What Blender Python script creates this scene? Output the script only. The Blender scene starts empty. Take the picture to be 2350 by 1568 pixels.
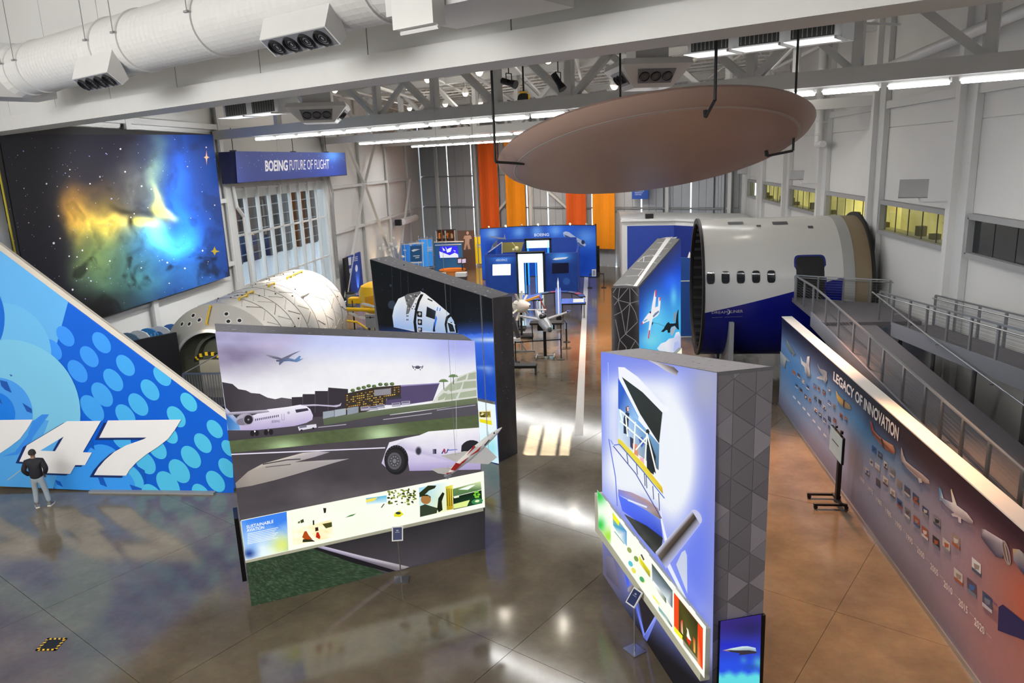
import bpy, math, random
import numpy as np
from mathutils import Matrix, Vector
S = bpy.context.scene
COL = S.collection
R = math.radians
rnd = random.Random(7)
# ---------------------------------------------------------------- camera (surveyed from the photograph's vanishing points)
F = 1734.4; PITCH = 0.235667; ROLL = -0.0411476; YAW = 0.122352; H = 9.3
_ri = np.array([1., 0, 0]); _up = np.array([0, math.sin(PITCH), math.cos(PITCH)]); _fw = np.array([0, math.cos(PITCH), -math.sin(PITCH)])
_r = _ri * math.cos(ROLL) + _up * math.sin(ROLL); _u = -_ri * math.sin(ROLL) + _up * math.cos(ROLL)
_Z = np.array([[math.cos(YAW), -math.sin(YAW), 0], [math.sin(YAW), math.cos(YAW), 0], [0, 0, 1]])
CR, CU, CW = _Z @ _r, _Z @ _u, _Z @ _fw
CC = np.array([0, 0, H])
cam_d = bpy.data.cameras.new('camera'); cam = bpy.data.objects.new('camera', cam_d); COL.objects.link(cam)
cam_d.sensor_width = 36.0; cam_d.lens = 36.0 * F / 2350.0; cam_d.clip_start = .1; cam_d.clip_end = 500
cam.matrix_world = Matrix(((CR[0], CU[0], -CW[0], 0), (CR[1], CU[1], -CW[1], 0), (CR[2], CU[2], -CW[2], H), (0, 0, 0, 1)))
S.camera = cam
S.view_settings.view_transform = 'Standard'; S.view_settings.look = 'None'
S.view_settings.gamma = 1.0; S.view_settings.use_curve_mapping = False
S.view_settings.exposure = 0.0
S.cycles.use_denoising = True
S.cycles.max_bounces = 6; S.cycles.diffuse_bounces = 3; S.cycles.glossy_bounces = 3; S.cycles.sample_clamp_indirect = 6.0
# world: soft daylight outside, entering by the glazed left wall and the sun opening
wd = bpy.data.worlds.new('world'); S.world = wd; wd.use_nodes = True
wd.node_tree.nodes['Background'].inputs[0].default_value = (.85, .92, 1.0, 1); wd.node_tree.nodes['Background'].inputs[1].default_value = 5.0

def aim(o, p, q):
    d = Vector(q) - Vector(p); o.location = p; o.rotation_euler = d.to_track_quat('-Z', 'Y').to_euler()
def area(name, p, q, sx, sy, w, c=(1, 1, 1), spread=180):
    l = bpy.data.lights.new(name, 'AREA'); l.shape = 'RECTANGLE'; l.size = sx; l.size_y = sy; l.energy = w; l.color = c; l.spread = R(spread)
    o = bpy.data.objects.new(name, l); COL.objects.link(o); aim(o, p, q); return o
def spot(name, p, q, w, ang, c=(1, 1, 1), blend=.6, rad=.15):
    l = bpy.data.lights.new(name, 'SPOT'); l.energy = w; l.spot_size = R(ang); l.spot_blend = blend; l.color = c; l.shadow_soft_size = rad
    o = bpy.data.objects.new(name, l); COL.objects.link(o); aim(o, p, q); return o
TD = np.array([math.cos(R(-31)), math.sin(R(-31)), 0]); TN = np.array([math.sin(R(31)), math.cos(R(31)), 0])   # truss direction and its normal
def tp(c, x, z):                       # point of the truss line TN.p = c at a given x
    return np.array([x, (c - TN[0] * x) / TN[1], z])
TRUSS_C = (20.8, 33.0, 45.2)
SUN = True
def strip_light(name, c, x0, x1, w, col=(1, .99, .96)):
    p = (tp(c, x0, 10.58) + tp(c, x1, 10.58)) / 2
    l = bpy.data.lights.new(name, 'AREA'); l.shape = 'RECTANGLE'; l.size = float(np.linalg.norm(tp(c, x0, 0) - tp(c, x1, 0))); l.size_y = .3; l.energy = w; l.color = col
    o = bpy.data.objects.new(name, l); COL.objects.link(o); o.location = p; o.rotation_euler = (0, 0, R(-31)); return o
sl = bpy.data.lights.new('sun', 'SUN'); sl.energy = 42; sl.angle = R(.2); sl.color = (1, .97, .9); so = bpy.data.objects.new('sun', sl); COL.objects.link(so); so.rotation_euler = Vector((-12.9, 12.0, -13.0)).to_track_quat('-Z', 'Y').to_euler()
spot('banner_spot', (-6, 60, 10.4), (-7.5, 70.6, 6), 1600, 70, (1, .8, .6), .9)  # added lamps that brighten the far banners
spot('banner_spot', (1, 57, 10.4), (0, 66, 6), 1600, 70, (1, .8, .6), .9)
spot('hatch_lamp', (-13.4, 23.4, 4.2), (-13.3, 25, 2.4), 60, 80, (1, .9, .7), .6)  # added lamp, lightens the dark hatch
strip_light('truss_lamps', TRUSS_C[0], -15.5, 5.5, 520)
strip_light('truss_lamps', TRUSS_C[1], -16, 5, 900)
strip_light('truss_lamps', TRUSS_C[2], -16, 5, 1000)
area('window_daylight', (-13.5, -4.2, 12.2), (-12, 12, 11.9), 14, 3.6, 3000, (1, .99, .97))  # added area lamps stand in for unseen windows; the walls there are closed
area('window_daylight', (-21, 4, 8), (-6, 16, 4), 14, 8, 330, (1, .97, .92))
area('hall_lamps', (-6, 6.5, 10.5), (-6, 8.5, 0), 12, 1.0, 330, (1, .97, .92))  # unseen area lamp added for brightness in the near hall
spot('fin_spot', (-10, 9.5, 10.2), (-15, 19.8, 2.6), 2300, 62, (1, .99, .97))
spot('fin_spot', (-5.5, 10.5, 10.2), (-13, 19.6, 3.2), 1300, 50, (1, .99, .97))
spot('mural_spot', (-11.5, 26, 10.0), (-18, 27.5, 7.6), 1350, 88, (1, 1, 1))
spot('mural_spot', (-11.5, 31, 10.0), (-18, 31.5, 7.6), 900, 84, (1, 1, 1))
spot('module_spot', (-10.0, 30.5, 10.1), (-12.7, 30.4, 4.0), 9000, 36, (1, .86, .74), .9)
spot('module_spot', (-10.6, 34.0, 10.1), (-13.2, 32.6, 4.2), 6500, 34, (1, .88, .78), .9)
spot('warm_spot', (5.6, 24.5, 10.4), (4.9, 21.6, 0), 10500, 46, (1, .46, .24), .9)
spot('warm_spot', (5.7, 17.5, 10.4), (5.0, 14.6, 0.0), 6500, 52, (1, .52, .26), .9)
spot('warm_spot', (4.4, 26.0, 10.2), (6.4, 24.0, 2.0), 1500, 60, (1, .84, .76), .9)
spot('warm_spot', (3.4, 10.6, 10.2), (6.4, 11.4, 1.0), 900, 60, (1, .56, .34), .9)
spot('warm_spot', (-2, 36, 10.2), (-2.2, 38, 0), 3600, 40, (1, .62, .5), .8)
spot('warm_spot', (3, 42, 10.2), (1.2, 37, 0), 6500, 46, (1, .48, .24), .9)
spot('warm_spot', (-9, 57, 10.2), (-9.6, 61, 0), 7000, 52, (1, .5, .2), .9)
spot('warm_spot', (-13, 45, 10.2), (-14.5, 45, 0), 5000, 50, (1, .6, .36), .9)
# ---------------------------------------------------------------- geometry helpers
def lin(c):
    c = c / 255.0
    return c / 12.92 if c <= .04045 else ((c + .055) / 1.055) ** 2.4
def rgb(c):
    if isinstance(c, str): c = (int(c[0:2], 16), int(c[2:4], 16), int(c[4:6], 16))
    return (lin(c[0]), lin(c[1]), lin(c[2]))
def ray(x, y): return CW + CR * (x - 1175) / F - CU * (y - 784) / F
def Z(x, y, z=0.0):
    d = ray(x, y); return CC + d * (z - H) / d[2]
def PL(x, y, P, n):
    d = ray(x, y); n = np.array(n, float); return CC + d * (np.dot(np.array(P, float) - CC, n) / np.dot(d, n))
def TC(x, y, c): return PL(x, y, TN * c, TN)
def HB(x, y, b):                         # height above a floor point
    d = ray(x, y); t = np.dot(d[:2], b[:2]) / np.dot(d[:2], d[:2]); return float((CC + d * t)[2])

class MB:
    def __init__(s): s.v = []; s.f = []; s.m = []; s.c = []
    def add(s, vs, fs, m=0, col=None):
        b = len(s.v); s.v += [tuple(map(float, p)) for p in vs]; s.f += [tuple(b + i for i in f) for f in fs]; s.m += [m] * len(fs)
        if col is None: s.c += [(1, 1, 1)] * len(vs)
        elif len(vs) and isinstance(col[0], (tuple, list, np.ndarray)): s.c += [tuple(col[min(len(col) - 1, i * len(col) // len(vs))]) for i in range(len(vs))]
        else: s.c += [tuple(col)] * len(vs)
        return s
    def box(s, c, d, rz=0, m=0, M=None):
        x, y, z = d[0] / 2, d[1] / 2, d[2] / 2; ca, sa = math.cos(rz), math.sin(rz)
        vs = []
        for k in range(8):
            px, py, pz = (x if k & 1 else -x), (y if k & 2 else -y), (z if k & 4 else -z)
            if M is not None:
                q = M @ Vector((px, py, pz)); vs.append((c[0] + q.x, c[1] + q.y, c[2] + q.z))
            else: vs.append((c[0] + px * ca - py * sa, c[1] + px * sa + py * ca, c[2] + pz))
        return s.add(vs, [(0, 2, 3, 1), (4, 5, 7, 6), (0, 1, 5, 4), (2, 6, 7, 3), (0, 4, 6, 2), (1, 3, 7, 5)], m)
    def bar(s, p, q, w, h=None, m=0, up=(0, 0, 1)):
        h = h or w; p = np.array(p, float); q = np.array(q, float); d = q - p; d /= np.linalg.norm(d)
        a = np.cross(d, up)
        if np.linalg.norm(a) < 1e-4: a = np.cross(d, (1, 0, 0))
        a /= np.linalg.norm(a); b = np.cross(a, d)
        vs = [e + a * i * w / 2 + b * j * h / 2 for e in (p, q) for i, j in ((-1, -1), (1, -1), (1, 1), (-1, 1))]
        return s.add(vs, [(3, 2, 1, 0), (4, 5, 6, 7), (0, 1, 5, 4), (1, 2, 6, 5), (2, 3, 7, 6), (3, 0, 4, 7)], m)
    def cyl(s, p, q, r, n=12, r2=None, m=0, cap=True):
        r2 = r if r2 is None else r2; p = np.array(p, float); q = np.array(q, float); d = q - p; d /= np.linalg.norm(d)
        a = np.cross(d, (0, 0, 1))
        if np.linalg.norm(a) < 1e-4: a = np.array((1., 0, 0))
        a /= np.linalg.norm(a); b = np.cross(d, a)
        vs = [e + (a * math.cos(2 * math.pi * k / n) + b * math.sin(2 * math.pi * k / n)) * rr for e, rr in ((p, r), (q, r2)) for k in range(n)]
        fs = [(k, k + n, (k + 1) % n + n, (k + 1) % n) for k in range(n)]
        if cap: fs += [tuple(range(n)), tuple(reversed(range(n, 2 * n)))]
        return s.add(vs, fs, m)
    def tube(s, pts, r, n=8, m=0):
        pts = [np.array(p, float) for p in pts]
        for i in range(len(pts) - 1): s.cyl(pts[i], pts[i + 1], r, n, m=m)
        return s
    def lathe(s, prof, o, ax=(0, 0, 1), n=32, m=0, a0=0, a1=2 * math.pi, cols=None):     # prof: (radius, along)
        ax = np.array(ax, float); ax /= np.linalg.norm(ax); o = np.array(o, float)
        a = np.cross(ax, (0, 0, 1))
        if np.linalg.norm(a) < 1e-3: a = np.array((1., 0, 0))
        a /= np.linalg.norm(a); b = np.cross(a, ax)
        full = abs(a1 - a0 - 2 * math.pi) < 1e-6; k_n = n if full else n + 1
        vs = []; cs = []
        for i, (r, t) in enumerate(prof):
            for k in range(k_n):
                g = a0 + (a1 - a0) * k / n; vs.append(o + ax * t + (a * math.cos(g) + b * math.sin(g)) * r); cs.append(cols[i] if cols else (1, 1, 1))
        fs = []
        for i in range(len(prof) - 1):
            for k in range(n):
                k2 = (k + 1) % k_n; fs.append((i * k_n + k, i * k_n + k2, (i + 1) * k_n + k2, (i + 1) * k_n + k))
        return s.add(vs, fs, m, cs)
    def prism(s, poly, vec, m=0):
        n = len(poly); P = [np.array(p, float) for p in poly]; vec = np.array(vec, float)
        return s.add(P + [p + vec for p in P], [tuple(range(n)), tuple(reversed(range(n, 2 * n)))] + [(k, k + n, (k + 1) % n + n, (k + 1) % n) for k in range(n)], m)
    def sphere(s, c, r, n=14, k=9, m=0, sc=(1, 1, 1)):
        vs = [(c[0] + r * sc[0] * math.sin(math.pi * i / k) * math.cos(2 * math.pi * j / n), c[1] + r * sc[1] * math.sin(math.pi * i / k) * math.sin(2 * math.pi * j / n), c[2] + r * sc[2] * math.cos(math.pi * i / k)) for i in range(k + 1) for j in range(n)]
        return s.add(vs, [(i * n + j, (i + 1) * n + j, (i + 1) * n + (j + 1) % n, i * n + (j + 1) % n) for i in range(k) for j in range(n)], m)
    def mesh(s, name, mats, smooth=False, col=False):
        me = bpy.data.meshes.new(name); me.from_pydata(s.v, [], s.f)
        for m in (mats if isinstance(mats, (list, tuple)) else [mats]): me.materials.append(m)
        if any(s.m): me.polygons.foreach_set('material_index', s.m)
        if smooth:
            me.polygons.foreach_set('use_smooth', [True] * len(me.polygons)); me.set_sharp_from_angle(angle=R(40))
        if col:
            at = me.color_attributes.new('Col', 'FLOAT_COLOR', 'POINT')
            a = np.ones((len(s.v), 4), np.float32); a[:, :3] = np.array(s.c, np.float32); at.data.foreach_set('color', a.ravel())
        me.update(); return me
WM = {}
def thing(name, label, cat, loc=(0, 0, 0), rz=0, group=None):
    o = bpy.data.objects.new(name, None); COL.objects.link(o); o.empty_display_size = .2
    o.location = tuple(map(float, loc)); o.rotation_euler = (0, 0, rz); WM[o] = Matrix.Translation(Vector(tuple(map(float, loc)))) @ Matrix.Rotation(rz, 4, 'Z')
    tag(o, label, cat, group); return o
def tag(o, label=None, cat=None, group=None, kind=None):
    if label: o['label'] = label
    if cat: o['category'] = cat
    if group: o['group'] = group
    if kind: o['kind'] = kind
    return o
def obj(name, mb, mat, parent=None, world=False, smooth=False, col=False, **kw):
    me = mb if isinstance(mb, bpy.types.Mesh) else mb.mesh(name, mat, smooth, col)
    o = bpy.data.objects.new(name, me); COL.objects.link(o)
    if parent is not None:
        o.parent = parent; pw = WM.get(parent, Matrix.Identity(4))
        if world: o.matrix_parent_inverse = pw.inverted(); WM[o] = Matrix.Identity(4)
        else: WM[o] = pw.copy()
    else: WM[o] = Matrix.Identity(4)
    return tag(o, **kw)
def copy_tree(o, loc=None, rz=None, parent=None, label=None, group=None):
    c = o.copy(); COL.objects.link(c)
    if parent is not None: c.parent = parent
    if loc is not None: c.location = tuple(map(float, loc))
    if rz is not None: c.rotation_euler = (0, 0, rz)
    if label: c['label'] = label
    if group: c['group'] = group
    for ch in list(o.children): copy_tree(ch, parent=c)
    return c
# ---------------------------------------------------------------- materials
MATS = {}
def mat(name, c, rough=.6, metal=0., spec=.5, var=.06, scale=3.0, bump=0., emit=0., bscale=30):
    if name in MATS: return MATS[name]
    m = bpy.data.materials.new(name); m.use_nodes = True; nt = m.node_tree; b = nt.nodes['Principled BSDF']
    c = rgb(c); b.inputs['Roughness'].default_value = rough; b.inputs['Metallic'].default_value = metal; b.inputs['Specular IOR Level'].default_value = spec
    co = nt.nodes.new('ShaderNodeTexCoord'); nz = nt.nodes.new('ShaderNodeTexNoise'); nz.inputs['Scale'].default_value = scale; nz.inputs['Detail'].default_value = 5
    nt.links.new(co.outputs['Object'], nz.inputs['Vector'])
    mx = nt.nodes.new('ShaderNodeMix'); mx.data_type = 'RGBA'
    mx.inputs['A'].default_value = (*[max(0, k * (1 - var)) for k in c], 1); mx.inputs['B'].default_value = (*[min(1, k * (1 + var)) for k in c], 1)
    nt.links.new(nz.outputs['Fac'], mx.inputs['Factor']); nt.links.new(mx.outputs['Result'], b.inputs['Base Color'])
    if bump:
        n2 = nt.nodes.new('ShaderNodeTexNoise'); n2.inputs['Scale'].default_value = bscale; nt.links.new(co.outputs['Object'], n2.inputs['Vector'])
        bp = nt.nodes.new('ShaderNodeBump'); bp.inputs['Strength'].default_value = bump; bp.inputs['Distance'].default_value = .02
        nt.links.new(n2.outputs['Fac'], bp.inputs['Height']); nt.links.new(bp.outputs['Normal'], b.inputs['Normal'])
    if emit:
        nt.links.new(mx.outputs['Result'], b.inputs['Emission Color']); b.inputs['Emission Strength'].default_value = emit
    MATS[name] = m; return m
def printmat(name, emit=0., diff=1., rough=.5, spec=.3, noise=0., nscale=4):
    """printed colour stored on the mesh; emit > 0 for back-lit fabric and screens"""
    if name in MATS: return MATS[name]
    m = bpy.data.materials.new(name); m.use_nodes = True; nt = m.node_tree; b = nt.nodes['Principled BSDF']
    a = nt.nodes.new('ShaderNodeVertexColor'); a.layer_name = 'Col'; src = a.outputs['Color']
    if noise:
        co = nt.nodes.new('ShaderNodeTexCoord'); nz = nt.nodes.new('ShaderNodeTexNoise'); nz.inputs['Scale'].default_value = nscale; nz.inputs['Detail'].default_value = 8
        nt.links.new(co.outputs['Object'], nz.inputs['Vector'])
        mr = nt.nodes.new('ShaderNodeMapRange'); mr.inputs['From Min'].default_value = .3; mr.inputs['From Max'].default_value = .7; mr.inputs['To Min'].default_value = 1 - noise; mr.inputs['To Max'].default_value = 1 + noise
        nt.links.new(nz.outputs['Fac'], mr.inputs['Value'])
        vm = nt.nodes.new('ShaderNodeVectorMath'); vm.operation = 'SCALE'; nt.links.new(src, vm.inputs[0]); nt.links.new(mr.outputs['Result'], vm.inputs['Scale']); src = vm.outputs['Vector']
    b.inputs['Roughness'].default_value = rough; b.inputs['Specular IOR Level'].default_value = spec
    if diff < 1:
        v2 = nt.nodes.new('ShaderNodeVectorMath'); v2.operation = 'SCALE'; v2.inputs['Scale'].default_value = diff; nt.links.new(src, v2.inputs[0]); nt.links.new(v2.outputs['Vector'], b.inputs['Base Color'])
    else: nt.links.new(src, b.inputs['Base Color'])
    if emit: nt.links.new(src, b.inputs['Emission Color']); b.inputs['Emission Strength'].default_value = emit
    MATS[name] = m; return m
WHITE = mat('white_paint', 'e6e6e4', .5, var=.03)
WALL = mat('wall_panel_white', 'dcdcda', .6, var=.03, scale=.8, bump=.05)
STEEL = mat('painted_steel', 'd2d3d2', .45, var=.04)
GREY = mat('grey_paint', '8d8f90', .5)
DGREY = mat('dark_grey', '4a4a4d', .6)
BLACK = mat('black_matte', '141416', .6)
BLACKG = mat('black_gloss', '0d0d10', .15)
CHROME = mat('brushed_metal', 'b0b2b4', .3, metal=.9)
RAIL = mat('rail_metal', '9a9c9e', .35, metal=.7)
GRAPHITE = mat('panel_edge_graphite', '77767c', .7, var=.18, scale=6)
TUBE = mat('fluorescent_tube', 'ffffff', .5, emit=14)
LAMP = mat('warm_lamp', 'ffe2b4', .5, emit=10)
BLUE = mat('exhibit_blue', '1c4fae', .45)
YELLOW = mat('yellow_paint', 'f2bf10', .35)
GLASS = mat('dark_glass', '20242a', .06, spec=.8)
SLIT = mat('daylight_slit', 'f2f8ff', .5, emit=1.6)
def fbm(x, y, o=4, seed=0):
    def h(i, j): 
        n = (i * 374761393 + j * 668265263 + seed * 1442695041) & 0xffffffff; n = ((n ^ (n >> 13)) * 1274126177) & 0xffffffff
        return ((n ^ (n >> 16)) & 0xffff) / 65535.0
    t = 0; a = .5
    for _ in range(o):
        i, j = math.floor(x), math.floor(y); u, v = x - i, y - j; u = u * u * (3 - 2 * u); v = v * v * (3 - 2 * v)
        t += a * ((h(i, j) * (1 - u) + h(i + 1, j) * u) * (1 - v) + (h(i, j + 1) * (1 - u) + h(i + 1, j + 1) * u) * v)
        a *= .5; x *= 2.03; y *= 2.03; seed += 1
    return t
def mixc(a, b, t):
    t = min(1, max(0, t)); return tuple(a[i] + (b[i] - a[i]) * t for i in range(3))
def blob(x, y, cx, cy, rx, ry, p=1.0): return math.exp(-(((x - cx) / rx) ** 2 + ((y - cy) / ry) ** 2) ** p)
_txt = {}
def text_geo(s, bold=0.0):
    if (s, bold) in _txt: return _txt[(s, bold)]
    cu = bpy.data.curves.new('lettering', 'FONT'); cu.body = s; cu.resolution_u = 3; cu.offset = bold
    o = bpy.data.objects.new('lettering', cu); COL.objects.link(o)
    dg = bpy.context.evaluated_depsgraph_get(); me = bpy.data.meshes.new_from_object(o.evaluated_get(dg))
    v = np.array([tuple(p.co)[:2] for p in me.vertices]); f = [tuple(p.vertices) for p in me.polygons]
    bpy.data.objects.remove(o); bpy.data.curves.remove(cu); bpy.data.meshes.remove(me)
    v = (v - v.min(0)) / (v.max(0) - v.min(0)); _txt[(s, bold)] = (v, f); return v, f
class Print:
    """flat print on a plane: shapes measured on the photograph, laid on the surface they are printed on"""
    def __init__(s, P, n, off=.004, step=.0025, fr=(0, 0, 1)):
        s.n = np.array(n, float); s.n /= np.linalg.norm(s.n)
        if np.dot(s.n, CC - np.array(P, float)) < 0: s.n = -s.n
        s.P = np.array(P, float); s.off = off; s.step = step; s.fr = fr; s.mb = MB(); s.k = 0; s.cnt = 0
    def pt(s, p, k):
        ox, oy, sc = s.fr; return PL(ox + p[0] * sc, oy + p[1] * sc, s.P + s.n * (s.off + s.step * k + s.cnt * 1.2e-5), s.n)
    def poly(s, pts, c, k=1):
        if len(pts) < 3: return s
        s.cnt += 1
        if len(pts) < 3: return s
        s.cnt += 1
        cs = [rgb(q) for q in c] if isinstance(c, list) else rgb(c); s.mb.add([s.pt(p, k) for p in pts], [tuple(range(len(pts)))], 0, cs); return s
    def quadg(s, q, nx, ny, fn, k=0):     # bilinear grid TL,TR,BR,BL with colour function of frame coordinates
        q = [np.array(p, float) for p in q]; vs = []; cs = []
        for j in range(ny + 1):
            for i in range(nx + 1):
                u, v = i / nx, j / ny; p = (q[0] * (1 - u) + q[1] * u) * (1 - v) + (q[3] * (1 - u) + q[2] * u) * v
                vs.append(s.pt(p, k)); cs.append(rgb(fn(p[0], p[1])))
        s.mb.add(vs, [(j * (nx + 1) + i, j * (nx + 1) + i + 1, (j + 1) * (nx + 1) + i + 1, (j + 1) * (nx + 1) + i) for j in range(ny) for i in range(nx)], 0, cs); return s
    def ell(s, cx, cy, a, b, c, rot=0, k=1, n=20, clip=None):
        ca, sa = math.cos(R(rot)), math.sin(R(rot)); pts = []
        for t in range(n):
            x, y = a * math.cos(2 * math.pi * t / n), b * math.sin(2 * math.pi * t / n); pts.append((cx + x * ca - y * sa, cy + x * sa + y * ca))
        if clip: pts = clip_poly(pts, clip)
        if len(pts) > 2: s.poly(pts, c, k)
        return s
    def line(s, pts, w, c, k=2):
        for a, b in zip(pts[:-1], pts[1:]):
            dx, dy = b[0] - a[0], b[1] - a[1]; l = math.hypot(dx, dy) or 1; nx, ny = -dy / l * w / 2, dx / l * w / 2
            s.poly([(a[0] + nx, a[1] + ny), (b[0] + nx, b[1] + ny), (b[0] - nx, b[1] - ny), (a[0] - nx, a[1] - ny)], c, k)
        return s
    def text(s, t, q, c, k=3, bold=0.0):
        v, f = text_geo(t, bold); q = [np.array(p, float) for p in q]
        P = [s.pt((q[0] * (1 - u) + q[1] * u) * w + (q[3] * (1 - u) + q[2] * u) * (1 - w), k) for u, w in v]
        s.mb.add(P, f, 0, rgb(c)); return s
    def build(s, name, m, parent=None, **kw): return obj(name, s.mb, m, parent, world=True, col=True, **kw)
def clip_poly(pts, clip):
    """Sutherland-Hodgman against a convex polygon"""
    A = sum(clip[i][0] * clip[(i + 1) % len(clip)][1] - clip[(i + 1) % len(clip)][0] * clip[i][1] for i in range(len(clip))); sg = 1 if A > 0 else -1
    for i in range(len(clip)):
        a, b = clip[i], clip[(i + 1) % len(clip)]; out = []
        ins = lambda p: sg * ((b[0] - a[0]) * (p[1] - a[1]) - (b[1] - a[1]) * (p[0] - a[0])) >= 0
        for j in range(len(pts)):
            p, q = pts[j], pts[(j + 1) % len(pts)]
            if ins(p): out.append(p)
            if ins(p) != ins(q):
                d1 = (b[0] - a[0]) * (p[1] - a[1]) - (b[1] - a[1]) * (p[0] - a[0]); d2 = (b[0] - a[0]) * (q[1] - a[1]) - (b[1] - a[1]) * (q[0] - a[0]); t = d1 / (d1 - d2)
                out.append((p[0] + (q[0] - p[0]) * t, p[1] + (q[1] - p[1]) * t))
        pts = out
        if not pts: return []
    return pts
# ================================================================ SETTING
XL, XRW, CF, ZR = -18.1, 10.9, 56.5, 14.6
def fy(x): return (CF - TN[0] * x) / TN[1]
ROOM = [(-22.5, -4.6), (XRW, -4.6), (XRW, fy(XRW)), (XL, fy(XL)), (XL, 20.85), (-22.5, 20.85)]
# floor: polished concrete cast in slabs with saw-cut joints
mfl = bpy.data.materials.new('polished_concrete'); mfl.use_nodes = True
nt = mfl.node_tree; b = nt.nodes['Principled BSDF']; co = nt.nodes.new('ShaderNodeTexCoord')
n1 = nt.nodes.new('ShaderNodeTexNoise'); n1.inputs['Scale'].default_value = .55; n1.inputs['Detail'].default_value = 8; n1.inputs['Roughness'].default_value = .65
n2 = nt.nodes.new('ShaderNodeTexNoise'); n2.inputs['Scale'].default_value = 9; n2.inputs['Detail'].default_value = 6
nt.links.new(co.outputs['Object'], n1.inputs['Vector']); nt.links.new(co.outputs['Object'], n2.inputs['Vector'])
rp = nt.nodes.new('ShaderNodeValToRGB'); rp.color_ramp.elements[0].position = .3; rp.color_ramp.elements[0].color = (*rgb('5d5447'), 1); rp.color_ramp.elements[1].position = .72; rp.color_ramp.elements[1].color = (*rgb('877a64'), 1)
nt.links.new(n1.outputs['Fac'], rp.inputs['Fac'])
mm = nt.nodes.new('ShaderNodeMix'); mm.data_type = 'RGBA'; mm.blend_type = 'MULTIPLY'; mm.inputs['Factor'].default_value = .25; nt.links.new(rp.outputs['Color'], mm.inputs['A']); nt.links.new(n2.outputs['Color'], mm.inputs['B'])
nt.links.new(mm.outputs['Result'], b.inputs['Base Color'])
mr = nt.nodes.new('ShaderNodeMapRange'); mr.inputs['To Min'].default_value = .06; mr.inputs['To Max'].default_value = .17; nt.links.new(n1.outputs['Fac'], mr.inputs['Value']); nt.links.new(mr.outputs['Result'], b.inputs['Roughness'])
b.inputs['Specular IOR Level'].default_value = .62
fb = MB(); fb.add([(x, y, -.03) for x, y in ROOM], [tuple(range(6))]); fb.add([(x, y, -.25) for x, y in ROOM], [tuple(reversed(range(6)))])
floor = obj('floor', fb, mat('joint_dark', '4a443b', .8), kind='structure')
u2 = (math.cos(R(-31)), math.sin(R(-31))); v2 = (-u2[1], u2[0]); SL = 4.75
conv = [(-22.5, -4.6), (XRW, -4.6), (XRW, fy(XRW)), (XL, fy(XL)), (-22.5, fy(XL))]
for i in range(-12, 10):
    for j in range(-4, 20):
        a0, b0 = i * SL + 1.34, j * SL + .55; g = .005
        q = [(a * u2[0] + c * v2[0], a * u2[1] + c * v2[1]) for a, c in ((a0 + g, b0 + g), (a0 + SL - g, b0 + g), (a0 + SL - g, b0 + SL - g), (a0 + g, b0 + SL - g))]
        q = clip_poly(q, conv)
        if len(q) < 3: continue
        if all(y > 20.85 and x < XL + .01 for x, y in q): continue
        q2 = [(max(x, XL) if y > 20.9 else x, y) for x, y in q]
        s_ = MB(); n = len(q2); s_.prism([(x, y, 0) for x, y in q2], (0, 0, -.03)); obj('slab', s_, mfl, floor)
# painted walkway line
ln = MB(); a, b2, c, d = Z(1318, 1000), Z(1338, 1000), Z(1350.5, 613), Z(1342.5, 613)
dirn = (d - a) / (d - a)[1]
ln.prism([tuple(a[:2]) + (.003,), tuple(b2[:2]) + (.003,), tuple((b2 + (c - b2))[:2]) + (.003,), tuple(d[:2]) + (.003,)], (0, 0, -.002))
obj('floor_line', ln, mat('line_paint', 'dcdad4', .35), floor)
# walls
def slab(name, boxes, m=WALL, **kw):
    mb = MB()
    for lo, hi in boxes: mb.box([(lo[k] + hi[k]) / 2 for k in range(3)], [hi[k] - lo[k] for k in range(3)])
    return obj(name, mb, m, kind='structure', **kw)
WY0, WY1, WZ0, WZ1 = 36.0, 48.75, .35, 8.5
wl = slab('wall_left', [((-18.5, 20.85, 0), (-18.14, WY0, ZR)), ((-18.5, WY0, WZ1), (-18.14, WY1, ZR)), ((-18.5, WY0, 0), (-18.14, WY1, WZ0)), ((-18.5, WY1, 0), (-18.14, fy(XL), ZR)), ((-22.5, 20.7, 0), (-18.14, 20.85, ZR))])
ys = [20.9, 28.1, 35.25, 42.3, 49.4, 56.5, 63.7, 70.8, fy(XL) - .4]; zs = [.02, 4.9, 7.92, 11.1, ZR - .02]
for y0, y1 in zip(ys[:-1], ys[1:]):
    for z0, z1 in zip(zs[:-1], zs[1:]):
        if 36 <= y0 < 49 or 36 < y1 < 49:
            if z1 < 8.6: continue
        p = MB(); p.box((-18.12, (y0 + y1) / 2, (z0 + z1) / 2), (.06, y1 - y0 - .05, z1 - z0 - .05)); obj('panel', p, WALL, wl)
for y in (21.0, 28.1, 35.25, 49.4, 56.5, 63.7, 70.8):
    p = MB(); p.box((-17.86, y, ZR / 2), (.1, .34, ZR)); p.box((-18.0, y, ZR / 2), (.3, .03, ZR)); obj('column', p, STEEL, wl)
for y0, y1 in ((20.9, 35.2), (49.4, 75.3)):
    for z in (4.94, 7.95): 
        p = MB(); p.box((-17.93, (y0 + y1) / 2, z), (.22, y1 - y0, .2)); obj('girt', p, STEEL, wl)
for y0, y1 in ((20.9, 35.2), (35.3, 75.3)):
    p = MB(); p.box((-17.93, (y0 + y1) / 2, 11.35), (.2, y1 - y0, .24)); obj('girt', p, STEEL, wl)
for (ya, za), (yb, zb) in (((56.3, 7.9), (50.0, .5)), ((56.7, 7.9), (63.3, .5)), ((56.3, 8.1), (50.5, 13)), ((56.7, 8.1), (62.5, 13)), ((70.6, 7.9), (64.2, .5))):
    p = MB(); p.bar((-17.62, ya, za), (-17.62, yb, zb), .16, .2, up=(1, 0, 0)); obj('brace', p, STEEL, wl)
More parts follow.
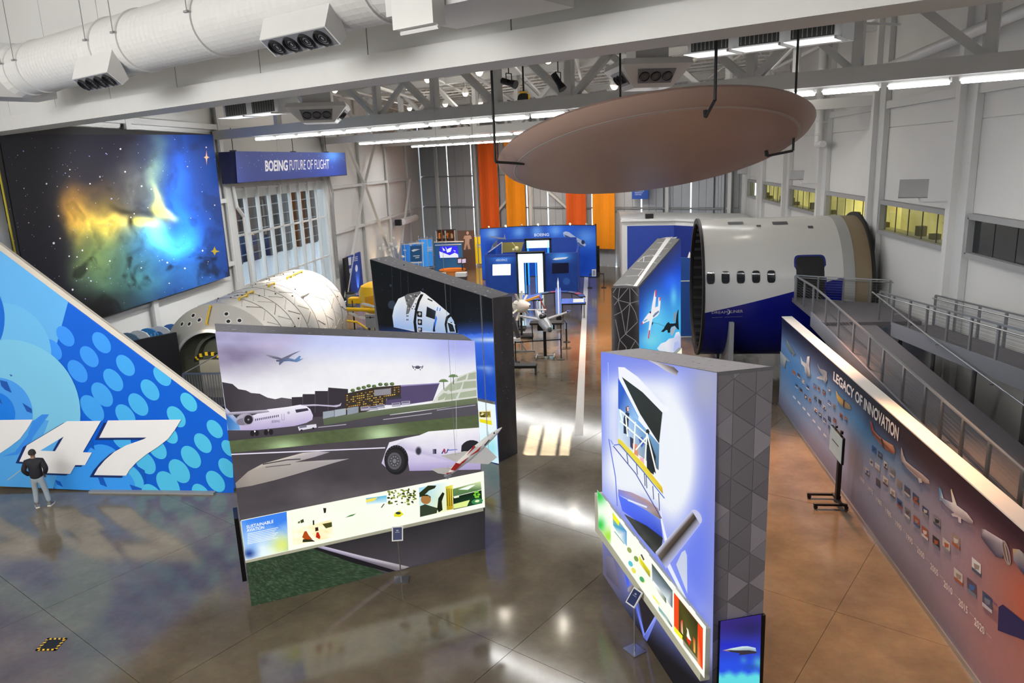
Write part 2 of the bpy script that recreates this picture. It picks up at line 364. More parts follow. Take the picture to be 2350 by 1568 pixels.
p = MB(); p.box((-18.05, 28.5, 4.25), (.14, 12.4, .12)); obj('sill', p, STEEL, wl)
p = MB(); p.box((-18.05, 28.3, 3.2), (.12, .4, 2.1)); obj('post', p, STEEL, wl)
# big glazed opening in the left wall
mgl = bpy.data.materials.new('window_glass'); mgl.use_nodes = True; nt = mgl.node_tree; nt.nodes.clear()
o_ = nt.nodes.new('ShaderNodeOutputMaterial'); t_ = nt.nodes.new('ShaderNodeBsdfTransparent'); g_ = nt.nodes.new('ShaderNodeBsdfGlossy'); g_.inputs['Roughness'].default_value = .03; t_.inputs[0].default_value = (.78, .82, .84, 1)
fr_ = nt.nodes.new('ShaderNodeValue'); fr_.outputs[0].default_value = .1; mx_ = nt.nodes.new('ShaderNodeMixShader'); nt.links.new(fr_.outputs[0], mx_.inputs[0]); nt.links.new(t_.outputs[0], mx_.inputs[1]); nt.links.new(g_.outputs[0], mx_.inputs[2]); nt.links.new(mx_.outputs[0], o_.inputs[0])
p = MB()
for z in (WZ0 + .06, 3.6, 6.15, WZ1 - .08): p.box((-18.05, (WY0 + WY1) / 2, z), (.1, WY1 - WY0, .1))
win1 = obj('window_1', p, STEEL, kind='structure')
N = 9; dy = (WY1 - WY0) / N
for k in range(N + 1):
    p = MB(); p.box((-18.02, WY0 + k * dy, (WZ0 + WZ1) / 2), (.2, .095, WZ1 - WZ0)); obj('mullion', p, STEEL, win1)
for k in range(N):
    for z0, z1 in ((WZ0 + .1, 3.55), (3.65, 6.1), (6.2, WZ1 - .12)):
        p = MB(); p.box((-18.1, WY0 + (k + .5) * dy, (z0 + z1) / 2), (.02, dy - .14, z1 - z0)); obj('pane', p, mgl, win1)
for y in (WY0 - .5, WY1 + .25):
    p = MB(); p.box((-17.95, y, 4.6), (.3, .5, 9.2)); obj('jamb', p, STEEL, win1)
p = MB(); p.tube([(-17.7, WY0 - .35, 8.6), (-17.65, WY0 - .3, 7.6), (-17.6, WY0 + .2, 7.1), (-17.6, WY0 + .2, 3.0)], .09); obj('door_track', p, STEEL, win1)
p = MB()
for k in range(4): p.tube([(-17.7, WY1 + .1 + .08 * k, 8.8), (-17.55, WY1 + .35 + .06 * k, 7.6), (-17.6, WY1 + .15 + .1 * k, 6.8), (-17.65, WY1 + .2 + .06 * k, 2)], .035, 6)
obj('cable_bundle', p, GREY, win1)
# outdoors seen through that glazing: paving and the neighbouring building
p = MB(); p.box((-22.2, 56, -.15), (7.2, 60, .2)); obj('ground', p, mat('bright_paving', 'f2f3f4', .8), kind='structure')
nb = thing('building', 'dark grey brown building standing outside the tall glazed opening', 'building', (-25, 58, 0))
p = MB(); p.box((-25.6, 58, 9.0), (.8, 60, 12)); obj('wall', p, mat('facade_grey', '2c2b2a', .7), nb, world=True)
for k in range(20):
    p = MB(); p.box((-25.0, 32 + 2.9 * k, 9.0), (.5, 1.1, 12)); obj('pier', p, mat('facade_brown', '3e2a1d', .7) if k % 3 else mat('facade_pale', '4a4c4d', .7), nb, world=True)
for k in range(10):
    p = MB(); p.box((-24.7, 58, 3.6 + k * .8), (.08, 60, .06)); obj('slat', p, mat('facade_line', '8a8a88', .7), nb, world=True)
p = MB(); p.box((-25.4, 58, 1.5), (.8, 60, 3.0)); obj('plinth', p, mat('facade_pale_low', 'f0f3f5', .7, emit=0), nb, world=True)
# far wall: translucent glazed cladding between slim posts, daylight showing in the gaps
SLITS = [1029, 1084, 1145, 1208, 1256, 1308, 1358, 1413, 1472, 1524, 1586, 1640]
OPEN_SLITS = (1029, 1084, 1208, 1256, 1358, 1472, 1586)
fw_ = MB(); A, B_ = tp(CF + .35, XL - .5, 0), tp(CF + .35, XRW + .9, 0); fw_.prism([A, B_, B_ + np.array([0, 0, ZR]), A + np.array([0, 0, ZR])], TN * .2)
wf = obj('wall_far', fw_, mat('far_wall_back', 'c9ccd0', .6), kind='structure')
FP = mat('translucent_cladding', 'b3b7bd', .4, var=.05, scale=.6)
xs = [XL] + [float(TC(px, 430, CF)[0]) for px in SLITS] + [9.45, XRW]
for k, (x0, x1) in enumerate(zip(xs[:-1], xs[1:])):
    g0 = .06; n = 3
    for i in range(n):
        for z0, z1 in ((0.0, 4.95), (5.1, 7.92), (8.07, 11.1), (11.2, ZR - .05)):
            w = (x1 - x0 - 2 * .06) / n; a = x0 + .06 + i * w; p = MB()
            p.prism([tp(CF, a + .012, z0), tp(CF, a + w - .012, z0), tp(CF, a + w - .012, z1), tp(CF, a + .012, z1)], TN * .05); obj('panel', p, FP if k < len(xs) - 2 else GREY, wf)
for px in OPEN_SLITS:
    x = float(TC(px, 430, CF)[0]); p = MB(); p.prism([tp(CF + .12, x - .045, .2), tp(CF + .12, x + .045, .2), tp(CF + .12, x + .045, 11.1), tp(CF + .12, x - .045, 11.1)], TN * .04); obj('daylight_gap', p, SLIT, wf)
for z in (5.02, 7.98):
    p = MB(); p.bar(tp(CF - .1, XL + .3, z), tp(CF - .1, 9.4, z), .12, .12); obj('girt', p, GREY, wf)
for px in (1000, 1090, 1212, 1524, 1666):
    x = float(TC(px, 430, CF)[0]) + .25; p = MB(); p.bar(tp(CF - .2, x, 0), tp(CF - .2, x, ZR), .28, .28, up=(TN[0], TN[1], 0)); obj('column', p, STEEL, wf)
for (x0, z0), (x1, z1) in (((-6.2, 7.9), (-.6, 3.0)), ((-6.4, 7.9), (-11.2, 3.0))):
    p = MB(); p.bar(tp(CF - .35, x0, z0), tp(CF - .35, x1, z1), .2, .2); obj('brace', p, STEEL, wf)
# right wall
def RW(px, py): return PL(px, py, (XRW, 0, 0), (1, 0, 0))
BZ0, BZ1 = 6.05, 7.12
BY = [float(RW(px, 0)[1]) for px in (0,)]
ry = [float(RW(px, py)[1]) for px, py in ((1716, 430), (1751, 436), (1810, 450), (1893, 463), (2013, 490), (2203, 525))]
pit = (ry[1] - ry[5]) / 4; cols_y = [ry[5] + pit * k for k in range(-3, 5)] + [fy(XRW) - .35]
wr = slab('wall_right', [((XRW + .04, -4.6, 0), (XRW + .4, fy(XRW) + .6, BZ0)), ((XRW + .04, fy(XRW) - .7, BZ0), (XRW + .4, fy(XRW) + .6, BZ1)), ((XRW + .04, -4.6, BZ0), (XRW + .4, ry[5] - 3 * (ry[1] - ry[5]) / 4 + .2, BZ1)), ((XRW + .04, -4.6, BZ1), (XRW + .4, fy(XRW) + .6, 12.15)), ((XRW + .04, -4.6, 12.15), (XRW + .4, 9.6, ZR)), ((XRW + .04, 14.7, 12.15), (XRW + .4, fy(XRW) + .6, ZR)), ((XRW + .04, 9.6, 14.0), (XRW + .4, 14.7, ZR)), ((XRW + .2, 9.6, 12.68), (XRW + .26, 14.7, 12.76)), ((XRW + .2, 9.6, 13.3), (XRW + .26, 14.7, 13.38))])  # includes an out-of-view opening with bars, put in for the sun patch
for ya, yb, s_ in ((9.6, 10.7, 1), (14.7, 13.5, -1)):  # slanted blocks added to square the ends of the sun patch
    p = MB(); yl = lambda z: yb - .923 * (z - 13.07); p.prism([(XRW + .2, ya, 12.15), (XRW + .2, yl(12.15), 12.15), (XRW + .2, yl(14.0), 14.0), (XRW + .2, ya, 14.0)], (.06, 0, 0)); obj('jamb', p, WALL, wr)
wb = slab('wall_back', [((-22.7, -4.9, 0), (XRW + .4, -4.6, ZR))]); slab('wall_side', [((-22.8, -4.9, 0), (-22.5, 20.85, ZR))])
for y0, y1 in zip(cols_y[:-1], cols_y[1:]):
    for z0, z1 in ((.02, 3.2), (3.23, BZ0 - .12), (BZ1 + .12, 9.9), (9.93, ZR - .03 if y0 > 14 or y1 < 10 else 12.1)):
        p = MB(); p.box((XRW + .02, (y0 + y1) / 2, (z0 + z1) / 2), (.06, y1 - y0 - .04, z1 - z0)); obj('panel', p, WALL, wr)
    p = MB(); p.box((XRW - .03, y1 - .55, ZR / 2 + 1.8), (.05, .05, ZR - 3.6)); obj('seam', p, DGREY, wr)
for y in cols_y:
    p = MB(); p.box((XRW - .22, y, ZR / 2), (.4, .3, ZR)); obj('column', p, WALL, wr)
    p = MB(); p.box((XRW - .12, y - .45, ZR / 2), (.2, .6, ZR)); obj('pilaster', p, STEEL, wr)
p = MB(); p.box((XRW - .05, 26, 10.75), (.25, 60, .28)); obj('girt', p, STEEL, wr)
WARM = printmat('lit_room', emit=1.9, diff=.3)
for k, (y1, y0) in enumerate(zip(cols_y[1:], cols_y[:-1])):
    lit = k >= 3
    a, c = y0 + .32, y1 - .85; f = MB(); zc = (BZ0 + BZ1) / 2
    for z in (BZ0 - .03, BZ1 + .03): f.box((XRW - .06, (a + c) / 2, z), (.26, c - a, .16))
    for y in (a, c): f.box((XRW - .06, y, zc), (.26, .14, BZ1 - BZ0))
    w = obj('window_%d' % (k + 2), f, mat('window_frame_grey', '9fa0a1', .5), kind='structure')
    for i in range(5):
        ww = (c - a - .14) / 5; q = MB(); q.box((XRW + .0, a + .07 + ww * (i + .5), zc), (.015, ww - .02, BZ1 - BZ0 - .1)); obj('pane', q, mgl if lit else GLASS, w)
    for i in range(1, 5):
        q = MB(); q.box((XRW - .01, a + .07 + ww * i, zc), (.03, .025, BZ1 - BZ0 - .1)); obj('glazing_bar', q, DGREY, w)
    r_ = MB(); nx = 14; cs = []; vs = []
    for j in range(2):
        for i in range(nx + 1):
            y = y0 + (y1 - y0) * i / nx; z = BZ0 - .1 if j == 0 else BZ1 + .1; vs.append((XRW + .95, y, z)); t = fbm(i * .55 + k * 7, j * 3.1, 2, k); br = (.55 + .7 * t) * (1.1 if k == 4 else .8)
            cs.append(rgb(tuple(min(255, q_ * br) for q_ in (238, 218, 116)) if lit else (26, 26, 28)))
    r_.add(vs, [(i, i + 1, nx + 2 + i, nx + 1 + i) for i in range(nx)], 0, cs); obj('room_back', r_, WARM, w, col=True)
    q = MB(); q.box((XRW + .5, (y0 + y1) / 2, BZ0 - .08), (.9, y1 - y0, .06)); q.box((XRW + .5, (y0 + y1) / 2, BZ1 + .08), (.9, y1 - y0, .06)); obj('room_shell', q, WHITE, w)
    if lit:
        q = MB()
        for i in range(4): q.box((XRW + .7, y0 + 1 + i * 1.2, BZ0 + .05 + .08 * (i % 2)), (.3, .3, .2 + .16 * (i % 2)))
        obj('furniture', q, mat('office_olive', '7c7440', .7), w)
# ceiling: roof deck, joists, the near boxed girder and three trusses
ROOF = [(-22.9, -5.0), (XRW + .6, -5.0), (XRW + .6, fy(XRW) + 1.2), (XL - .6, fy(XL) + 1.2), (XL - .6, 21.0), (-22.9, 21.0)]
cb = MB(); cb.prism([(x, y, ZR) for x, y in ROOF], (0, 0, .2))
ceil = obj('ceiling', cb, mat('roof_deck', 'd6cfc5', .7, var=.1), kind='structure')
jm = MB(); Lj = 30.0
jm.bar((-Lj / 2, 0, .28), (Lj / 2, 0, .28), .09, .07); jm.bar((-Lj / 2, 0, -.28), (Lj / 2, 0, -.28), .09, .07)
for k in range(40):
    x = -Lj / 2 + k * Lj / 40; jm.bar((x, 0, -.26 if k % 2 else .26), (x + Lj / 40, 0, .26 if k % 2 else -.26), .035)
jmesh = jm.mesh('joist', STEEL)
for c in [10.4 + 1.52 * k for k in range(30)]:
    if min(abs(c - t) for t in TRUSS_C) < .5: continue
    o = bpy.data.objects.new('joist', jmesh); COL.objects.link(o); o.parent = ceil; o.location = tp(c, -3.6, 14.1); o.rotation_euler = (0, 0, R(-31))
for k in range(11):                      # cross bridging and sprinkler pipe along the hall
    x = -16 + k * 2.5; p = MB(); p.cyl((x, 16 - .6 * x * .5, 13.6 - .25 * (k % 3)), (x, fy(x) - 1, 13.6 - .25 * (k % 3)), .05 if k % 2 else .08, 6); obj('pipe', p, WHITE, ceil)
for k in range(16):
    p = MB(); x = -15 + (k % 8) * 3.1; c = 26 + 12.3 * (k // 8); p.bar(tp(c - 5, x, 13.4), tp(c + 5, x + 2.2, 14.3), .07); obj('strut', p, STEEL, ceil)
p = MB(); x0, x1 = XL, XRW
gird = MB(); gird.prism([tp(8.43, x0, 10.6), tp(9.21, x0, 10.6), tp(9.21, x0, 10.95), tp(8.43, x0, 10.95)], TD * (x1 - x0) / TD[0])
g = obj('girder', gird, mat('girder_white', 'dededc', .5, var=.04), ceil)
k0 = 0
for i in range(12):
    a, c = x0 + i * 2.42, x0 + (i + 1) * 2.42; p = MB(); p.prism([tp(8.62, a + .01, 10.95), tp(8.62, c - .01, 10.95), tp(8.62, c - .01, ZR), tp(8.62, a + .01, ZR)], TN * .06); obj('panel', p, WALL, g)
p = MB(); p.prism([tp(8.7, x0, 10.95), tp(8.7, x1, 10.95), tp(8.7, x1, ZR), tp(8.7, x0, ZR)], TN * .4); obj('bulkhead', p, WALL, g)
VERT = {0: [866, 999, 1143, 1308, 1500, 1722, 1962, 2262], 1: [], 2: []}
for t, c in enumerate(TRUSS_C):
    m = MB(); xa, xb = XL + .2, XRW - .2
    m.bar(tp(c, xa, 10.98), tp(c, xb, 10.98), .42, .4); tr = obj('roof_truss', m, STEEL, ceil)
    m = MB(); m.bar(tp(c, xa, 13.7), tp(c, xb, 13.7), .36, .34); obj('chord', m, STEEL, tr)
    if t == 0:
        vx = [float(TC(px, 240, c)[0]) for px in VERT[0]]; vx = [vx[0] - (vx[1] - vx[0]) * 2.1, vx[0] - (vx[1] - vx[0]) * 1.05] + vx
    else: vx = [XL + 1.6 + 2.45 * k for k in range(11)]
    for i, x in enumerate(vx):
        m = MB(); m.bar(tp(c, x, 11.0), tp(c, x, 13.6), .24, .24, up=tuple(TN)); obj('vertical', m, STEEL, tr)
        if i + 1 < len(vx):
            x2 = vx[i + 1]; m = MB()
            za, zb = (13.5, 11.05) if i % 2 == 0 or i < 4 else (11.05, 13.5)
            m.bar(tp(c, x, za), tp(c, x2, zb), .2, .2, up=tuple(TN)); obj('diagonal', m, STEEL, tr)
            if i in (2, 5, 7):
                m = MB(); m.bar(tp(c + .1, x, 24.55 - za), tp(c + .1, x2, 24.55 - zb), .16, .16, up=tuple(TN)); obj('diagonal', m, STEEL, tr)
# fluorescent fixtures under the truss chords
ORD = 'first second third fourth fifth sixth seventh eighth ninth tenth eleventh twelfth thirteenth fourteenth fifteenth sixteenth seventeenth eighteenth nineteenth twentieth'.split()
def fixture(label, group):
    t = thing('fluorescent_light', label, 'light', (0, 0, 0), R(-31), group)
    m = MB(); m.box((0, 0, .035), (1.32, .2, .06)); m.box((-.66, 0, .02), (.03, .2, .1)); m.box((.66, 0, .02), (.03, .2, .1)); obj('housing', m, WHITE, t)
    m = MB()
    for y in (-.07, .07): m.cyl((-.63, y, -.03), (.63, y, -.03), .058, 8)
    obj('tube', m, TUBE, t); return t
for t, (c, x0, x1, lab, grp) in enumerate(((TRUSS_C[0], -14.6, 10.2, 'tube light of the truss behind the disc', 'lights under the nearest truss'), (TRUSS_C[1], -14.3, 7.5, 'tube light of the middle truss', 'lights under the middle truss'), (TRUSS_C[2], -14.5, 6.0, 'tube light of the truss before the banners', 'lights under the last truss'))):
    px = [1736, 1828, 1930, 2040, 2150, 2262]
    step = 1.30; n = int((x1 - x0) / step); proto = None
    for k in range(n + 1):
        loc = tp(c, x0 + k * step, 10.68)
        lb = '%s, %s from the mural wall' % (lab, ORD[k])
        if proto is None: proto = fixture(lb, grp); proto.location = loc
        else: copy_tree(proto, loc, label=lb)
# ================================================================ EXHIBIT PANELS (tall wedge-topped light boxes)
PB = printmat('backlit_print', emit=.9, diff=.25, noise=.03)
PBH = printmat('backlit_print_bright', emit=1.0, diff=.1)
PD = printmat('matte_print', diff=1.0, rough=.45, noise=.04, nscale=9)
PT = printmat('panel_side_print', diff=1.0, rough=.7, noise=.06, nscale=9)
def panel(name, label, base_l, base_r, hl, hr, th=.86):
    """base_l/base_r: front lower corners seen from the front; thickness goes away from the viewer"""
    l = np.array([base_l[0], base_l[1], 0.]); r = np.array([base_r[0], base_r[1], 0.]); d = (r - l) / np.linalg.norm(r - l); n = np.array([d[1], -d[0], 0])
    if np.dot(n, CC - l) < 0: n = -n
    t = thing(name, label, 'display panel', (l + r) / 2 - n * th / 2)
    up = np.array([0, 0, 1.]); m = MB()
    m.prism([l, r, r + up * hr, l + up * hl], -n * th); obj('core', m, GRAPHITE, t, world=True)
    return t, l, r, d, n
def sidepanel(t, name, pts, P, n, fn=None, nx=1, ny=1):
    pr = Print(P, n); return pr
A0, A1 = Z(580, 1390), Z(1114, 1262)
pa, Al, Ar, Ad, An = panel('airport_panel', 'tall light box panel with an airport scene and a bright photo strip', A0, A1, 6.19, 5.27)
p = Print(A0, An, fr=(480, 720, .4464), off=.006)
def skyA(x, y):
    v = fbm(x / 170, y / 90, 4, 3)
    hz = 470 - .1 * (x - 400) * .35
    base = mixc((196, 205, 245), (236, 236, 240), (y - 150) / 120.0)
    base = mixc(base, (168, 172, 232), blob(x, y, 1300, 150, 160, 90))
    dark = max(blob(x, y, 60, 215, 330, 105), .8 * blob(x, y, 130, 120, 300, 70)) * (.55 + .9 * v)
    c = mixc(base, (126, 117, 146), min(1, 1.05 * dark))
    c = mixc(c, (206, 186, 214), .5 * blob(x, y, 330, 150, 120, 40) * v * 2)
    if y > hz + 60:
        c = mixc((62, 58, 62), (78, 72, 78), v * 1.4)
        c = mixc(c, (120, 110, 112), .5 * blob(x, y, 640, 930, 500, 60) * v)
    return c
p.quadg([(30, 92), (1365, 140), (1420, 1212), (220, 1512)], 80, 80, skyA)
p.poly([(66, 352), (120, 362), (150, 388), (190, 395), (215, 408), (260, 412), (300, 432), (340, 440), (372, 432), (432, 440), (440, 520), (95, 560)], ['3a343c', '3c363e', '403a42', '433d45', '4a444c', '4a444c', '4f4951', '554f57', '554f57', '5a545c', '4c474e', '3a343c'])
p.poly([(424, 430), (481, 428), (481, 414), (544, 414), (544, 398), (612, 398), (612, 380), (714, 388), (712, 520), (430, 540)], '37313a', 2)
p.line([(481, 420), (481, 520)], 3, '57505c', 3); p.line([(545, 405), (545, 510)], 3, '57505c', 3); p.line([(612, 390), (612, 500)], 3, '57505c', 3)
p.poly([(700, 412), (850, 378), (985, 368), (985, 428), (912, 432), (908, 470), (760, 520), (696, 495)], '3b332c', 3)
q_ = random.Random(5)
for j in range(7):
    for i in range(26):
        x = 706 + i * 10.6; y = 420 - i * 1.75 + j * 11.5
        if x > 905 and j > 3: continue
        if q_.random() < .68: p.poly([(x, y), (x + 7, y - 1), (x + 7, y + 4), (x, y + 5)], q_.choice(['c79a3e', 'a97c34', 'd8b45a', '8c7440']), 4)
p.poly([(848, 392), (935, 384), (935, 415), (848, 424)], '8d8a92', 4)
for i, (x, y) in enumerate([(738, 395), (768, 385), (795, 380), (820, 372), (848, 374), (880, 364), (910, 364), (940, 362)]): p.ell(x, y, 12, 9, '54663f', 0, 4, 9); p.ell(x + 4, y - 4, 6, 5, '71834f', 0, 5, 8)
p.poly([(985, 368), (1185, 356), (1150, 448), (1000, 470), (905, 470), (915, 432), (985, 428)], '554a6c', 2)
p.line([(985, 372), (1185, 358)], 5, '9a90c0', 3)
p.poly([(912, 432), (985, 424), (990, 436), (912, 445)], '3a3744', 4)
for x, y in ((800, 490), (845, 488), (880, 480), (960, 470), (1010, 462)): p.poly([(x - 22, y - 10), (x + 22, y - 14), (x + 24, y + 6), (x - 20, y + 10)], 'aca8ba', 4); p.poly([(x - 18, y - 8), (x + 18, y - 11), (x + 18, y - 4), (x - 18, y - 1)], '6a6880', 5)
p.poly([(1145, 460), (1165, 428), (1200, 388), (1280, 322), (1374, 290), (1378, 432)], 'd6d7cf', 3)
for q in ([(1205, 395), (1235, 362), (1262, 345), (1248, 378), (1218, 400)], [(1275, 335), (1325, 312), (1318, 338), (1272, 350)], [(1335, 308), (1372, 300), (1372, 335), (1328, 340)], [(1178, 430), (1205, 408), (1225, 410), (1205, 440), (1175, 448)], [(1230, 390), (1265, 358), (1305, 352), (1290, 388), (1240, 400)], [(1310, 350), (1372, 345), (1374, 380), (1300, 388)], [(1218, 415), (1282, 405), (1268, 438), (1210, 446)], [(1292, 405), (1374, 392), (1375, 424), (1280, 436)]): p.poly(q, ['a9b29a', '8f9a80', '9aa58e', '6f7a66', '87927c'][:1] * len(q), 4)
for cx, cy in ((1205, 350), (1255, 325)):
    for g in range(9): a = R(200 + g * 17); p.line([(cx, cy), (cx + 26 * math.cos(a), cy + 20 * math.sin(a) + 6)], 5, '6b8454', 4)
    p.line([(cx, cy), (cx + 2, cy + 40)], 4, '5c5a48', 4)
p.poly([(585, 540), (800, 505), (1378, 432), (1380, 462), (900, 522), (590, 575)], ['5c6650', '66705a', '6f7a5c', '656f55', '5c664e', '566048'], 5)
p.poly([(95, 600), (590, 572), (1380, 460), (1384, 522), (600, 618), (100, 655)], ['47434a', '4b474e', '56525a', '524e55', '47434a', '3f3b42'], 4)
p.line([(895, 545), (1145, 512)], 4, 'b0aab8', 6); p.line([(1170, 497), (1370, 470)], 4, 'aaa4b2', 6); p.line([(560, 585), (705, 570)], 4, 'b0aab8', 6)
for s0, s1 in (((585, 505), '98a0ac'), ((645, 495), 'a5adb8'), ((710, 485), '8d95a0')): p.poly([s0, (s0[0] + 58, s0[1] - 8), (s0[0] + 58, s0[1] + 24), (s0[0], s0[1] + 36)], s1, 6)
def grassA(x, y):
    c = mixc((74, 84, 58), (98, 110, 74), fbm(x / 14, y / 10, 3, 9)); c = mixc(c, (190, 220, 165), .8 * blob(x, y, 395, 688, 95, 42)); return mixc(c, (200, 228, 178), .85 * blob(x, y, 885, 625, 85, 50))  # two lamp hot spots are painted into the grass
p.quadg([(104, 655), (1385, 520), (1388, 590), (112, 716)], 60, 8, grassA, 5)
p.line([(114, 724), (905, 690)], 6, 'e2ddee', 7)
p.poly([(135, 872), (200, 812), (275, 772), (350, 752), (480, 716), (560, 708), (622, 712), (540, 738), (470, 756), (440, 764), (560, 756), (722, 746), (640, 768), (560, 792), (430, 830), (330, 858), (220, 885), (140, 898)], ['8c837e', 'a69c94', 'c2b9ae', 'd0c6ba', 'c9c0bb', 'b8b0b4', '9a94a0', 'a8a2aa', 'a9a29f', 'aaa39f', 'b6afae', '9d979f', 'a59e9f', 'ada59f', 'b5aca4', 'aba199', '9a918a', '857d78'], 6)
p.line([(275, 775), (400, 752), (470, 748)], 6, '4c474a', 7); p.line([(290, 790), (420, 775)], 4, '5a5557', 7)
# parked airliner
W_ = 'd9d0e6'
p.poly([(95, 600), (92, 560), (150, 545), (235, 520), (300, 492), (400, 480), (470, 468), (498, 474), (520, 492), (534, 524), (530, 546), (500, 562), (440, 578), (330, 590), (230, 600)], ['c0b4d4', 'c9bfdc', 'd2c9e2', 'e1daec', 'ece8f2', 'efecf4', 'f0edf6', 'e9e5f2', 'e0d9ec', 'd0c6e2', 'c2b6da', 'b9acd3', 'b2a5cd', 'afa2cb', 'aea1c8'], 8)
p.poly([(84, 508), (120, 530), (150, 560), (160, 598), (98, 600)], ['2f66a8', '3f79bd', '5793cf', '6fa5d8', '3c78b8'], 9)
p.poly([(82, 480), (150, 548), (140, 566), (88, 520)], ['c8c6da', '8fa8d0', '7c9ccc', '4a7cc0'], 10)
p.poly([(86, 508), (220, 500), (300, 494), (310, 506), (250, 514), (90, 522)], ['b8b2c6', 'c9c4d4', 'dad5e4', '8b8596', '6d6878', '7a7488'], 11)
p.poly([(462, 470), (540, 466), (640, 472), (668, 468), (680, 458), (676, 474), (655, 481), (560, 474), (500, 476)], 'bdb6cc', 9)
p.ell(184, 545, 46, 31, 'a9a3b4', -8, 12); p.ell(170, 556, 30, 18, '7c7688', -8, 12); p.ell(200, 545, 27, 27, '8f8a98', 0, 13); p.ell(202, 545, 22, 23, '2a272e', 0, 14); p.ell(202, 545, 5, 5, '8f8a98', 0, 15)
for i in range(13): p.poly([(236 + i * 9.7, 541 - i * 1.7), (241 + i * 9.7, 540 - i * 1.7), (241 + i * 9.7, 551 - i * 1.7), (236 + i * 9.7, 552 - i * 1.7)], '4a4560', 9)
p.poly([(442, 494), (505, 486), (512, 498), (448, 510)], '3d3948', 9); p.line([(372, 516), (374, 548), (386, 546), (385, 514)], 2, '8c84a0', 9); p.ell(408, 510, 7, 7, 'a9a0be', 0, 9)
p.text('BOEING', [(322, 549), (364, 546), (364, 558), (322, 562)], '47425c', 10)
for x in (222, 245, 292, 318): p.ell(x, 616 - (x - 222) * .07, 11, 15, '211f24', 0, 12)
p.line([(234, 598), (234, 612)], 6, '8a8496', 11); p.line([(304, 588), (304, 605)], 6, '8a8496', 11); p.ell(235, 606, 4, 4, 'ffffff', 0, 13)
p.poly([(456, 582), (500, 574), (550, 568), (553, 586), (505, 594), (462, 602)], 'd8d4e2', 8); p.poly([(462, 578), (500, 572), (502, 584), (464, 590)], '77748a', 9); p.ell(475, 600, 6, 5, '26242a', 0, 9); p.ell(535, 590, 6, 5, '26242a', 0, 9)
# climbing airliner and drone
p.poly([(286, 213), (300, 211), (352, 222), (372, 230), (398, 218), (440, 200), (472, 190), (430, 212), (408, 228), (440, 236), (452, 226), (464, 217), (471, 218), (465, 234), (486, 230), (466, 243), (450, 250), (410, 244), (384, 246), (370, 258), (362, 266), (358, 256), (362, 248), (345, 246), (344, 238), (366, 238), (330, 230)], ['8f8c9c'] * 3 + ['6a6a80'] * 6 + ['6487b4'] * 8 + ['5a6482'] * 6 + ['55566a'] * 4, 8)
p.ell(1072, 276, 14, 8, '4a4658', 0, 8); p.line([(1044, 274), (1100, 274)], 4, '6a6478', 8); p.line([(1044, 267), (1052, 284)], 4, '5c566a', 9); p.line([(1100, 267), (1092, 284)], 4, '5c566a', 9); p.line([(1060, 284), (1058, 292)], 3, '4a4658', 9); p.line([(1084, 284), (1086, 292)], 3, '4a4658', 9)
# white tow tractor
p.poly([(886, 770), (905, 715), (926, 662), (1010, 640), (1080, 626), (1128, 606), (1250, 596), (1388, 586), (1396, 800), (1030, 808), (1022, 760), (1000, 706), (970, 682), (940, 690), (918, 720), (908, 790)], ['c9c0de', 'd9d1e8', 'e6e1ef', 'ebe8f0', 'f0eef2', 'f2f0f2', 'f2f0f2', 'efecf2', 'b9aed6', 'b4a8d2', 'c8bedf', 'dcd4ea', 'c8c0da', 'aaa2bc', 'a59db8', 'b8aed0'], 9)
p.poly([(1024, 770), (1396, 758), (1396, 802), (1030, 809)], ['c3b8dd', 'bcb0d8', 'a498c4', 'a69ac6'], 10)
p.ell(962, 752, 62, 76, '201f21', 0, 11, 28); p.ell(955, 756, 50, 60, '2c2b2d', 0, 12, 26); p.ell(953, 758, 36, 44, '5c5a60', 0, 13, 24); p.ell(953, 758, 26, 32, '47464a', 0, 14, 20); p.ell(953, 758, 10, 12, '7b7980', 0, 15, 14)
for g in range(10): a = R(g * 36); p.ell(953 + 19 * math.cos(a), 758 + 23 * math.sin(a), 3.4, 4, '8d8b92', 0, 15, 7)
for g in range(11): a = R(-160 + g * 13); p.line([(962 + 54 * math.cos(a), 752 + 66 * math.sin(a)), (962 + 62 * math.cos(a), 752 + 76 * math.sin(a))], 4, '55525a', 13)
p.ell(1076, 706, 17, 23, '8b879c', 0, 11); p.ell(1076, 707, 12, 17, '3b3945', 0, 12); p.poly([(1149, 697), (1168, 696), (1168, 721), (1150, 722)], '66637c', 11); p.poly([(1158, 697), (1168, 696), (1168, 721), (1160, 721)], '35334a', 12)
p.poly([(1193, 720), (1206, 695), (1213, 695), (1217, 720), (1210, 720), (1208, 711), (1202, 711), (1199, 720)], 'a03a5c', 11); p.poly([(1193, 720), (1200, 707), (1205, 712), (1199, 721)], '2a4a80', 12); p.poly([(1217, 718), (1226, 696), (1232, 696), (1222, 718)], '2a3a66', 11)
p.poly([(1228, 700), (1276, 697), (1276, 701), (1228, 705)], '5a6cc4', 11)
p.ell(1350, 712, 62, 62, '26242a', 0, 11, 22, [(1294, 730), (1300, 640), (1391, 640), (1393, 724)]); p.poly([(1290, 736), (1393, 722), (1396, 760), (1290, 766)], 'e9e6ee', 12)
p.line([(1262, 640), (1268, 770)], 2, 'c5bcd8', 11)
p.line([(1265, 138), (1273, 700)], 1.6, 'c4c4d6', 12)
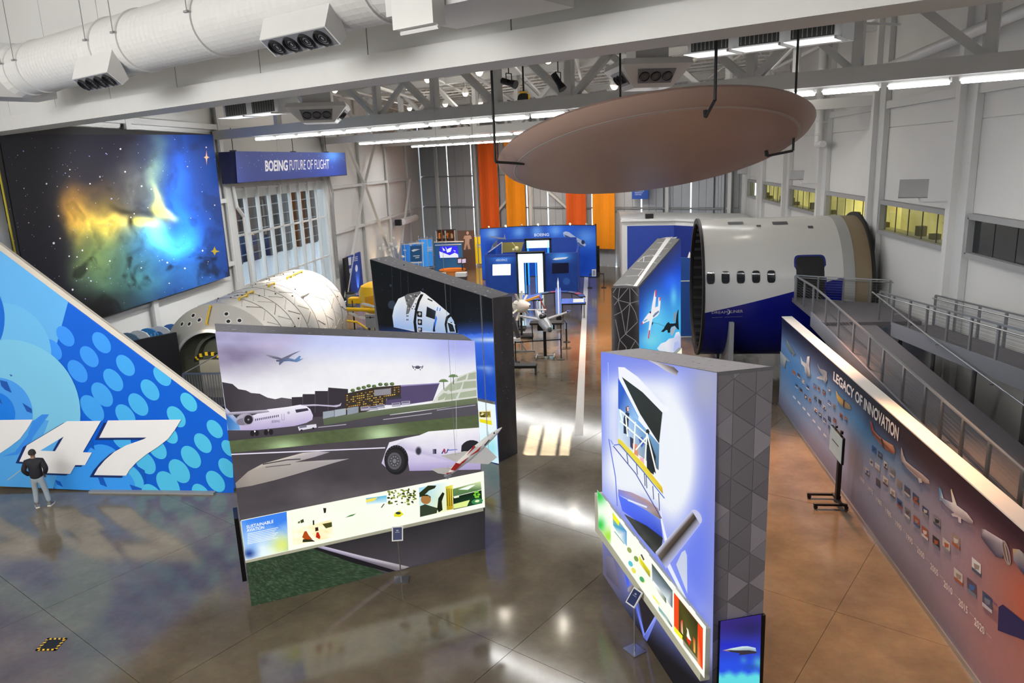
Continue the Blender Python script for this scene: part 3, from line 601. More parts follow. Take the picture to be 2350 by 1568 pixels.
# lower part below the strip
def grassL(x, y): return mixc((34, 50, 34), (84, 104, 80), fbm(x / 7, y / 6, 3, 4) ** 2 * 1.5)
p.quadg([(187, 1272), (560, 1190), (905, 1335), (219, 1511)], 70, 40, grassL, 5)
p.poly([(560, 1190), (1418, 1000), (1419, 1211), (1010, 1308), (1028, 1300)], ['2f2c2f', '2b292b', '333034', '3a373b', '4a464c'], 6)
p.poly([(535, 1196), (556, 1188), (800, 1250), (1028, 1302), (1004, 1312), (960, 1322), (760, 1262)], ['8f88a4', 'c9c2da', 'cfc7d6', 'a39c9c', '8d8688', '67606a', '6c6478'], 8)
p.poly([(535, 1196), (760, 1262), (960, 1322), (925, 1330), (740, 1282), (520, 1204)], '1c1a1e', 7)
p.build('printed_scene', PB, pa)
# panel top with speckled print
def topprint(t, l, r, n, hl, hr, name, seed, base='737279'):
    q = MB(); up = np.array([0, 0, 1.]); L = np.linalg.norm(r - l); d = (r - l) / L; sl = (hr - hl) / L
    def P(u, w): return l + d * u * L - n * w * .86 + up * (hl + (hr - hl) * u + .004)
    q.add([P(0, 0), P(1, 0), P(1, 1), P(0, 1)], [(0, 1, 2, 3)], 0, rgb(base)); rr = random.Random(seed)
    for _ in range(60):
        u, w, s = rr.random() * .98, rr.random() * .95, .003 + rr.random() ** 3 * .012
        c = rgb(mixc((125, 123, 129), (205, 202, 205), rr.random() ** 2)); q.add([P(u, w) + up * .002, P(u + s, w + .01) + up * .002, P(u + s, w + .05) + up * .002, P(u, w + .04) + up * .002], [(0, 1, 2, 3)], 0, c)
    obj(name, q, PT, t, world=True, col=True)
topprint(pa, Al, Ar, An, 6.19, 5.27, 'speckled_top', 1)
# glowing strip A
def strip(t, l, r, d, n, z0, z1, x0, x1, dep):
    L = np.linalg.norm(r - l); a = l + d * x0; b = l + d * x1; m = MB(); m.prism([a + (0, 0, z0), b + (0, 0, z0), b + (0, 0, z1), a + (0, 0, z1)], n * dep)
    return obj('photo_strip', m, mat('strip_box', 'dcdcc4', .6), t, world=True), a + n * dep
LA = np.linalg.norm(Ar - Al)
st, SP = strip(pa, Al, Ar, Ad, An, 1.1, 2.03, -.03, LA - .04, .12)
p = Print(SP, An, fr=(480, 720, .4464), off=.004)
YW = 'f6f7ec'
def bandA(x, y): return mixc((250, 251, 244), (238, 246, 205), .6 * fbm(x / 60, y / 40, 2, 8))
p.quadg([(163, 1063), (1412, 810), (1418, 995), (187, 1270)], 30, 6, bandA)
def bluebox(x, y):
    c = mixc((60, 130, 235), (235, 250, 255), fbm(x / 70, y / 60, 3, 2) * .9 + (y - 1130) / 200.0); c = mixc(c, (225, 235, 90), .8 * blob(x, y, 380, 1190, 60, 50)); return mixc(c, (20, 50, 130), blob(x, y, 205, 1235, 30, 22))
p.quadg([(165, 1066), (398, 1018), (408, 1218), (187, 1268)], 16, 14, bluebox, 1)
p.text('SUSTAINABLE', [(192, 1090), (330, 1060), (331, 1076), (192, 1106)], 'ffffff', 3, .01); p.text('AVIATION', [(193, 1108), (282, 1090), (283, 1106), (194, 1124)], 'ffffff', 3, .01)
for k in range(7): p.line([(197, 1134 + k * 8.5), (354 - 9 * (k % 3), 1100 + k * 8.6 + 2 * (k % 3))], 3, 'eef6ff', 3)
def schoolyard(x, y): return mixc((248, 226, 150), (255, 255, 235), fbm(x / 26, y / 20, 3, 21) * 1.5)
p.quadg([(428, 1110), (630, 1060), (635, 1150), (432, 1192)], 14, 10, schoolyard, 1)
for q, c in (([(478, 1150), (490, 1120), (500, 1118), (512, 1140), (530, 1160), (500, 1168)], 'b04a14'), ([(482, 1160), (530, 1162), (545, 1172), (480, 1176)], '30301a'), ([(548, 1150), (552, 1125), (562, 1124), (572, 1148), (568, 1160)], 'c02818'), ([(545, 1100), (560, 1098), (562, 1116), (546, 1120)], '3a2010'), ([(582, 1082), (630, 1072), (632, 1096), (600, 1104)], '4a4a20'), ([(586, 1000), (602, 1000), (600, 1024), (590, 1026)], '2a2418'), ([(532, 1064), (540, 1062), (541, 1086), (533, 1088)], '3c3c20'), ([(468, 1064), (484, 1056), (488, 1072), (472, 1078)], '404428'), ([(455, 1072), (466, 1066), (468, 1076), (458, 1080)], '6a7040')): p.poly(q, c, 3)
p.poly([(698, 1050), (725, 1036), (756, 1028), (738, 1040)], '3c8030', 3)
p.poly([(806, 950), (912, 935), (914, 970), (808, 984)], ['4aa0c8', '4cb8e0', 'd0f0f8', 'e8f8f8'], 1); p.poly([(806, 956), (866, 944), (850, 962), (808, 972)], 'f0e060', 2); p.line([(885, 998), (900, 978)], 5, '405030', 2)
for g in range(70): 
    x, y = 922 + q_.random() * 142, 910 + q_.random() * 80; p.ell(x, y - (x - 922) * .08, 3 + 6 * q_.random(), 3 + 4 * q_.random(), q_.choice(['6a7a20', '3c4a10', '9aa83c', '2a3408']), 0, 2, 6)
p.poly([(952, 1026), (980, 1012), (1000, 1032), (980, 1046), (950, 1044)], 'e4e02c', 1); p.ell(972, 1026, 14, 7, '30403a', 0, 2, 10)
p.poly([(1078, 896), (1250, 858), (1254, 1008), (1084, 1048)], ['9fd8f0', 'fdfff0', 'f5f5b0', 'dff0e0'], 1)
p.poly([(1080, 922), (1125, 884), (1168, 884), (1160, 898), (1130, 910), (1105, 935), (1082, 945)], '26301a', 2)
p.ell(1114, 956, 26, 24, 'a87840', 0, 2); p.poly([(1086, 948), (1098, 938), (1130, 938), (1140, 950), (1138, 940), (1120, 930), (1100, 932)], '20240e', 3); p.poly([(1084, 990), (1110, 980), (1140, 990), (1175, 1000), (1170, 1026), (1084, 1046)], '34402e', 2); p.poly([(1172, 1005), (1178, 950), (1200, 918), (1210, 925), (1196, 965), (1200, 1010), (1180, 1022)], '1a2210', 3)
p.poly([(1216, 890), (1252, 880), (1254, 1006), (1222, 1010)], ['d0c020', 'f0e860', 'c8a020', 'a09018'], 2)
for g in range(3): p.line([(1222 + g * 11, 900), (1226 + g * 11, 990)], 4, '6a5a10', 3)
p.poly([(1252, 902), (1396, 862), (1400, 905), (1254, 942)], ['6a8a50', 'd8e8b0', '5a8050', '507850'], 1); p.poly([(1280, 905), (1340, 884), (1370, 880), (1330, 906)], 'f0fff0', 2)
p.poly([(1254, 944), (1400, 908), (1404, 975), (1256, 1008)], ['0e1e10', '10240e', '1c4a2c', '14301c'], 1)
for g in range(6): p.ell(1376 + 10 * math.cos(g), 930 + 10 * math.sin(g) * 1.4, 8, 6, '7ac838', 0, 2, 8)
p.ell(1378, 965, 30, 13, '3c8a50', -10, 2); p.ell(1378, 964, 12, 6, 'e8f0c0', -10, 3); p.poly([(1256, 980), (1340, 958), (1326, 990), (1258, 1004)], 'e0f090', 2); p.poly([(1258, 940), (1284, 934), (1285, 944), (1259, 950)], 'f0ffe0', 2)
p.build('strip_print', PBH, st)
# screen on the narrow end of A (seen edge-on)
m = MB(); e0 = Al - Ad * .05 - An * .12; m.prism([e0 + (0, 0, .55), e0 - An * .6 + (0, 0, .55), e0 - An * .6 + (0, 0, 2.05), e0 + (0, 0, 2.05)], -Ad * .09); obj('end_screen', m, BLACKG, pa, world=True)

# ---------------------------------------------------------------- panel B: capsule in space
Bw0 = Z(1145, 1062); Bfar = Z(850, 595, 6.2)
pb, Bl, Br, Bd, Bn = panel('space_panel', 'tall black light box panel showing a white space capsule above the earth', Bfar, Bw0, 6.2, 5.28, .74)
p = Print(Bw0, Bn, fr=(700, 400, .34438), off=.006)
def spaceB(x, y):
    e = 1060 + (1245 - x) * .05; t = (y - e) / 260.0
    c = mixc((9, 12, 16), (26, 34, 44), .55 * blob(x, y, 1120, 960, 160, 110) + .25 * fbm(x / 90, y / 90, 2, 3))
    if t > -.35: c = mixc(c, (60, 110, 240), (t + .35) / .5)
    if t > 0: c = mixc((78, 128, 245), (32, 84, 205), t * .6 + .35 * fbm(x / 40, y / 60, 3, 6))
    c = mixc(c, (225, 238, 255), .95 * blob(x, y, 1255, 1104, 150, 14)); c = mixc(c, (170, 200, 255), .6 * blob(x, y, 1190, 1290, 60, 12) + .5 * blob(x, y, 1225, 1310, 30, 25))
    return c
p.quadg([(432, 568), (1245, 830), (1292, 1922), (560, 1560)], 60, 150, spaceB)
for _ in range(70):
    x, y = 440 + q_.random() * 790, 600 + q_.random() * 430
    if y < 575 + (x - 432) * .33: continue
    p.ell(x, y, 1.6, 1.8, q_.choice(['3a4a68', '2c3858', '566888']), 0, 1, 6)
for x, y in ((577, 620), (636, 640), (685, 655), (967, 742), (1178, 812)): p.line([(x, y), (x + 12, 1050 if x < 900 else 1240)], 2.2, '3a3f44', 2)
for x, y, r_ in ((578, 870, 26), (570, 742, 8), (785, 768, 7), (660, 605, 5)): p.ell(x, y, r_, r_ * 1.1, '2c3848', 0, 1, 12)
p.poly([(582, 945), (594, 885), (622, 830), (662, 812), (680, 800), (768, 780), (800, 795), (870, 850), (935, 905), (985, 950), (1010, 1010), (1022, 1062), (745, 1052), (592, 1020)], ['cfe0f0', 'd8e8f4', 'e8f0f4', 'ececec', 'ececec', 'f0f0f0', 'ececec', 'f0f0f0', 'ececec', 'd0e0f0', 'b0cce8', 'a0bce0', 'dcdcdc', '9ab8ea'], 3)
p.poly([(662, 812), (680, 800), (768, 780), (772, 792), (735, 830), (712, 880), (690, 930), (672, 935), (680, 880)], '6a6a6c', 4)
for g in range(26): x, y = 680 + q_.random() * 70, 800 + q_.random() * 100; p.ell(x - (y - 800) * .1, y, 5, 4, q_.choice(['2a2a2c', 'b0b0b0', 'e0e0e0']), 20, 5, 6)
p.poly([(770, 800), (790, 800), (765, 850), (748, 910), (740, 985), (748, 1052), (730, 1052), (722, 985), (735, 890), (752, 835)], '16181a', 5)
for y0, h in ((912, 38), (965, 38), (1018, 30)): p.poly([(746 + (y0 - 912) * .08, y0), (780, y0 + 4), (780, y0 + h + 4), (748 + (y0 - 912) * .08, y0 + h)], '101214', 6); p.ell(764, y0 + h * .5, 9, 11, 'b0b0b4', 0, 7, 10)
p.poly([(812, 882), (872, 912), (865, 968), (806, 948)], ['1c2228', '2c3a52', '26282c', '16181a'], 6); p.poly([(872, 940), (850, 1040), (862, 1050), (880, 960)], '3a78e0', 6); p.poly([(818, 826), (850, 842), (848, 850), (816, 834)], '22262a', 6)
for g in range(5): p.poly([(872 + g * 9, 885 + g * 2), (878 + g * 9, 882 + g * 2), (874 + g * 9, 910 + g), (867 + g * 9, 908 + g)], '4a86e0' if g % 2 else 'dfe8f4', 6)
p.poly([(860, 980), (868, 1050), (852, 1050)], '1a1c1e', 7)
p.poly([(930, 1000), (940, 950), (965, 932), (990, 950), (1012, 1010), (1020, 1060), (940, 1058)], '14181c', 6); p.poly([(944, 1000), (955, 962), (972, 948), (992, 980), (1006, 1056), (950, 1056)], 'b4cce8', 7); p.poly([(950, 990), (978, 985), (1000, 1050), (965, 1050)], '20262c', 8); p.line([(950, 985), (1000, 1005)], 5, 'e8eef4', 9)
for y in (945, 970): p.ell(678, y, 3, 6, '202224', 0, 6, 8); p.ell(686, y, 3, 6, '202224', 0, 6, 8)
p.build('printed_space', printmat('dim_backlit_print', emit=.7, diff=.5), pb)
topprint(pb, Bl, Br, Bn, 6.2, 5.28, 'speckled_top', 4, '56555b')
sb = Print(Br, Bd, fr=(0, 0, 1), off=.004)
def sideB(x, y): return mixc((58, 57, 62), (84, 84, 90), fbm(x / 9, y / 40, 3, 2))
sb.quadg([(1131, 684), (1175, 680), (1188, 1045), (1146, 1061)], 6, 24, sideB)
for _ in range(60): x, y = 1134 + q_.random() * 48, 690 + q_.random() * 350; s_ = .35 + .9 * q_.random() ** 3; sb.ell(x, y, s_, s_ * 1.1, q_.choice(['77777d', '96969c', '85858b']), 0, 1, 6)
sb.build('speckled_side', PT, pb)
LB = np.linalg.norm(Br - Bl); st, SP = strip(pb, Bl, Br, Bd, Bn, 1.1, 2.03, .04, LB - .03, .12)
p = Print(SP, Bn, fr=(980, 960, .10213), off=.004)
def bandB(x, y): return mixc((240, 250, 255), (150, 225, 235), blob(x, y, 1450, 700, 190, 260) * .9 + .2 * fbm(x / 90, y / 90, 2, 3))
p.quadg([(-1200, -900), (1535, -300), (1612, 1022), (-1100, 400)], 24, 16, bandB)
p.poly([(1160, -160), (1440, -190), (1455, 140), (1170, 90)], 'f4f0c8', 1); p.poly([(1170, -140), (1420, -150), (1430, -20), (1180, -20)], '8a7a30', 2); p.poly([(1180, 20), (1450, 60), (1460, 160), (1190, 90)], 'ece020', 2)
for g in range(10): p.ell(1200 + q_.random() * 200, -120 + q_.random() * 100, 26, 16, q_.choice(['3a3410', 'f4f0d0', 'c8b860']), 0, 3, 8)
p.line([(1380, 300), (1384, 380)], 8, '9aa0a4', 2)
p.build('strip_print', PBH, st)

# ---------------------------------------------------------------- panel C: bright blue hangar picture with yellow work platform
Cl0 = np.array([-.02, 15.6, 0]); C1 = Z(1645, 855, 6.2); C1[2] = 0
pc, Cl, Cr, Cd, Cn = panel('hangar_panel', 'tall light box panel glowing blue white with people on a yellow platform', Cl0, C1, 5.27, 6.2, .9)
p = Print(Cl0, Cn, fr=(1330, 760, .51546), off=.006)
def hangC(x, y):
    c = mixc((126, 140, 232), (150, 152, 205), (x - 450) / 170.0)
    c = mixc(c, (92, 118, 245), .9 * blob(x, y, 120, 330, 60, 200) + .7 * blob(x, y, 520, 1000, 90, 320))
    c = mixc(c, (238, 242, 250), min(1, 1.6 * blob(x, y, 415, 570, 105, 290, 1.4) + 1.3 * blob(x, y, 235, 630, 140, 130, 1.3) + .9 * blob(x, y, 270, 260, 150, 70) + .8 * blob(x, y, 150, 400, 50, 150)))
    c = mixc(c, (165, 168, 190), .9 * blob(x, y, 560, 250, 70, 120))
    if y > 1000 + (x - 100) * .9: c = mixc(c, (22, 20, 26), (y - 1000 - (x - 100) * .9) / 190.0)
    c = mixc(c, (98, 92, 112), .95 * blob(x, y, 130, 1080, 80, 150))
    return c
p.quadg([(95, 92), (612, 187), (585, 1860), (104, 1085)], 50, 70, hangC)
p.poly([(300, 128), (355, 140), (420, 160), (440, 180), (432, 200), (390, 180), (340, 148)], ['c0bccb', 'a8a0a0', '7a6c5c', '4a4038', 'b8b4c0', 'c8c4d0', 'd0ccd8'], 1)
p.poly([(172, 160), (200, 162), (260, 205), (372, 330), (395, 350), (392, 362), (368, 362), (190, 205), (240, 310), (352, 500), (340, 520), (200, 300), (176, 215)], 'f2f5fc', 2)
p.poly([(172, 208), (200, 260), (262, 380), (262, 400), (172, 345)], ['2a60d8', '1e5ac8', '6aaef2', 'a0d0f8', '3060c0'], 3)
p.poly([(188, 204), (280, 272), (369, 363), (354, 501), (270, 370)], ['22302e', '1e2826', '262a28', '1c201e', '202624'], 4)
# railing, people and platform
p.poly([(172, 345), (262, 398), (355, 505), (352, 620), (172, 480)], ['b8dcf8', '7ab0e8', '6a98c0', '506a80', 'dce8f8'], 3)
for q, c in (([(206, 338), (218, 333), (222, 345), (216, 362), (206, 358)], '402a30'), ([(210, 338), (220, 338), (220, 356), (212, 358)], 'e8c0c0'), ([(196, 388), (206, 360), (222, 366), (218, 405), (216, 462), (196, 455)], '1c2a4a'), ([(296, 440), (306, 436), (312, 448), (308, 462), (296, 455)], '201a20'), ([(296, 470), (312, 480), (340, 560), (330, 640), (300, 620)], '101c28'), ([(224, 470), (240, 480), (240, 530), (226, 515)], '303858'), ([(236, 500), (256, 505), (262, 560), (240, 545)], 'e09070'), ([(262, 480), (280, 470), (290, 500), (276, 520)], '4060b0'), ([(268, 560), (285, 568), (290, 600), (272, 590)], 'f0b0c0'), ([(318, 540), (336, 570), (345, 640), (325, 620)], '0c1820')): p.poly(q, c, 5)
for a_, b_ in (((178, 350), (300, 460)), ((180, 400), (300, 505)), ((206, 380), (214, 470)), ((248, 405), (240, 545)), ((300, 455), (290, 600)), ((300, 455), (345, 640)), ((250, 530), (300, 470)), ((180, 352), (190, 400))): p.line([a_, b_], 6, 'fbfdf4', 6)
p.poly([(170, 478), (185, 486), (280, 585), (368, 695), (372, 726), (330, 680), (172, 503)], ['e8d848', 'f0e040', 'f4ea50', 'e8c830', 'b89020', 'e8d848', 'd8c840'], 7)
p.line([(153, 508), (178, 505), (280, 622), (378, 745)], 4, '3c64c8', 8); p.line([(150, 512), (250, 635), (365, 835)], 4, '4450a0', 8)
for x0, y0, x1, y1 in ((210, 545, 216, 590), (253, 592, 258, 640), (288, 635, 292, 690), (296, 645, 300, 700), (326, 690, 330, 750), (352, 722, 356, 800)): p.line([(x0, y0), (x1, y1)], 3.5, '3a4a80', 8)
p.line([(130, 480), (160, 650), (168, 780)], 4, '5a70e0', 3); p.line([(138, 485), (150, 505)], 5, '8aa0f0', 3)
p.poly([(172, 705), (230, 718), (300, 750), (350, 790), (362, 840), (300, 800), (210, 745), (172, 730)], ['8a84c8', 'b49aa8', 'c8a8a8', 'b09080', '7a6a50', 'a8a0b0', '8a94e0', '6a80f0'], 4)
p.poly([(172, 730), (300, 800), (362, 842), (370, 925), (290, 870), (190, 800)], ['4a70f8', '5a78f0', '6a80e8', '2a40c0', '2848e0', '3a58f0'], 4); p.line([(215, 752), (300, 785)], 8, 'dfe6ff', 5)
p.poly([(198, 815), (300, 868), (371, 922), (366, 952), (336, 992), (262, 905)], ['1c2028', '181c22', '202428', '181a1c', '141618', '16181c'], 6)
p.poly([(360, 770), (368, 840), (392, 935), (380, 940), (362, 850)], 'eef2ff', 5); p.poly([(385, 1040), (400, 1030), (480, 1200), (470, 1205)], 'dfe6fc', 4); p.poly([(455, 985), (470, 975), (478, 1000), (480, 1170), (430, 1040)], 'c8d0e8', 4)
def pipe(x, y):
    t = ((x - 505) * .72 + (y - 800) * .60) / 62.0; s_ = abs(t - .48)
    return mixc((66, 52, 46), (222, 224, 238), s_ * 2.4)
p.quadg([(500, 800), (538, 862), (385, 1058), (338, 985)], 4, 18, lambda x, y: (0, 0, 0), 7)
nb_ = len(p.mb.v) - 5 * 19
for j in range(19):
    for i in range(5): p.mb.c[nb_ + j * 5 + i] = rgb([(205, 208, 232), (92, 76, 66), (48, 42, 38), (150, 150, 168), (176, 182, 240)][i])
p.ell(519, 828, 22, 36, 'c4c8e6', -30, 6)
p.poly([(215, 1145), (258, 1108), (265, 1126), (232, 1165), (214, 1160)], ['a8a4b4', '6a5c50', '8a8090', '50443c', '9a96a8'], 5)
p.poly([(195, 1050), (212, 1060), (222, 1130), (212, 1140)], '4a66e8', 4); p.poly([(255, 1210), (290, 1350), (345, 1255), (352, 1262), (300, 1382), (284, 1365), (246, 1220)], ['5a70f0', '90a0ff', 'b0b8ff', '8a98f8', '6070d0', '5060c0', '3a50d0'], 5)
p.poly([(256, 1170), (290, 1345), (345, 1250), (300, 1180)], '221e28', 4)
p.poly([(120, 1000), (150, 1010), (185, 1160), (120, 1090)], ['767088', '807a94', '5c566c', '4c4658'], 2)
p.line([(127, 140), (131, 480)], 2.5, 'b8c4f4', 3)
p.build('printed_hangar', PB if False else printmat('backlit_print_hangar', emit=.92, diff=.12), pc)
m = MB(); topprint(pc, Cl, Cr, Cn, 5.27, 6.2, 'top_print', 9, 'd6d2d8')
# triangle-pattern end face: every triangle a raised tile
E0 = Cr; Ew = .9
rr = random.Random(11); tn = Cd
cols = ['85828a', '8b8890', '938f98', '9b98a1', '807d85', 'aaa6af', '88858d']
us = [-.09, .27, .63, .99]; SD = .52
for ci in range(3):
    u0, u1 = us[ci], us[ci + 1]
    for j in range(-1, 13):
        zz = j * SD + .1; off = SD / 2 if ci % 2 else 0
        for T in ([(u0, zz + off), (u0, zz + off + SD), (u1, zz + off + SD / 2)], [(u1, zz + off + SD / 2), (u1, zz + off + SD * 1.5), (u0, zz + off + SD)]):
            T = clip_poly(T, [(0, .04), (.9, .04), (.9, 6.15), (0, 6.15)])
            if len(T) < 3: continue
            q = MB(); P3 = [E0 - Cn * u + np.array([0, 0, w]) for u, w in T]; cen = sum(P3) / len(P3); col = cols[rr.randrange(len(cols))]
            q.prism([cen + (v - cen) * .97 + tn * .001 for v in P3], tn * .007); obj('tile', q, mat('tile_grey_%s' % col, col, .65, var=.04), pc, world=True)
LC = np.linalg.norm(Cr - Cl); st, SP = strip(pc, Cl, Cr, Cd, Cn, 1.1, 2.03, -.1, LC + .02, .17)
p = Print(SP, Cn, fr=(1360, 1120, .2857), off=.004)
p.quadg([(37, 15), (910, 1115), (898, 1532), (48, 320)], 24, 8, lambda x, y: mixc((252, 252, 244), (236, 246, 226), fbm(x / 80, y / 80, 2, 5)))
def green(x, y): return mixc(mixc((250, 255, 240), (40, 200, 70), blob(x, y, 50, 60, 60, 70) + blob(x, y, 60, 300, 40, 60)), (150, 220, 40), .9 * blob(x, y, 125, 390, 50, 60))
p.quadg([(38, 18), (143, 145), (148, 462), (48, 318)], 10, 14, green, 1)
p.poly([(160, 195), (274, 350), (275, 470), (215, 385), (165, 300)], ['c8d040', '4090d0', '58a8d8', 'f4fcf4', '48b0c8'], 1); p.poly([(165, 200), (214, 268), (210, 306), (163, 245)], 'f0f020', 2); p.line([(175, 350), (255, 450)], 6, '70a0a0', 2)
p.poly([(372, 545), (462, 670), (462, 722), (376, 606)], ['f0e828', 'e0d820', '8a7a18', 'f4f060'], 1); p.line([(390, 535), (412, 580)], 12, '504a20', 2)
for x, y, c in ((305, 610, '58c0d0'), (400, 740, 'c8d840'), (350, 570, '80a048'), (330, 665, 'e8e060'), (395, 735, '48a868'), (295, 500, 'a0a860')): p.ell(x, y, 16, 26, c, -30, 1, 10)
p.poly([(475, 605), (642, 825), (641, 968), (596, 905), (480, 750)], ['3c4a34', '4a5a60', '2c4460', 'e8f4f8', 'a0b0c0'], 1); p.poly([(482, 740), (530, 800), (590, 890), (592, 930), (540, 860), (488, 770)], ['f4f4f8', 'f0f4f0', '404a20', '586a30', 'c8d0d0', 'ffffff'], 2)
p.poly([(480, 850), (535, 925), (538, 950), (484, 880)], 'f0f078', 1); p.poly([(528, 950), (600, 1040), (640, 1110), (636, 1122), (590, 1060), (532, 985)], ['78a8a0', '98b0b0', '7888a0', '404858', 'c0d0c8', '88c0b8'], 1)
p.poly([(653, 840), (886, 1130), (884, 1465), (654, 1118)], ['e83c14', '3a3c14', 'd84010', '8a7a20'], 1)
p.poly([(653, 842), (690, 885), (690, 1160), (654, 1118)], 'f04818', 2); p.poly([(845, 1085), (884, 1135), (883, 1462), (842, 1405)], ['f04010', 'f85018', 'e83408', 'f0a060'], 2)
p.poly([(692, 890), (844, 1086), (840, 1400), (692, 1160)], ['4a4414', '2a2c0c', '5a5a24', '3a3410'], 2)
p.poly([(706, 1070), (722, 1060), (726, 1180), (706, 1150)], ['c02818', 'e04020', 'f8f0c0', 'a02010'], 3); p.poly([(806, 1190), (826, 1220), (824, 1330), (808, 1310)], ['9a2810', 'c83818', 'f8e070', 'f04820'], 3)
p.poly([(738, 1070), (752, 1120), (768, 1140), (778, 1190), (792, 1230), (770, 1215), (755, 1190), (760, 1150)], 'fff8e8', 4); p.poly([(756, 1180), (790, 1230), (778, 1270), (756, 1220)], 'e03010', 3)
p.poly([(656, 1110), (722, 1190), (718, 1222), (655, 1150)], 'f4f030', 4); p.poly([(722, 1215), (840, 1370), (840, 1400), (730, 1260)], '9a9880', 3)
p.build('strip_print', PBH, st)
for u in (.1, .27, .42, .52, .75, .9):
    m = MB(); a = SP + Cd * (u * LC) - Cn * .08; m.prism([a + (0, 0, 2.036), a + Cd * .2 + (0, 0, 2.036), a + Cd * .2 - Cn * .03 + (0, 0, 2.036), a - Cn * .03 + (0, 0, 2.036)], (0, 0, .006)); obj('light_slot', m, mat('slot_glow', 'fffbd8', .5, emit=1.5), st, world=True)
# portrait screen on the end of C
def endpt(u, z, o=0.): return Cr - Cn * u + np.array([0, 0, z]) + Cd * o
q0 = PL(1648, 1425, Cr, Cd); q1 = PL(1752, 1407, Cr, Cd); ua, ub = float(np.dot(Cr - q0, Cn)), float(np.dot(Cr - q1, Cn)); zt = float((q0[2] + q1[2]) / 2); zb = zt - 1.46
m = MB(); m.prism([endpt(ua, zb), endpt(ub, zb), endpt(ub, zt), endpt(ua, zt)], Cd * .07); sc = obj('end_screen', m, BLACKG, pc, world=True)
p = Print(endpt(0, 0, .07), Cd, fr=(1620, 1380, .1199), off=.003)
def scr(x, y):
    c = mixc((58, 44, 130), (44, 84, 235), (y - 500) / 700.0); c = mixc(c, (40, 40, 90), .7 * blob(x, y, 850, 520, 300, 160)); c = mixc(c, (36, 40, 220), .6 * blob(x, y, 500, 850, 500, 90))
    c = mixc(c, (100, 225, 232), min(1, max(0, (y - 1330 - 60 * math.sin(x / 40) * fbm(x / 60, y / 50, 2)) / 110.0))); c = mixc(c, (90, 190, 210), .85 * blob(x, y, 1000, 1180, 90, 110) + .5 * blob(x, y, 720, 1130, 60, 60)); return mixc(c, (40, 90, 160), .6 * blob(x, y, 870, 1260, 150, 50))
p.quadg([(280, 385), (1062, 255), (1010, 2200), (225, 2330)], 24, 40, scr)
p.poly([(315, 945), (480, 905), (700, 866), (800, 864), (950, 895), (965, 965), (980, 972), (960, 998), (690, 1030), (630, 1035), (650, 1000), (480, 975)], ['a86a90', 'd8f0f0', 'e8f4fc', 'd8ecf4', 'c0d8e8', '80a0c8', '40406a', '2c2c48', '2a2838', '2a2838', '30304c', '4a4870'], 2)
p.poly([(400, 940), (640, 945), (830, 942), (975, 968), (955, 998), (690, 1030), (640, 1035), (650, 998), (480, 972)], '3a3442', 3)
p.build('screen_picture', printmat('screen_print', emit=.95, diff=.0, rough=.1), sc)

# ---------------------------------------------------------------- panel D: two jets
D0 = Z(1465, 658, 5.27); D1 = Z(1560, 548, 6.2); D0[2] = 0; D1[2] = 0
pd, Dl, Dr, Dd, Dn = panel('jet_display', 'tall light box panel with a white red tipped jet and a dark jet on blue', D0, D1, 5.27, 6.2, .84)
p = Print(D0, Dn, fr=(1380, 540, .17857), off=.006)
def skyD(x, y):
    t = (y - (660 - (x - 485) * 1.1)) / 900.0
    c = mixc((22, 40, 100), (20, 74, 205), t * 2.2); c = mixc(c, (70, 180, 235), (t - .45) * 1.7); c = mixc(c, (40, 110, 250), .8 * blob(x, y, 900, 620, 110, 140))
    c = mixc(c, (110, 215, 250), .75 * blob(x, y, 930, 790, 40, 120) + .9 * blob(x, y, 700, 1080, 170, 320)); return mixc(c, (150, 235, 240), .6 * blob(x, y, 620, 1350, 130, 100))
p.quadg([(485, 680), (1022, 45), (1020, 1480), (488, 2300)], 40, 60, skyD)
def cloud(x, y): return mixc((240, 240, 246), (170, 180, 220), fbm(x / 50, y / 50, 3, 5) * 1.1)
p.poly([(715, 1455), (770, 1390), (830, 1370), (870, 1330), (930, 1320), (960, 1250), (1000, 1240), (1021, 1300), (1021, 1480), (900, 1660)], ['dfeaf4', 'e6ecf4', 'f0f0f4', 'e0e4f0', 'd0d6ec', 'eef0f6', 'f4f4f8', 'c0c8ec', 'a8b4ec', 'd0d8f0'], 2)
p.poly([(925, 1490), (940, 1380), (985, 1360), (1010, 1420), (980, 1480)], 'b4bef0', 3)
p.poly([(525, 1120), (560, 1065), (600, 1010), (640, 985), (652, 900), (690, 705), (708, 705), (705, 790), (690, 930), (730, 915), (735, 800), (765, 795), (758, 900), (750, 970), (742, 1010), (715, 1040), (660, 1075), (640, 1160), (612, 1330), (598, 1325), (612, 1180), (622, 1100), (560, 1125), (520, 1150)], ['f4f0f4'] * 25, 3)
p.poly([(690, 705), (708, 705), (705, 790), (692, 795)], 'd83c54', 4); p.poly([(745, 800), (765, 795), (760, 840), (747, 845)], 'd83c54', 4); p.poly([(612, 1222), (628, 1220), (612, 1330), (598, 1325)], 'd83c54', 4); p.poly([(512, 1140), (530, 1110), (535, 1140), (520, 1152)], 'd83c54', 4)
p.poly([(660, 1040), (690, 1000), (738, 968), (742, 988), (715, 1015), (670, 1058)], '6a86a8', 4); p.poly([(535, 1105), (575, 1080), (600, 1080), (560, 1115)], '7ab0d0', 4); p.ell(630, 992, 10, 14, '20283a', 0, 4, 10); p.poly([(650, 1130), (660, 1110), (668, 1130), (650, 1165)], '1c3040', 4)
p.line([(665, 1125), (740, 1140), (810, 1170)], 4, '34566c', 4)
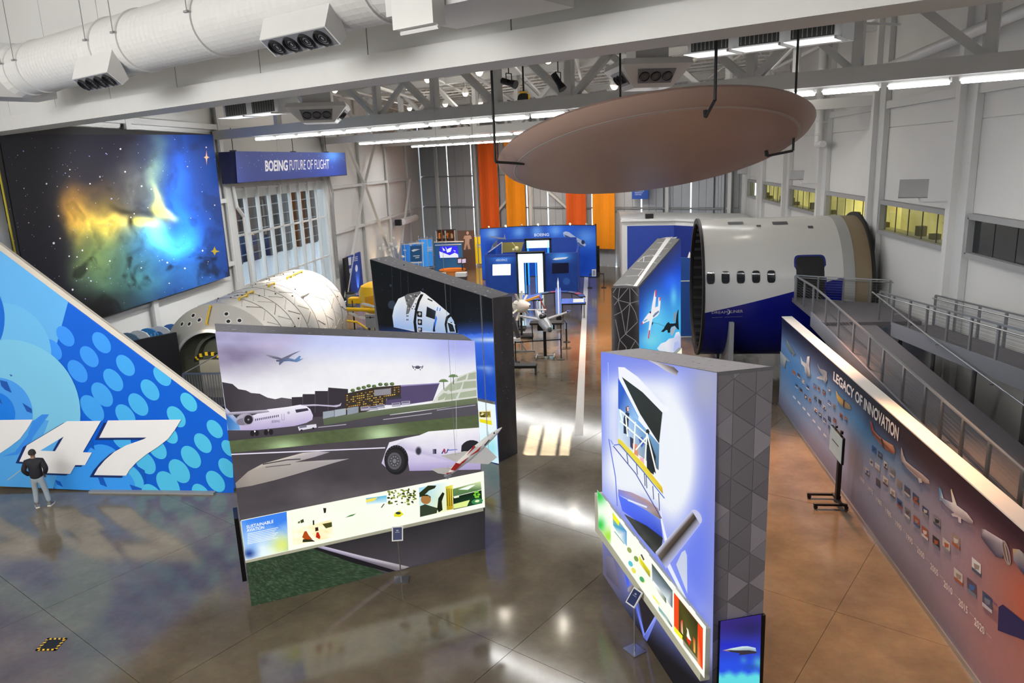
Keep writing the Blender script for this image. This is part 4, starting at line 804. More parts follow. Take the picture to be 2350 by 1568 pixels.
p.poly([(765, 1240), (800, 1205), (820, 1165), (845, 1130), (865, 1115), (880, 1135), (925, 1135), (955, 1130), (965, 1030), (985, 955), (992, 960), (990, 1080), (995, 1180), (1000, 1215), (980, 1210), (960, 1185), (945, 1165), (900, 1180), (885, 1215), (888, 1245), (870, 1258), (852, 1250), (850, 1220), (830, 1220), (800, 1245)], ['1c2428'] * 25, 4)
p.poly([(895, 1200), (940, 1165), (960, 1190), (930, 1260), (905, 1300), (890, 1260)], 'a8b4c0', 5); p.poly([(930, 1000), (965, 985), (955, 1060), (940, 1130), (925, 1090)], '8a98a4', 3)
p.build('printed_jets', printmat('backlit_print_jets', emit=.9, diff=.15), pd)
# web pattern on its narrow face and sloping top
fD = Print(D0, -Dd, fr=(1380, 540, .17857), off=.004)
fD.quadg([(128, 680), (485, 680), (487, 2260), (140, 2260)], 14, 40, lambda x, y: mixc((52, 50, 54), (138, 138, 140), 1.1 * blob(x, y, 110, 1350, 70, 700) + .9 * blob(x, y, 500, 900, 60, 900) * (.5 if y > 900 else 1)))
web = [((150, 780), (215, 835)), ((215, 835), (370, 875)), ((370, 875), (480, 845)), ((215, 835), (260, 985)), ((260, 985), (370, 875)), ((260, 985), (165, 1030)), ((260, 985), (310, 1270)), ((370, 875), (320, 1270)), ((310, 1270), (235, 1345)), ((310, 1270), (440, 1355)), ((310, 1270), (470, 1110)), ((370, 875), (440, 1000)), ((440, 1000), (465, 1100)), ((235, 1345), (180, 1080)), ((235, 1345), (320, 1440)), ((440, 1355), (490, 1430)), ((235, 680), (215, 835)), ((345, 680), (215, 835)), ((365, 680), (370, 875)), ((385, 680), (470, 780)), ((190, 680), (150, 740)), ((165, 900), (215, 835)), ((440, 1355), (320, 1560)), ((235, 1345), (200, 1560)), ((320, 1440), (320, 1700)), ((320, 1700), (200, 1560)), ((320, 1700), (470, 1800))]
for a_, b_ in web: fD.line([a_, b_], 9, 'a9a9ab', 1)
fD.build('web_side', PT, pd)
q = MB(); upz = np.array([0, 0, 1.]); LD = np.linalg.norm(Dr - Dl)
def TPD(u, w): return Dl + Dd * u * LD - Dn * w * .84 + upz * (5.27 + .93 * u + .004)
q.add([TPD(0, 0), TPD(1, 0), TPD(1, 1), TPD(0, 1)], [(0, 1, 2, 3)], 0, rgb('7b7a7a'))
rr = random.Random(3)
pts_ = [(i / 7 + .05 * rr.random(), (j + .3 + .4 * rr.random()) / 4) for i in range(8) for j in range(4)]
for i in range(len(pts_)):
    for j in range(i + 1, len(pts_)):
        a_, b_ = pts_[i], pts_[j]
        if math.hypot((a_[0] - b_[0]) * 5, (a_[1] - b_[1]) * 1.2) < .62:
            dx, dy = b_[0] - a_[0], b_[1] - a_[1]; l = math.hypot(dx * 5.2, dy * .84) + 1e-6; nx, ny = -dy * .84 / l * .012 / 5.2 * 1, dx * 5.2 / l * .012 / .84
            q.add([TPD(min(1, max(0, a_[0] + nx)), a_[1] + ny) + upz * .002, TPD(min(1, b_[0] + nx), b_[1] + ny) + upz * .002, TPD(min(1, b_[0] - nx), b_[1] - ny) + upz * .002, TPD(max(0, a_[0] - nx), a_[1] - ny) + upz * .002], [(0, 1, 2, 3)], 0, rgb('d9d8d8'))
q.add([TPD(0, .06) + upz * .003, TPD(.4, .22) + upz * .003, TPD(1, .4) + upz * .003, TPD(1, .62) + upz * .003, TPD(.45, .38) + upz * .003, TPD(0, .2) + upz * .003], [(0, 1, 2, 3, 4, 5)], 0, rgb('f2f1f0'))
obj('web_top', q, PT, pd, world=True, col=True)
st, SP = strip(pd, Dl, Dr, Dd, Dn, 1.1, 2.03, .05, LD - .03, .14)
p = Print(SP, Dn, off=.004); 
q = MB(); a_, b_ = SP + Dd * 0.02, SP + Dd * (LD - .1); q.add([a_ + Dn * .004 + (0, 0, 1.12), b_ + Dn * .004 + (0, 0, 1.12), b_ + Dn * .004 + (0, 0, 2.01), a_ + Dn * .004 + (0, 0, 2.01)], [(0, 1, 2, 3)], 0, rgb('f4f6e0')); obj('strip_print', q, PBH, st, world=True, col=True)
# ================================================================ TAIL FIN, MURAL, LEGACY WALL, SIGN
FY = 19.72; FN = np.array([0, -1., 0])
def FP_(px, py): return PL(px, py, (0, FY, 0), (0, 1, 0))
fin = thing('tail_fin', 'huge blue dotted aircraft tail fin with white number 747', 'tail fin', (-15, 20.2, 0))
le = [FP_(0, 575), FP_(527, 968)]; sl = (le[0] - le[1]) / (le[0] - le[1])[0]
top = le[1] + sl * (-21.9 - le[1][0]); xr = float(FP_(534, 1131)[0])
poly = [(xr, .08), (xr - .02, le[1][2]), (-21.9, top[2]), (-21.9, .32), (-18.75, .32), (-18.75, .18), (-16.1, .12)]
m = MB(); m.prism([(x, FY, z) for x, z in poly], (0, .34, 0)); obj('skin', m, mat('fin_blue', '1c6fe0', .35), fin, world=True)
m = MB(); a_, b_ = le[1], np.array([-21.9, FY, top[2]]); nrm = np.array([-(b_ - a_)[2], 0, (b_ - a_)[0]]); nrm /= np.linalg.norm(nrm)
if nrm[2] < 0: nrm = -nrm
m.prism([a_ + (0, .12, 0), b_ + (0, .12, 0), b_ + nrm * .06 + (0, .17, 0), a_ + nrm * .06 + (0, .17, 0)], (0, .1, 0)); m.prism([a_ + (0, -.006, 0) - nrm * .02, b_ + (0, -.006, 0) - nrm * .02, b_ + nrm * .06 + (0, .165, 0), a_ + nrm * .06 + (0, .165, 0)], (0, .05, 0))
obj('leading_edge', m, mat('fin_edge_white', 'e8dfd2', .4), fin, world=True)
p = Print((0, FY, 0), FN, fr=(0, 780, .26786), off=.004)
def c2(x, y): return (x * .29335 / .26786, (540 + y * .29335 - 780) / .26786)    # from the upper measuring frame
TRI = [c2(-700, -420), c2(-8, 100), (1974, 715), (2005, 1312), (1420, 1332), (900, 1322), (590, 1305), (62, 1238), (62, 1208), (-1700, 1150), (-1700, -1500)]
CONV = [(-540, -1168), (1978, 715), (2005, 1330), (1420, 1352), (62, 1258), (-540, 1230)]
def finbg(x, y): return mixc((0, 96, 215), (20, 118, 250), (x - 300) / 1500.0)
for k_ in range(1): p.poly(clip_poly([(-1600, -1300), (2100, -1300), (2100, 1400), (-1600, 1400)], CONV), [(0, 98, 218)] * len(clip_poly([(-1600, -1300), (2100, -1300), (2100, 1400), (-1600, 1400)], CONV)), 0)
DOTS = set()
def fe(cx, cy, a, b, c, rot=0, k=2, n=26): p.ell(cx, cy, a, b, c, rot, k, n, CONV)
def dot(cx, cy, a, b, rot=52, k=2):
    if (round(cx / 60), round(cy / 60)) in DOTS: return
    DOTS.add((round(cx / 60), round(cy / 60)))
    t = min(1, max(0, (cx - 500) / 1100 + (cy - 500) / 2600)); fe(cx, cy, a * .9, b * .88, mixc((58, 150, 250), (82, 198, 240), t), rot, k)
for x, y, a, b in ((450, 85, 116, 72), (560, -30, 112, 70), (870, 25, 116, 72), (765, 145, 116, 72), (665, 270, 124, 76), (970, 345, 124, 76), (1075, 220, 116, 72), (875, 470, 134, 82), (1185, 555, 124, 76), (1285, 430, 116, 72), (1075, 650, 124, 78), (790, 590, 150, 88), (1390, 310, 110, 68), (1510, 660, 116, 72), (1617, 535, 104, 64), (1840, 765, 100, 62), (1738, 886, 108, 68), (1636, 1005, 122, 78), (1536, 1126, 130, 84), (1440, 1240, 146, 90), (1846, 1214, 116, 74), (1945, 1098, 108, 66), (1725, 1325, 116, 72), (1448, 805, 110, 66), (1345, 930, 120, 74), (1245, 1052, 128, 80), (1310, 1345, 140, 84), (1128, 1185, 150, 92), (1040, 850, 120, 74), (1960, 930, 90, 56)): dot(x, y, a, b)
# pale rings
LB1, LB2 = (124, 200, 236), (100, 180, 240)
def ring(cx, cy, R0, c, k): fe(cx, cy, R0, R0 * 1.02, c, 0, k, 64)
p.poly(clip_poly([(-1700, -1500), (900, -1500), (480, 60), (420, 180), (300, 268), (150, 285), (-1700, 285)], CONV), [LB2] * len(clip_poly([(-1700, -1500), (900, -1500), (480, 60), (420, 180), (300, 268), (150, 285), (-1700, 285)], CONV)), 1)
ring(0, 160 - 30, 440, (108, 188, 240), 3)
ring(-420, -180, 460, (18, 110, 220), 4); fe(-100, 40, 90, 60, (70, 160, 245), 0, 5); 
fe(-60, -60, 60, 100, (72, 165, 245), 0, 5)
ring(60, 640, 630, LB1, 6); ring(-30, 640, 310, (74, 160, 245), 7); ring(-60, 640, 190, (24, 128, 236), 8)
for q in ([(0, 345), (60, 360), (100, 455), (45, 430), (10, 395)], [(190, 540), (270, 590), (275, 630), (230, 615)], [(0, 500), (20, 550), (-20, 530)], [(80, 295), (108, 305), (95, 315)]): p.poly(q, '1e58b4', 9)
p.poly(clip_poly([(-1600, 690), (420, 690), (300, 1000), (500, 1120), (420, 1400), (-1600, 1400)], CONV), [(84, 170, 240)] * len(clip_poly([(-1600, 690), (420, 690), (300, 1000), (500, 1120), (420, 1400), (-1600, 1400)], CONV)), 7)
for q in ([(240, 800), (280, 700), (360, 640), (420, 640), (250, 880)], [(20, 1000), (130, 960), (230, 830), (300, 760), (270, 870), (150, 985)]): p.poly(q, '3a90f0', 8)
for x, y in ((760, 1180), (1000, 1230), (900, 1040), (560, 1180)): fe(x, y, 170, 130, (58, 158, 250), 35, 3)
for q in ([(470, 1200), (515, 1215), (540, 1262), (490, 1240)], [(840, 1180), (885, 1182), (918, 1262), (860, 1240)], [(1110, 1240), (1215, 1275), (1210, 1325), (1150, 1325)], [(1150, 1068), (1240, 1120), (1250, 1240), (1215, 1150)], [(760, 880), (790, 860), (812, 945), (750, 905)], [(760, 1290), (800, 1305), (770, 1312)]): p.poly(clip_poly(q, CONV), '0a5cc4', 4)
p.line([(62, 1205), (240, 1070)], 5, 'c9b98a', 9)
# numerals with dark drop shadow
SH, WH = '16306e', 'efeeee'
seven = [(925, 692), (1552, 684), (1500, 770), (1440, 850), (1350, 920), (1250, 985), (1170, 1050), (1110, 1115), (1080, 1165), (805, 1160), (840, 1100), (900, 1030), (980, 960), (1080, 905), (1180, 870), (1230, 852), (1255, 838), (850, 840)]
four = [(575, 698), (865, 695), (790, 850), (705, 965), (790, 966), (735, 1075), (645, 1074), (600, 1148), (380, 1140), (400, 1066), (165, 1042), (228, 905)]
four = [(575, 698), (865, 695), (710, 964), (788, 967), (728, 1075), (645, 1074), (602, 1150), (300, 1140), (330, 1058), (165, 1044), (230, 905)]
for g, k_, c, o in ((seven, 10, SH, (-38, 18)), (four, 10, SH, (-32, 14)), (seven, 12, WH, (0, 0)), (four, 12, WH, (0, 0))): p.poly([(x + o[0], y + o[1]) for x, y in g], c, k_)
p.poly([(545, 830), (470, 955), (345, 950)], '5ab0f2', 14); p.poly([(545, 830), (470, 955), (450, 953), (505, 855)], SH, 15)
sev0 = [(x - 1270, y) for x, y in seven]; p.poly([(x - 38, y + 18) for x, y in sev0], SH, 10); p.poly(sev0, WH, 12)
p.build('livery_print', printmat('livery_print', diff=.95, rough=.35, spec=.4), fin)
m = MB(); m.box((-13.5, 19.95, .03), (4.0, .8, .06)); m.box((-18, 20.2, .05), (3, .5, .1)); obj('plinth', m, GREY, fin, world=True)
# mural
mu = thing('nebula_mural', 'huge nebula mural glowing yellow and blue against black with stars', 'mural', (-17.9, 28.4, 4.4))
m = MB(); m.box((-17.6, 27.5, 7.72), (.06, 12.96, 6.52)); obj('backing', m, BLACK, mu, world=True)
p = Print((-17.56, 0, 0), (1, 0, 0), fr=(0, 280, .34438), off=.004)
def neb(x, y):
    wx = x + 260 * (fbm(x / 260, y / 260, 3, 11) - .47); wy = y + 260 * (fbm(x / 240, y / 260, 3, 12) - .47)
    n = fbm(wx / 200, wy / 200, 5, 13); d = fbm(wx / 90, wy / 120, 4, 17)
    def sm(v): v = min(1, max(0, v)); return v * v * (3 - 2 * v)
    g = sm((x - 780) / 480.0); c = [14 + 8 * g, 14 + 44 * g, 36 + 96 * g]; tx = .45 + 1.15 * n
    for col, w in (((165, 112, 18), blob(wx, wy, 500, 560, 180, 150) * tx), ((205, 165, 48), blob(wx, wy, 690, 680, 210, 95) * tx), ((80, 96, 34), blob(wx, wy, 620, 880, 250, 250) * tx), ((44, 84, 66), blob(wx, wy, 950, 1060, 380, 150) * tx), ((34, 100, 150), blob(wx, wy, 1040, 820, 220, 150) * tx),
                   ((70, 130, 110), blob(wx, wy, 1050, 770, 110, 90)), ((82, 80, 58), blob(wx, wy, 880, 440, 150, 260) * tx), ((66, 78, 36), blob(wx, wy, 1010, 290, 60, 260) * tx), ((10, 50, 110), blob(wx, wy, 1190, 480, 110, 400) * tx), ((12, 26, 44), blob(wx, wy, 1350, 700, 200, 400) * tx),
                   ((210, 170, 10), min(.95, 1.7 * blob(wx, wy, 940, 690, 70, 42) + 1.6 * blob(wx, wy, 1040, 560, 50, 75) + blob(wx, wy, 1015, 470, 20, 70) + blob(wx, wy, 1100, 550, 45, 32)))):
        for q in range(3): c[q] += col[q] * w
    f = (1 - .75 * blob(wx, wy, 858, 690, 24, 70)) * (1 - .55 * blob(wx, wy, 800, 590, 100, 30)) * (1 - .55 * sm((d - .47) * 5) * (1 if y > 900 else .35)) * (1 - .9 * sm((y - 1040 - (x - 600) * .14) / 260.0) * sm((900 - x) / 300.0))
    l = sm((x - 250 - .10 * y) / 190.0); return [min(255, (14 if q < 2 else 30) * (1 - l) + c[q] * f * l) for q in range(3)]
p.quadg([(-8, 82), (1418, 86), (1526, 1030), (240, 1442)], 150, 110, neb)
for _ in range(190):
    x, y = 60 + q_.random() * 1400, 100 + q_.random() * 1120
    if y > 1380 - (x - 300) * .28: continue
    s_ = 1.6 + 4.2 * q_.random() ** 4; p.ell(x, y, s_, s_, q_.choice(['ffffff', 'cfd8ff', 'b8a8ff', 'ffe8d0', 'a8c0ff']), 0, 1, 7)
for x, y, s_ in ((358, 808, 8), (834, 332, 6), (803, 180, 6), (484, 1118, 7), (310, 412, 6), (666, 366, 5), (944, 428, 6), (600, 412, 5), (1008, 448, 5), (1350, 858, 6), (549, 856, 6), (1115, 938, 6), (872, 636, 5), (390, 626, 6), (1232, 976, 6), (461, 895, 5)): p.ell(x, y, s_, s_, 'f6f4ff', 0, 1, 9)
p.poly([(1376, 185), (1381, 228), (1398, 236), (1381, 244), (1378, 290), (1371, 244), (1356, 236), (1371, 228)], ['c86a50', 'f0c8a0', 'c86a50', 'f0c8a0', 'c86a50', 'f0c8a0', 'c86a50', 'f0c8a0'], 1); p.poly([(1430, 830), (1440, 855), (1465, 862), (1440, 870), (1430, 890), (1420, 868), (1405, 862), (1420, 855)], ['b8a020'] * 8, 1)
p.build('printed_nebula', printmat('mural_print', diff=1.0, emit=.06, rough=.55, noise=.05, nscale=12), mu)  # not back-lit: a faint glow is added to help the spots
m = MB(); m.box((-17.6, 21.0, 7.72), (.05, .03, 6.5)); obj('edge_strip', m, mat('yellow_edge', 'b8a92c', .5), mu, world=True)
# legacy wall
LX, LT = 6.5, 3.36
lw = thing('timeline_wall', 'long blue to red timeline wall lettered with years and aircraft pictures', 'display wall', (6.66, 18, 0))
m = MB(); m.box((LX + .16, 17.2, LT / 2), (.32, 21.2, LT)); obj('core', m, mat('timeline_core', '55555c', .6), lw, world=True)
m = MB(); m.box((LX + .16, 17.2, LT + .01), (.36, 21.22, .03)); obj('cap', m, mat('cap_white', 'efeae2', .45), lw, world=True)
m = MB(); m.box((LX - .02, 17.2, .05), (.03, 21.2, .1)); obj('kick_plate', m, CHROME, lw, world=True)
p = Print((LX, 0, 0), (-1, 0, 0), off=.004)
q = MB(); NY, NZ = 60, 18; vs = []; cs = []
for j in range(NZ + 1):
    for i in range(NY + 1):
        y = 27.75 - 21 * i / NY; z = LT * j / NZ; t = j / NZ; s_ = (27.75 - y)
        c = mixc((128, 134, 164), (160, 168, 196), .5 + .5 * math.sin(t * 3)); c = mixc(c, (74, 132, 190), .95 * blob(s_, t, 2.0, .55, 3.2, .30)); c = mixc(c, (60, 140, 205), .8 * blob(s_, t, 8.5, .74, 3.5, .14))
        c = mixc(c, (14, 22, 52), min(1, max(0, (t - .74) / .2)) if s_ < 9 else min(1, max(0, (t - .70) / .2)))
        c = mixc(c, (150, 112, 118), min(1, max(0, (s_ - 11.5) / 4)) * .75); c = mixc(c, (205, 84, 40), min(1, 1.2 * blob(s_, t, 17.4, .66, 1.5, .24))); c = mixc(c, (178, 112, 104), .7 * blob(s_, t, 17.0, .25, 2.2, .4))
        c = mixc(c, (48, 18, 36), min(1, max(0, (t - .80) / .14)) * min(1, max(0, (s_ - 9) / 3)))
        c = mixc(c, (104, 98, 116), .75 * max(0, 1 - t / .22) * (1 if s_ < 15 else .4)); vs.append((LX - .004, y, z)); cs.append(rgb(c))
q.add(vs, [(j * (NY + 1) + i, j * (NY + 1) + i + 1, (j + 1) * (NY + 1) + i + 1, (j + 1) * (NY + 1) + i) for j in range(NZ) for i in range(NY)], 0, cs); obj('gradient_print', q, PD, lw, world=True, col=True)
p = Print((LX, 0, 0), (-1, 0, 0), fr=(1750, 720, .38265), off=.006)
p.text('LEGACY OF INNOVATION', [(427, 345), (818, 684), (812, 768), (424, 400)], 'f4f4f4', 3, .03)
PIC = ['8a8c94', 'c8c4be', '4a566c', '3a68b0', '2c2c34', '9a8a80', 'a85a3c', '707c8c', 'd8d8da', '5a4a58', '30507c']
def sq(x, y, w, h, k):   # a small framed photograph following the wall's perspective
    r_ = random.Random(k); sh = .86 * w; P4 = [(x, y), (x + w, y + sh), (x + w, y + sh + h), (x, y + h)]; p.poly(P4, r_.choice(PIC), 2)
    c1 = r_.choice(PIC); p.poly([(x + w * .2, y + sh * .2 + h * .35), (x + w * .85, y + sh * .85 + h * .2), (x + w * .75, y + sh * .75 + h * .55), (x + w * .3, y + sh * .3 + h * .75)], c1, 3); p.poly([(x, y + h * .75), (x + w, y + sh + h * .75), (x + w, y + sh + h), (x, y + h)], r_.choice(PIC), 3)
kk = 0
for x, y in ((180, 335), (208, 352), (236, 385), (262, 420), (195, 412), (222, 440), (250, 480), (275, 495), (305, 415), (328, 430), (360, 452), (392, 440), (308, 485), (335, 510), (362, 545), (392, 515), (420, 535), (310, 560), (336, 588), (364, 620), (392, 610), (424, 620), (392, 665), (428, 705), (462, 592), (490, 612)):
    sq(x, y, 17, 26, kk); kk += 1
for x, y in ((182, 488), (210, 520), (240, 555), (268, 590), (300, 630), (332, 672), (366, 715), (402, 758), (440, 808)): p.poly([(x, y), (x + 17, y + 18), (x + 17, y + 30), (x, y + 12)], 'dfe4ee', 3)
for x, y, w, h in ((655, 785, 26, 40), (692, 820, 26, 36), (642, 865, 22, 36), (675, 890, 28, 42), (728, 880, 20, 44), (762, 915, 30, 48), (616, 918, 24, 44), (680, 982, 26, 46), (722, 968, 30, 50), (765, 1040, 30, 50), (805, 988, 30, 44), (850, 1024, 34, 52), (900, 1070, 36, 52), (806, 1102, 32, 48), (852, 1155, 32, 54), (905, 1205, 36, 54), (958, 1148, 36, 48), (1024, 1200, 42, 58), (954, 1268, 38, 62), (1020, 1325, 40, 62), (1080, 1340, 44, 66), (1136, 1310, 46, 72), (1255, 1458, 54, 80), (1148, 1520, 52, 72)):
    sq(x, y, w, h, kk); kk += 1
for x, y, w, h in ((1226, 1580, 56, 82), (1318, 1660, 58, 92)): sq(x, y, w, h, kk + 3); kk += 1
for s_, x, y, w, h in (('1970', 584, 972, 26, 24), ('1975', 634, 1032, 28, 26), ('1980', 682, 1095, 32, 28), ('1985', 738, 1162, 34, 30), ('1990', 797, 1236, 36, 32), ('1995', 862, 1314, 38, 34), ('2000', 926, 1394, 44, 36), ('2005', 1006, 1492, 46, 38), ('2010', 1086, 1596, 52, 40), ('2015', 1176, 1704, 54, 44), ('2020', 1270, 1820, 60, 46)):
    p.text(s_, [(x, y), (x + w, y + w * 1.06), (x + w, y + w * 1.06 + h), (x, y + h)], 'f0ece8', 3, .012)
    p.line([(x + w * 1.2, y + w * 1.2 + h * .5), (x + w * 1.7, y + w * 1.75 + h * .5)], 2, 'c8c0c8', 3)
# aircraft pictures
def plane(pts, c, k=4): p.poly(pts, c, k)
plane([(105, 225), (165, 285), (160, 292), (140, 278), (134, 330), (120, 318), (108, 290)], ['b8c4c8', '9aa8b0', '8a98a0', 'c8c8c0', '606a70', '707a80', 'a0acb4']); plane([(145, 155), (200, 245), (196, 250), (188, 240), (184, 262), (172, 240), (145, 200)], ['8a949a', '6c767c', '5c666c', '788288', 'a0a8ac', '485258', '6a747a'])
plane([(228, 255), (240, 285), (262, 300), (268, 258), (282, 256), (280, 310), (284, 350), (290, 380), (270, 384), (255, 350), (250, 320), (232, 300)], ['e8e8e8', 'd8d8d8', 'c0c0c0', 'f0f0f0', 'e8e8e8', 'a0a8b0', 'c8c8c8', '505860', '384048', 'b0b8c0', 'd8d8d8', 'e0e0e0'])
plane([(328, 300), (345, 330), (372, 340), (386, 350), (388, 395), (376, 425), (366, 400), (326, 388), (325, 380), (360, 372), (345, 350), (336, 330)], ['9aa4ac', '88929a', 'a0a8b0', '8a949c', 'c8ccd0', '606a74', 'a8b0b8', 'c8ccd0', 'b8bcc0', '78828a', '7a848c', '808a92'])
plane([(440, 460), (455, 490), (485, 518), (520, 545), (532, 575), (515, 575), (480, 560), (450, 525), (443, 500)], ['d8c080', 'c8a858', 'a88848', 'c0a878', '8a8478', '6a6460', '88785c', 'b09048', 'd0b060'])
plane([(484, 515), (494, 518), (490, 570), (482, 560)], '3a3c40', 5)
plane([(645, 640), (658, 660), (668, 700), (700, 738), (740, 765), (782, 790), (795, 825), (790, 845), (750, 825), (700, 775), (658, 725), (650, 700)], ['c8605c', 'b04848', 'c86a58', 'd89878', 'e0b090', 'd8a080', 'b87058', '8a4838', '6a4438', 'a87058', '784038', '5a3440']); plane([(708, 745), (720, 755), (735, 815), (718, 800)], '3c3438', 5)
plane([(832, 800), (845, 850), (860, 885), (900, 920), (960, 965), (998, 1000), (1002, 1022), (975, 1015), (920, 980), (870, 930), (838, 890), (828, 880)], ['d8d4d4', 'c0bcc4', 'e0dce0', 'ece6e4', 'e8e0dc', 'd0c0bc', 'a89490', '9a8888', 'b8acb0', 'c0b8bc', '8a8690', '606070']); plane([(930, 985), (950, 990), (958, 1015), (940, 1015)], 'cfc8c8', 5)
plane([(1058, 1040), (1070, 1055), (1085, 1110), (1140, 1135), (1128, 1060), (1132, 1050), (1165, 1150), (1225, 1195), (1262, 1245), (1262, 1265), (1230, 1250), (1190, 1228), (1140, 1215), (1130, 1200), (1150, 1196), (1100, 1150), (1075, 1120), (1052, 1120), (1060, 1100)], ['4a9ac8', '5aa8d4', 'e8e8ea', 'f0eef0', 'd8c890', 'e0d8b0', 'f0eef0', 'e8e0e0', 'c8b8b8', '7a6a74', 'a09098', 'c8bcc4', 'd8d0d4', 'c0b8c0', 'b8b0b8', 'd0c8d0', 'a8b8d0', '3a6a9c', '4a80b0'])
plane([(1172, 1218), (1190, 1225), (1192, 1258), (1175, 1250)], 'd4ccd0', 5)
plane([(1310, 1290), (1335, 1295), (1440, 1360), (1450, 1390), (1440, 1470), (1400, 1460), (1330, 1370), (1310, 1340)], ['605868', 'd0c4cc', 'e0d8dc', 'a8a0a8', '504858', '3c3c58', '343c5a', '484058']); p.ell(1462, 1435, 20, 78, 'a89a9c', -14, 5); p.ell(1460, 1435, 14, 66, '7a6058', -14, 6); p.line([(1450, 1380), (1475, 1500)], 4, 'c8c0c0', 7)
plane([(1500, 1410), (1540, 1415), (1580, 1450), (1640, 1600), (1590, 1600), (1540, 1530), (1505, 1480)], ['c8a058', 'b0a8a0', '585878', '343450', '303048', '484868', '8a8498'])
p.text('THE FUTURE', [(1326, 1826 - 155), (1408, 1745), (1408, 1762), (1326, 1692)], '3a3484', 3)
for k in range(8): p.line([(1320, 1712 + k * 9), (1408, 1790 + k * 10)], 2, '7a5a72', 3)
plane([(1415, 1760), (1440, 1745), (1570, 1850), (1570, 1960), (1410, 1900)], '1c1e58', 4)
p.build('timeline_print', PD, lw)
# hanging sign box
SX = -16.9
s0, s1 = PL(540, 348, (SX, 0, 0), (1, 0, 0)), PL(792, 351, (SX, 0, 0), (1, 0, 0)); sz0, sz1 = 8.74, 10.2
sg = thing('hanging_sign', 'long blue starry sign box lettered BOEING FUTURE OF FLIGHT', 'sign', ((SX - .4), (s0[1] + s1[1]) / 2, sz0))
m = MB(); m.box((SX - .42, (s0[1] + s1[1]) / 2, (sz0 + sz1) / 2), (.84, s1[1] - s0[1], sz1 - sz0)); obj('box', m, mat('sign_navy', '191d40', .5), sg, world=True)
p = Print((SX, 0, 0), (1, 0, 0), fr=(470, 300, .25514), off=.004)
p.quadg([(275, 185), (1260, 198), (1274, 395), (293, 468)], 40, 8, lambda x, y: mixc(mixc((58, 66, 122), (34, 62, 146), x / 1300.0 + .3 * fbm(x / 90, y / 60, 3, 3)), (86, 150, 235), .95 * blob(x, y, 1155, 215, 90, 60)))
p.text('BOEING', [(541, 268), (745, 263), (747, 360), (545, 368)], 'e9e9ee', 3, .03); p.text('FUTURE OF FLIGHT', [(762, 264), (1117, 258), (1120, 342), (764, 356)], 'e4e4ec', 3)
for _ in range(40): x = 290 + q_.random() * 960; p.ell(x, 200 + q_.random() * 170, 2.4, 2.4, 'a8b8e8', 0, 1, 6)
p.build('lettering', printmat('sign_print', diff=1.0, emit=.35, rough=.5), sg)
for y in (s0[1] + .6, s1[1] - 2.5, (s0[1] + s1[1]) / 2):
    m = MB(); m.cyl((SX - .4, y, sz1), (SX - .4, y, 11.3), .02, 6); m.box((SX - .4, y, sz1 + .04), (.3, .12, .08)); obj('hanger', m, DGREY, sg, world=True)
# ================================================================ OVERHEAD
TUP = tuple(TN)
DUCTM = mat('duct_white', 'dcdcdb', .4, var=.03)
dc, dz = 7.3, 11.58
def dp(x, z=dz, c=dc): return tp(c, x, z)
def dx(px, py=101): return float(TC(px, py, dc)[0])
dt = thing('spiral_duct', 'fat white round spiral air duct running along the white girder', 'duct', dp(-5))
xa, xb = dx(70, 150), dx(905, 40)
m = MB(); prof = []; L = float(np.linalg.norm(dp(xb) - dp(xa))); nn = 150
for k in range(nn + 1): prof.append((.5 + (.006 if k % 2 else 0), L * k / nn))
m.lathe(prof, dp(xa), TD, 40); obj('tube', m, DUCTM, dt, world=True, smooth=False)
for px, w in ((48, .05), (92, .05), (268, .06), (335, .06), (512, .07), (900, .06)):
    x = dx(px if px > 60 else 60, 110); m = MB(); m.lathe([(.5, -w / 2), (.53, -w / 2), (.53, w / 2), (.5, w / 2)], dp(x), TD, 40); obj('collar', m, DUCTM, dt, world=True, smooth=False)
    m = MB(); m.cyl(dp(x) - TN * .54 + (0, 0, .1), dp(x) - TN * .54 + (0, 0, 3.0), .008, 5); m.box(dp(x) - TN * .55 + (0, 0, .08), (.1, .04, .03), R(-31)); obj('hanger', m, GREY, dt, world=True)
m = MB(); a = dp(xa); m.bar(a - TD * 1.4, a - TD * .35, 1.15, 1.1, up=(0, 0, 1)); m.lathe([(.56, 0), (.5, .35)], a - TD * .35, TD, 24); obj('end_box', m, DUCTM, dt, world=True)
m = MB(); m.lathe([(.5, 0), (.58, .5)], dp(xb), TD, 24); m.bar(dp(xb) + TD * .5, dp(xb) + TD * 2.3, 1.25, 1.2); m.lathe([(.5, 0), (.5, 1.2)], dp(xb) + TD * 2.3, TD, 30); obj('transition_box', m, DUCTM, dt, world=True)
m = MB(); q = TC(958, 8, dc - .75); m.box(q, (.62, .2, .5), R(-31)); m.tube([q + TD * -.28 + (0, 0, -.28), q + TD * .3 + (0, 0, -.28)], .025, 6); m.cyl(q + TD * .28 + (0, 0, -.3), q + TD * .28 + (0, 0, -.2), .02, 6); obj('access_panel', m, WHITE, dt, world=True)
def nozzle(parent, c, ax, r, nm='nozzle'):
    m = MB(); m.lathe([(r * 1.08, -.01), (r, .03), (r * .92, .02), (r * .9, -.05), (r * .3, -.06), (0, -.06)], c, ax, 20); m.lathe([(r * .6, -.03), (r * .66, .0), (r * .58, .0)], c, ax, 18); m.lathe([(r * .3, -.03), (r * .36, .0), (r * .28, .0)], c, ax, 14); obj(nm, m, mat('nozzle_dark', '3c3d40', .3, metal=.6), parent, world=True, smooth=True)
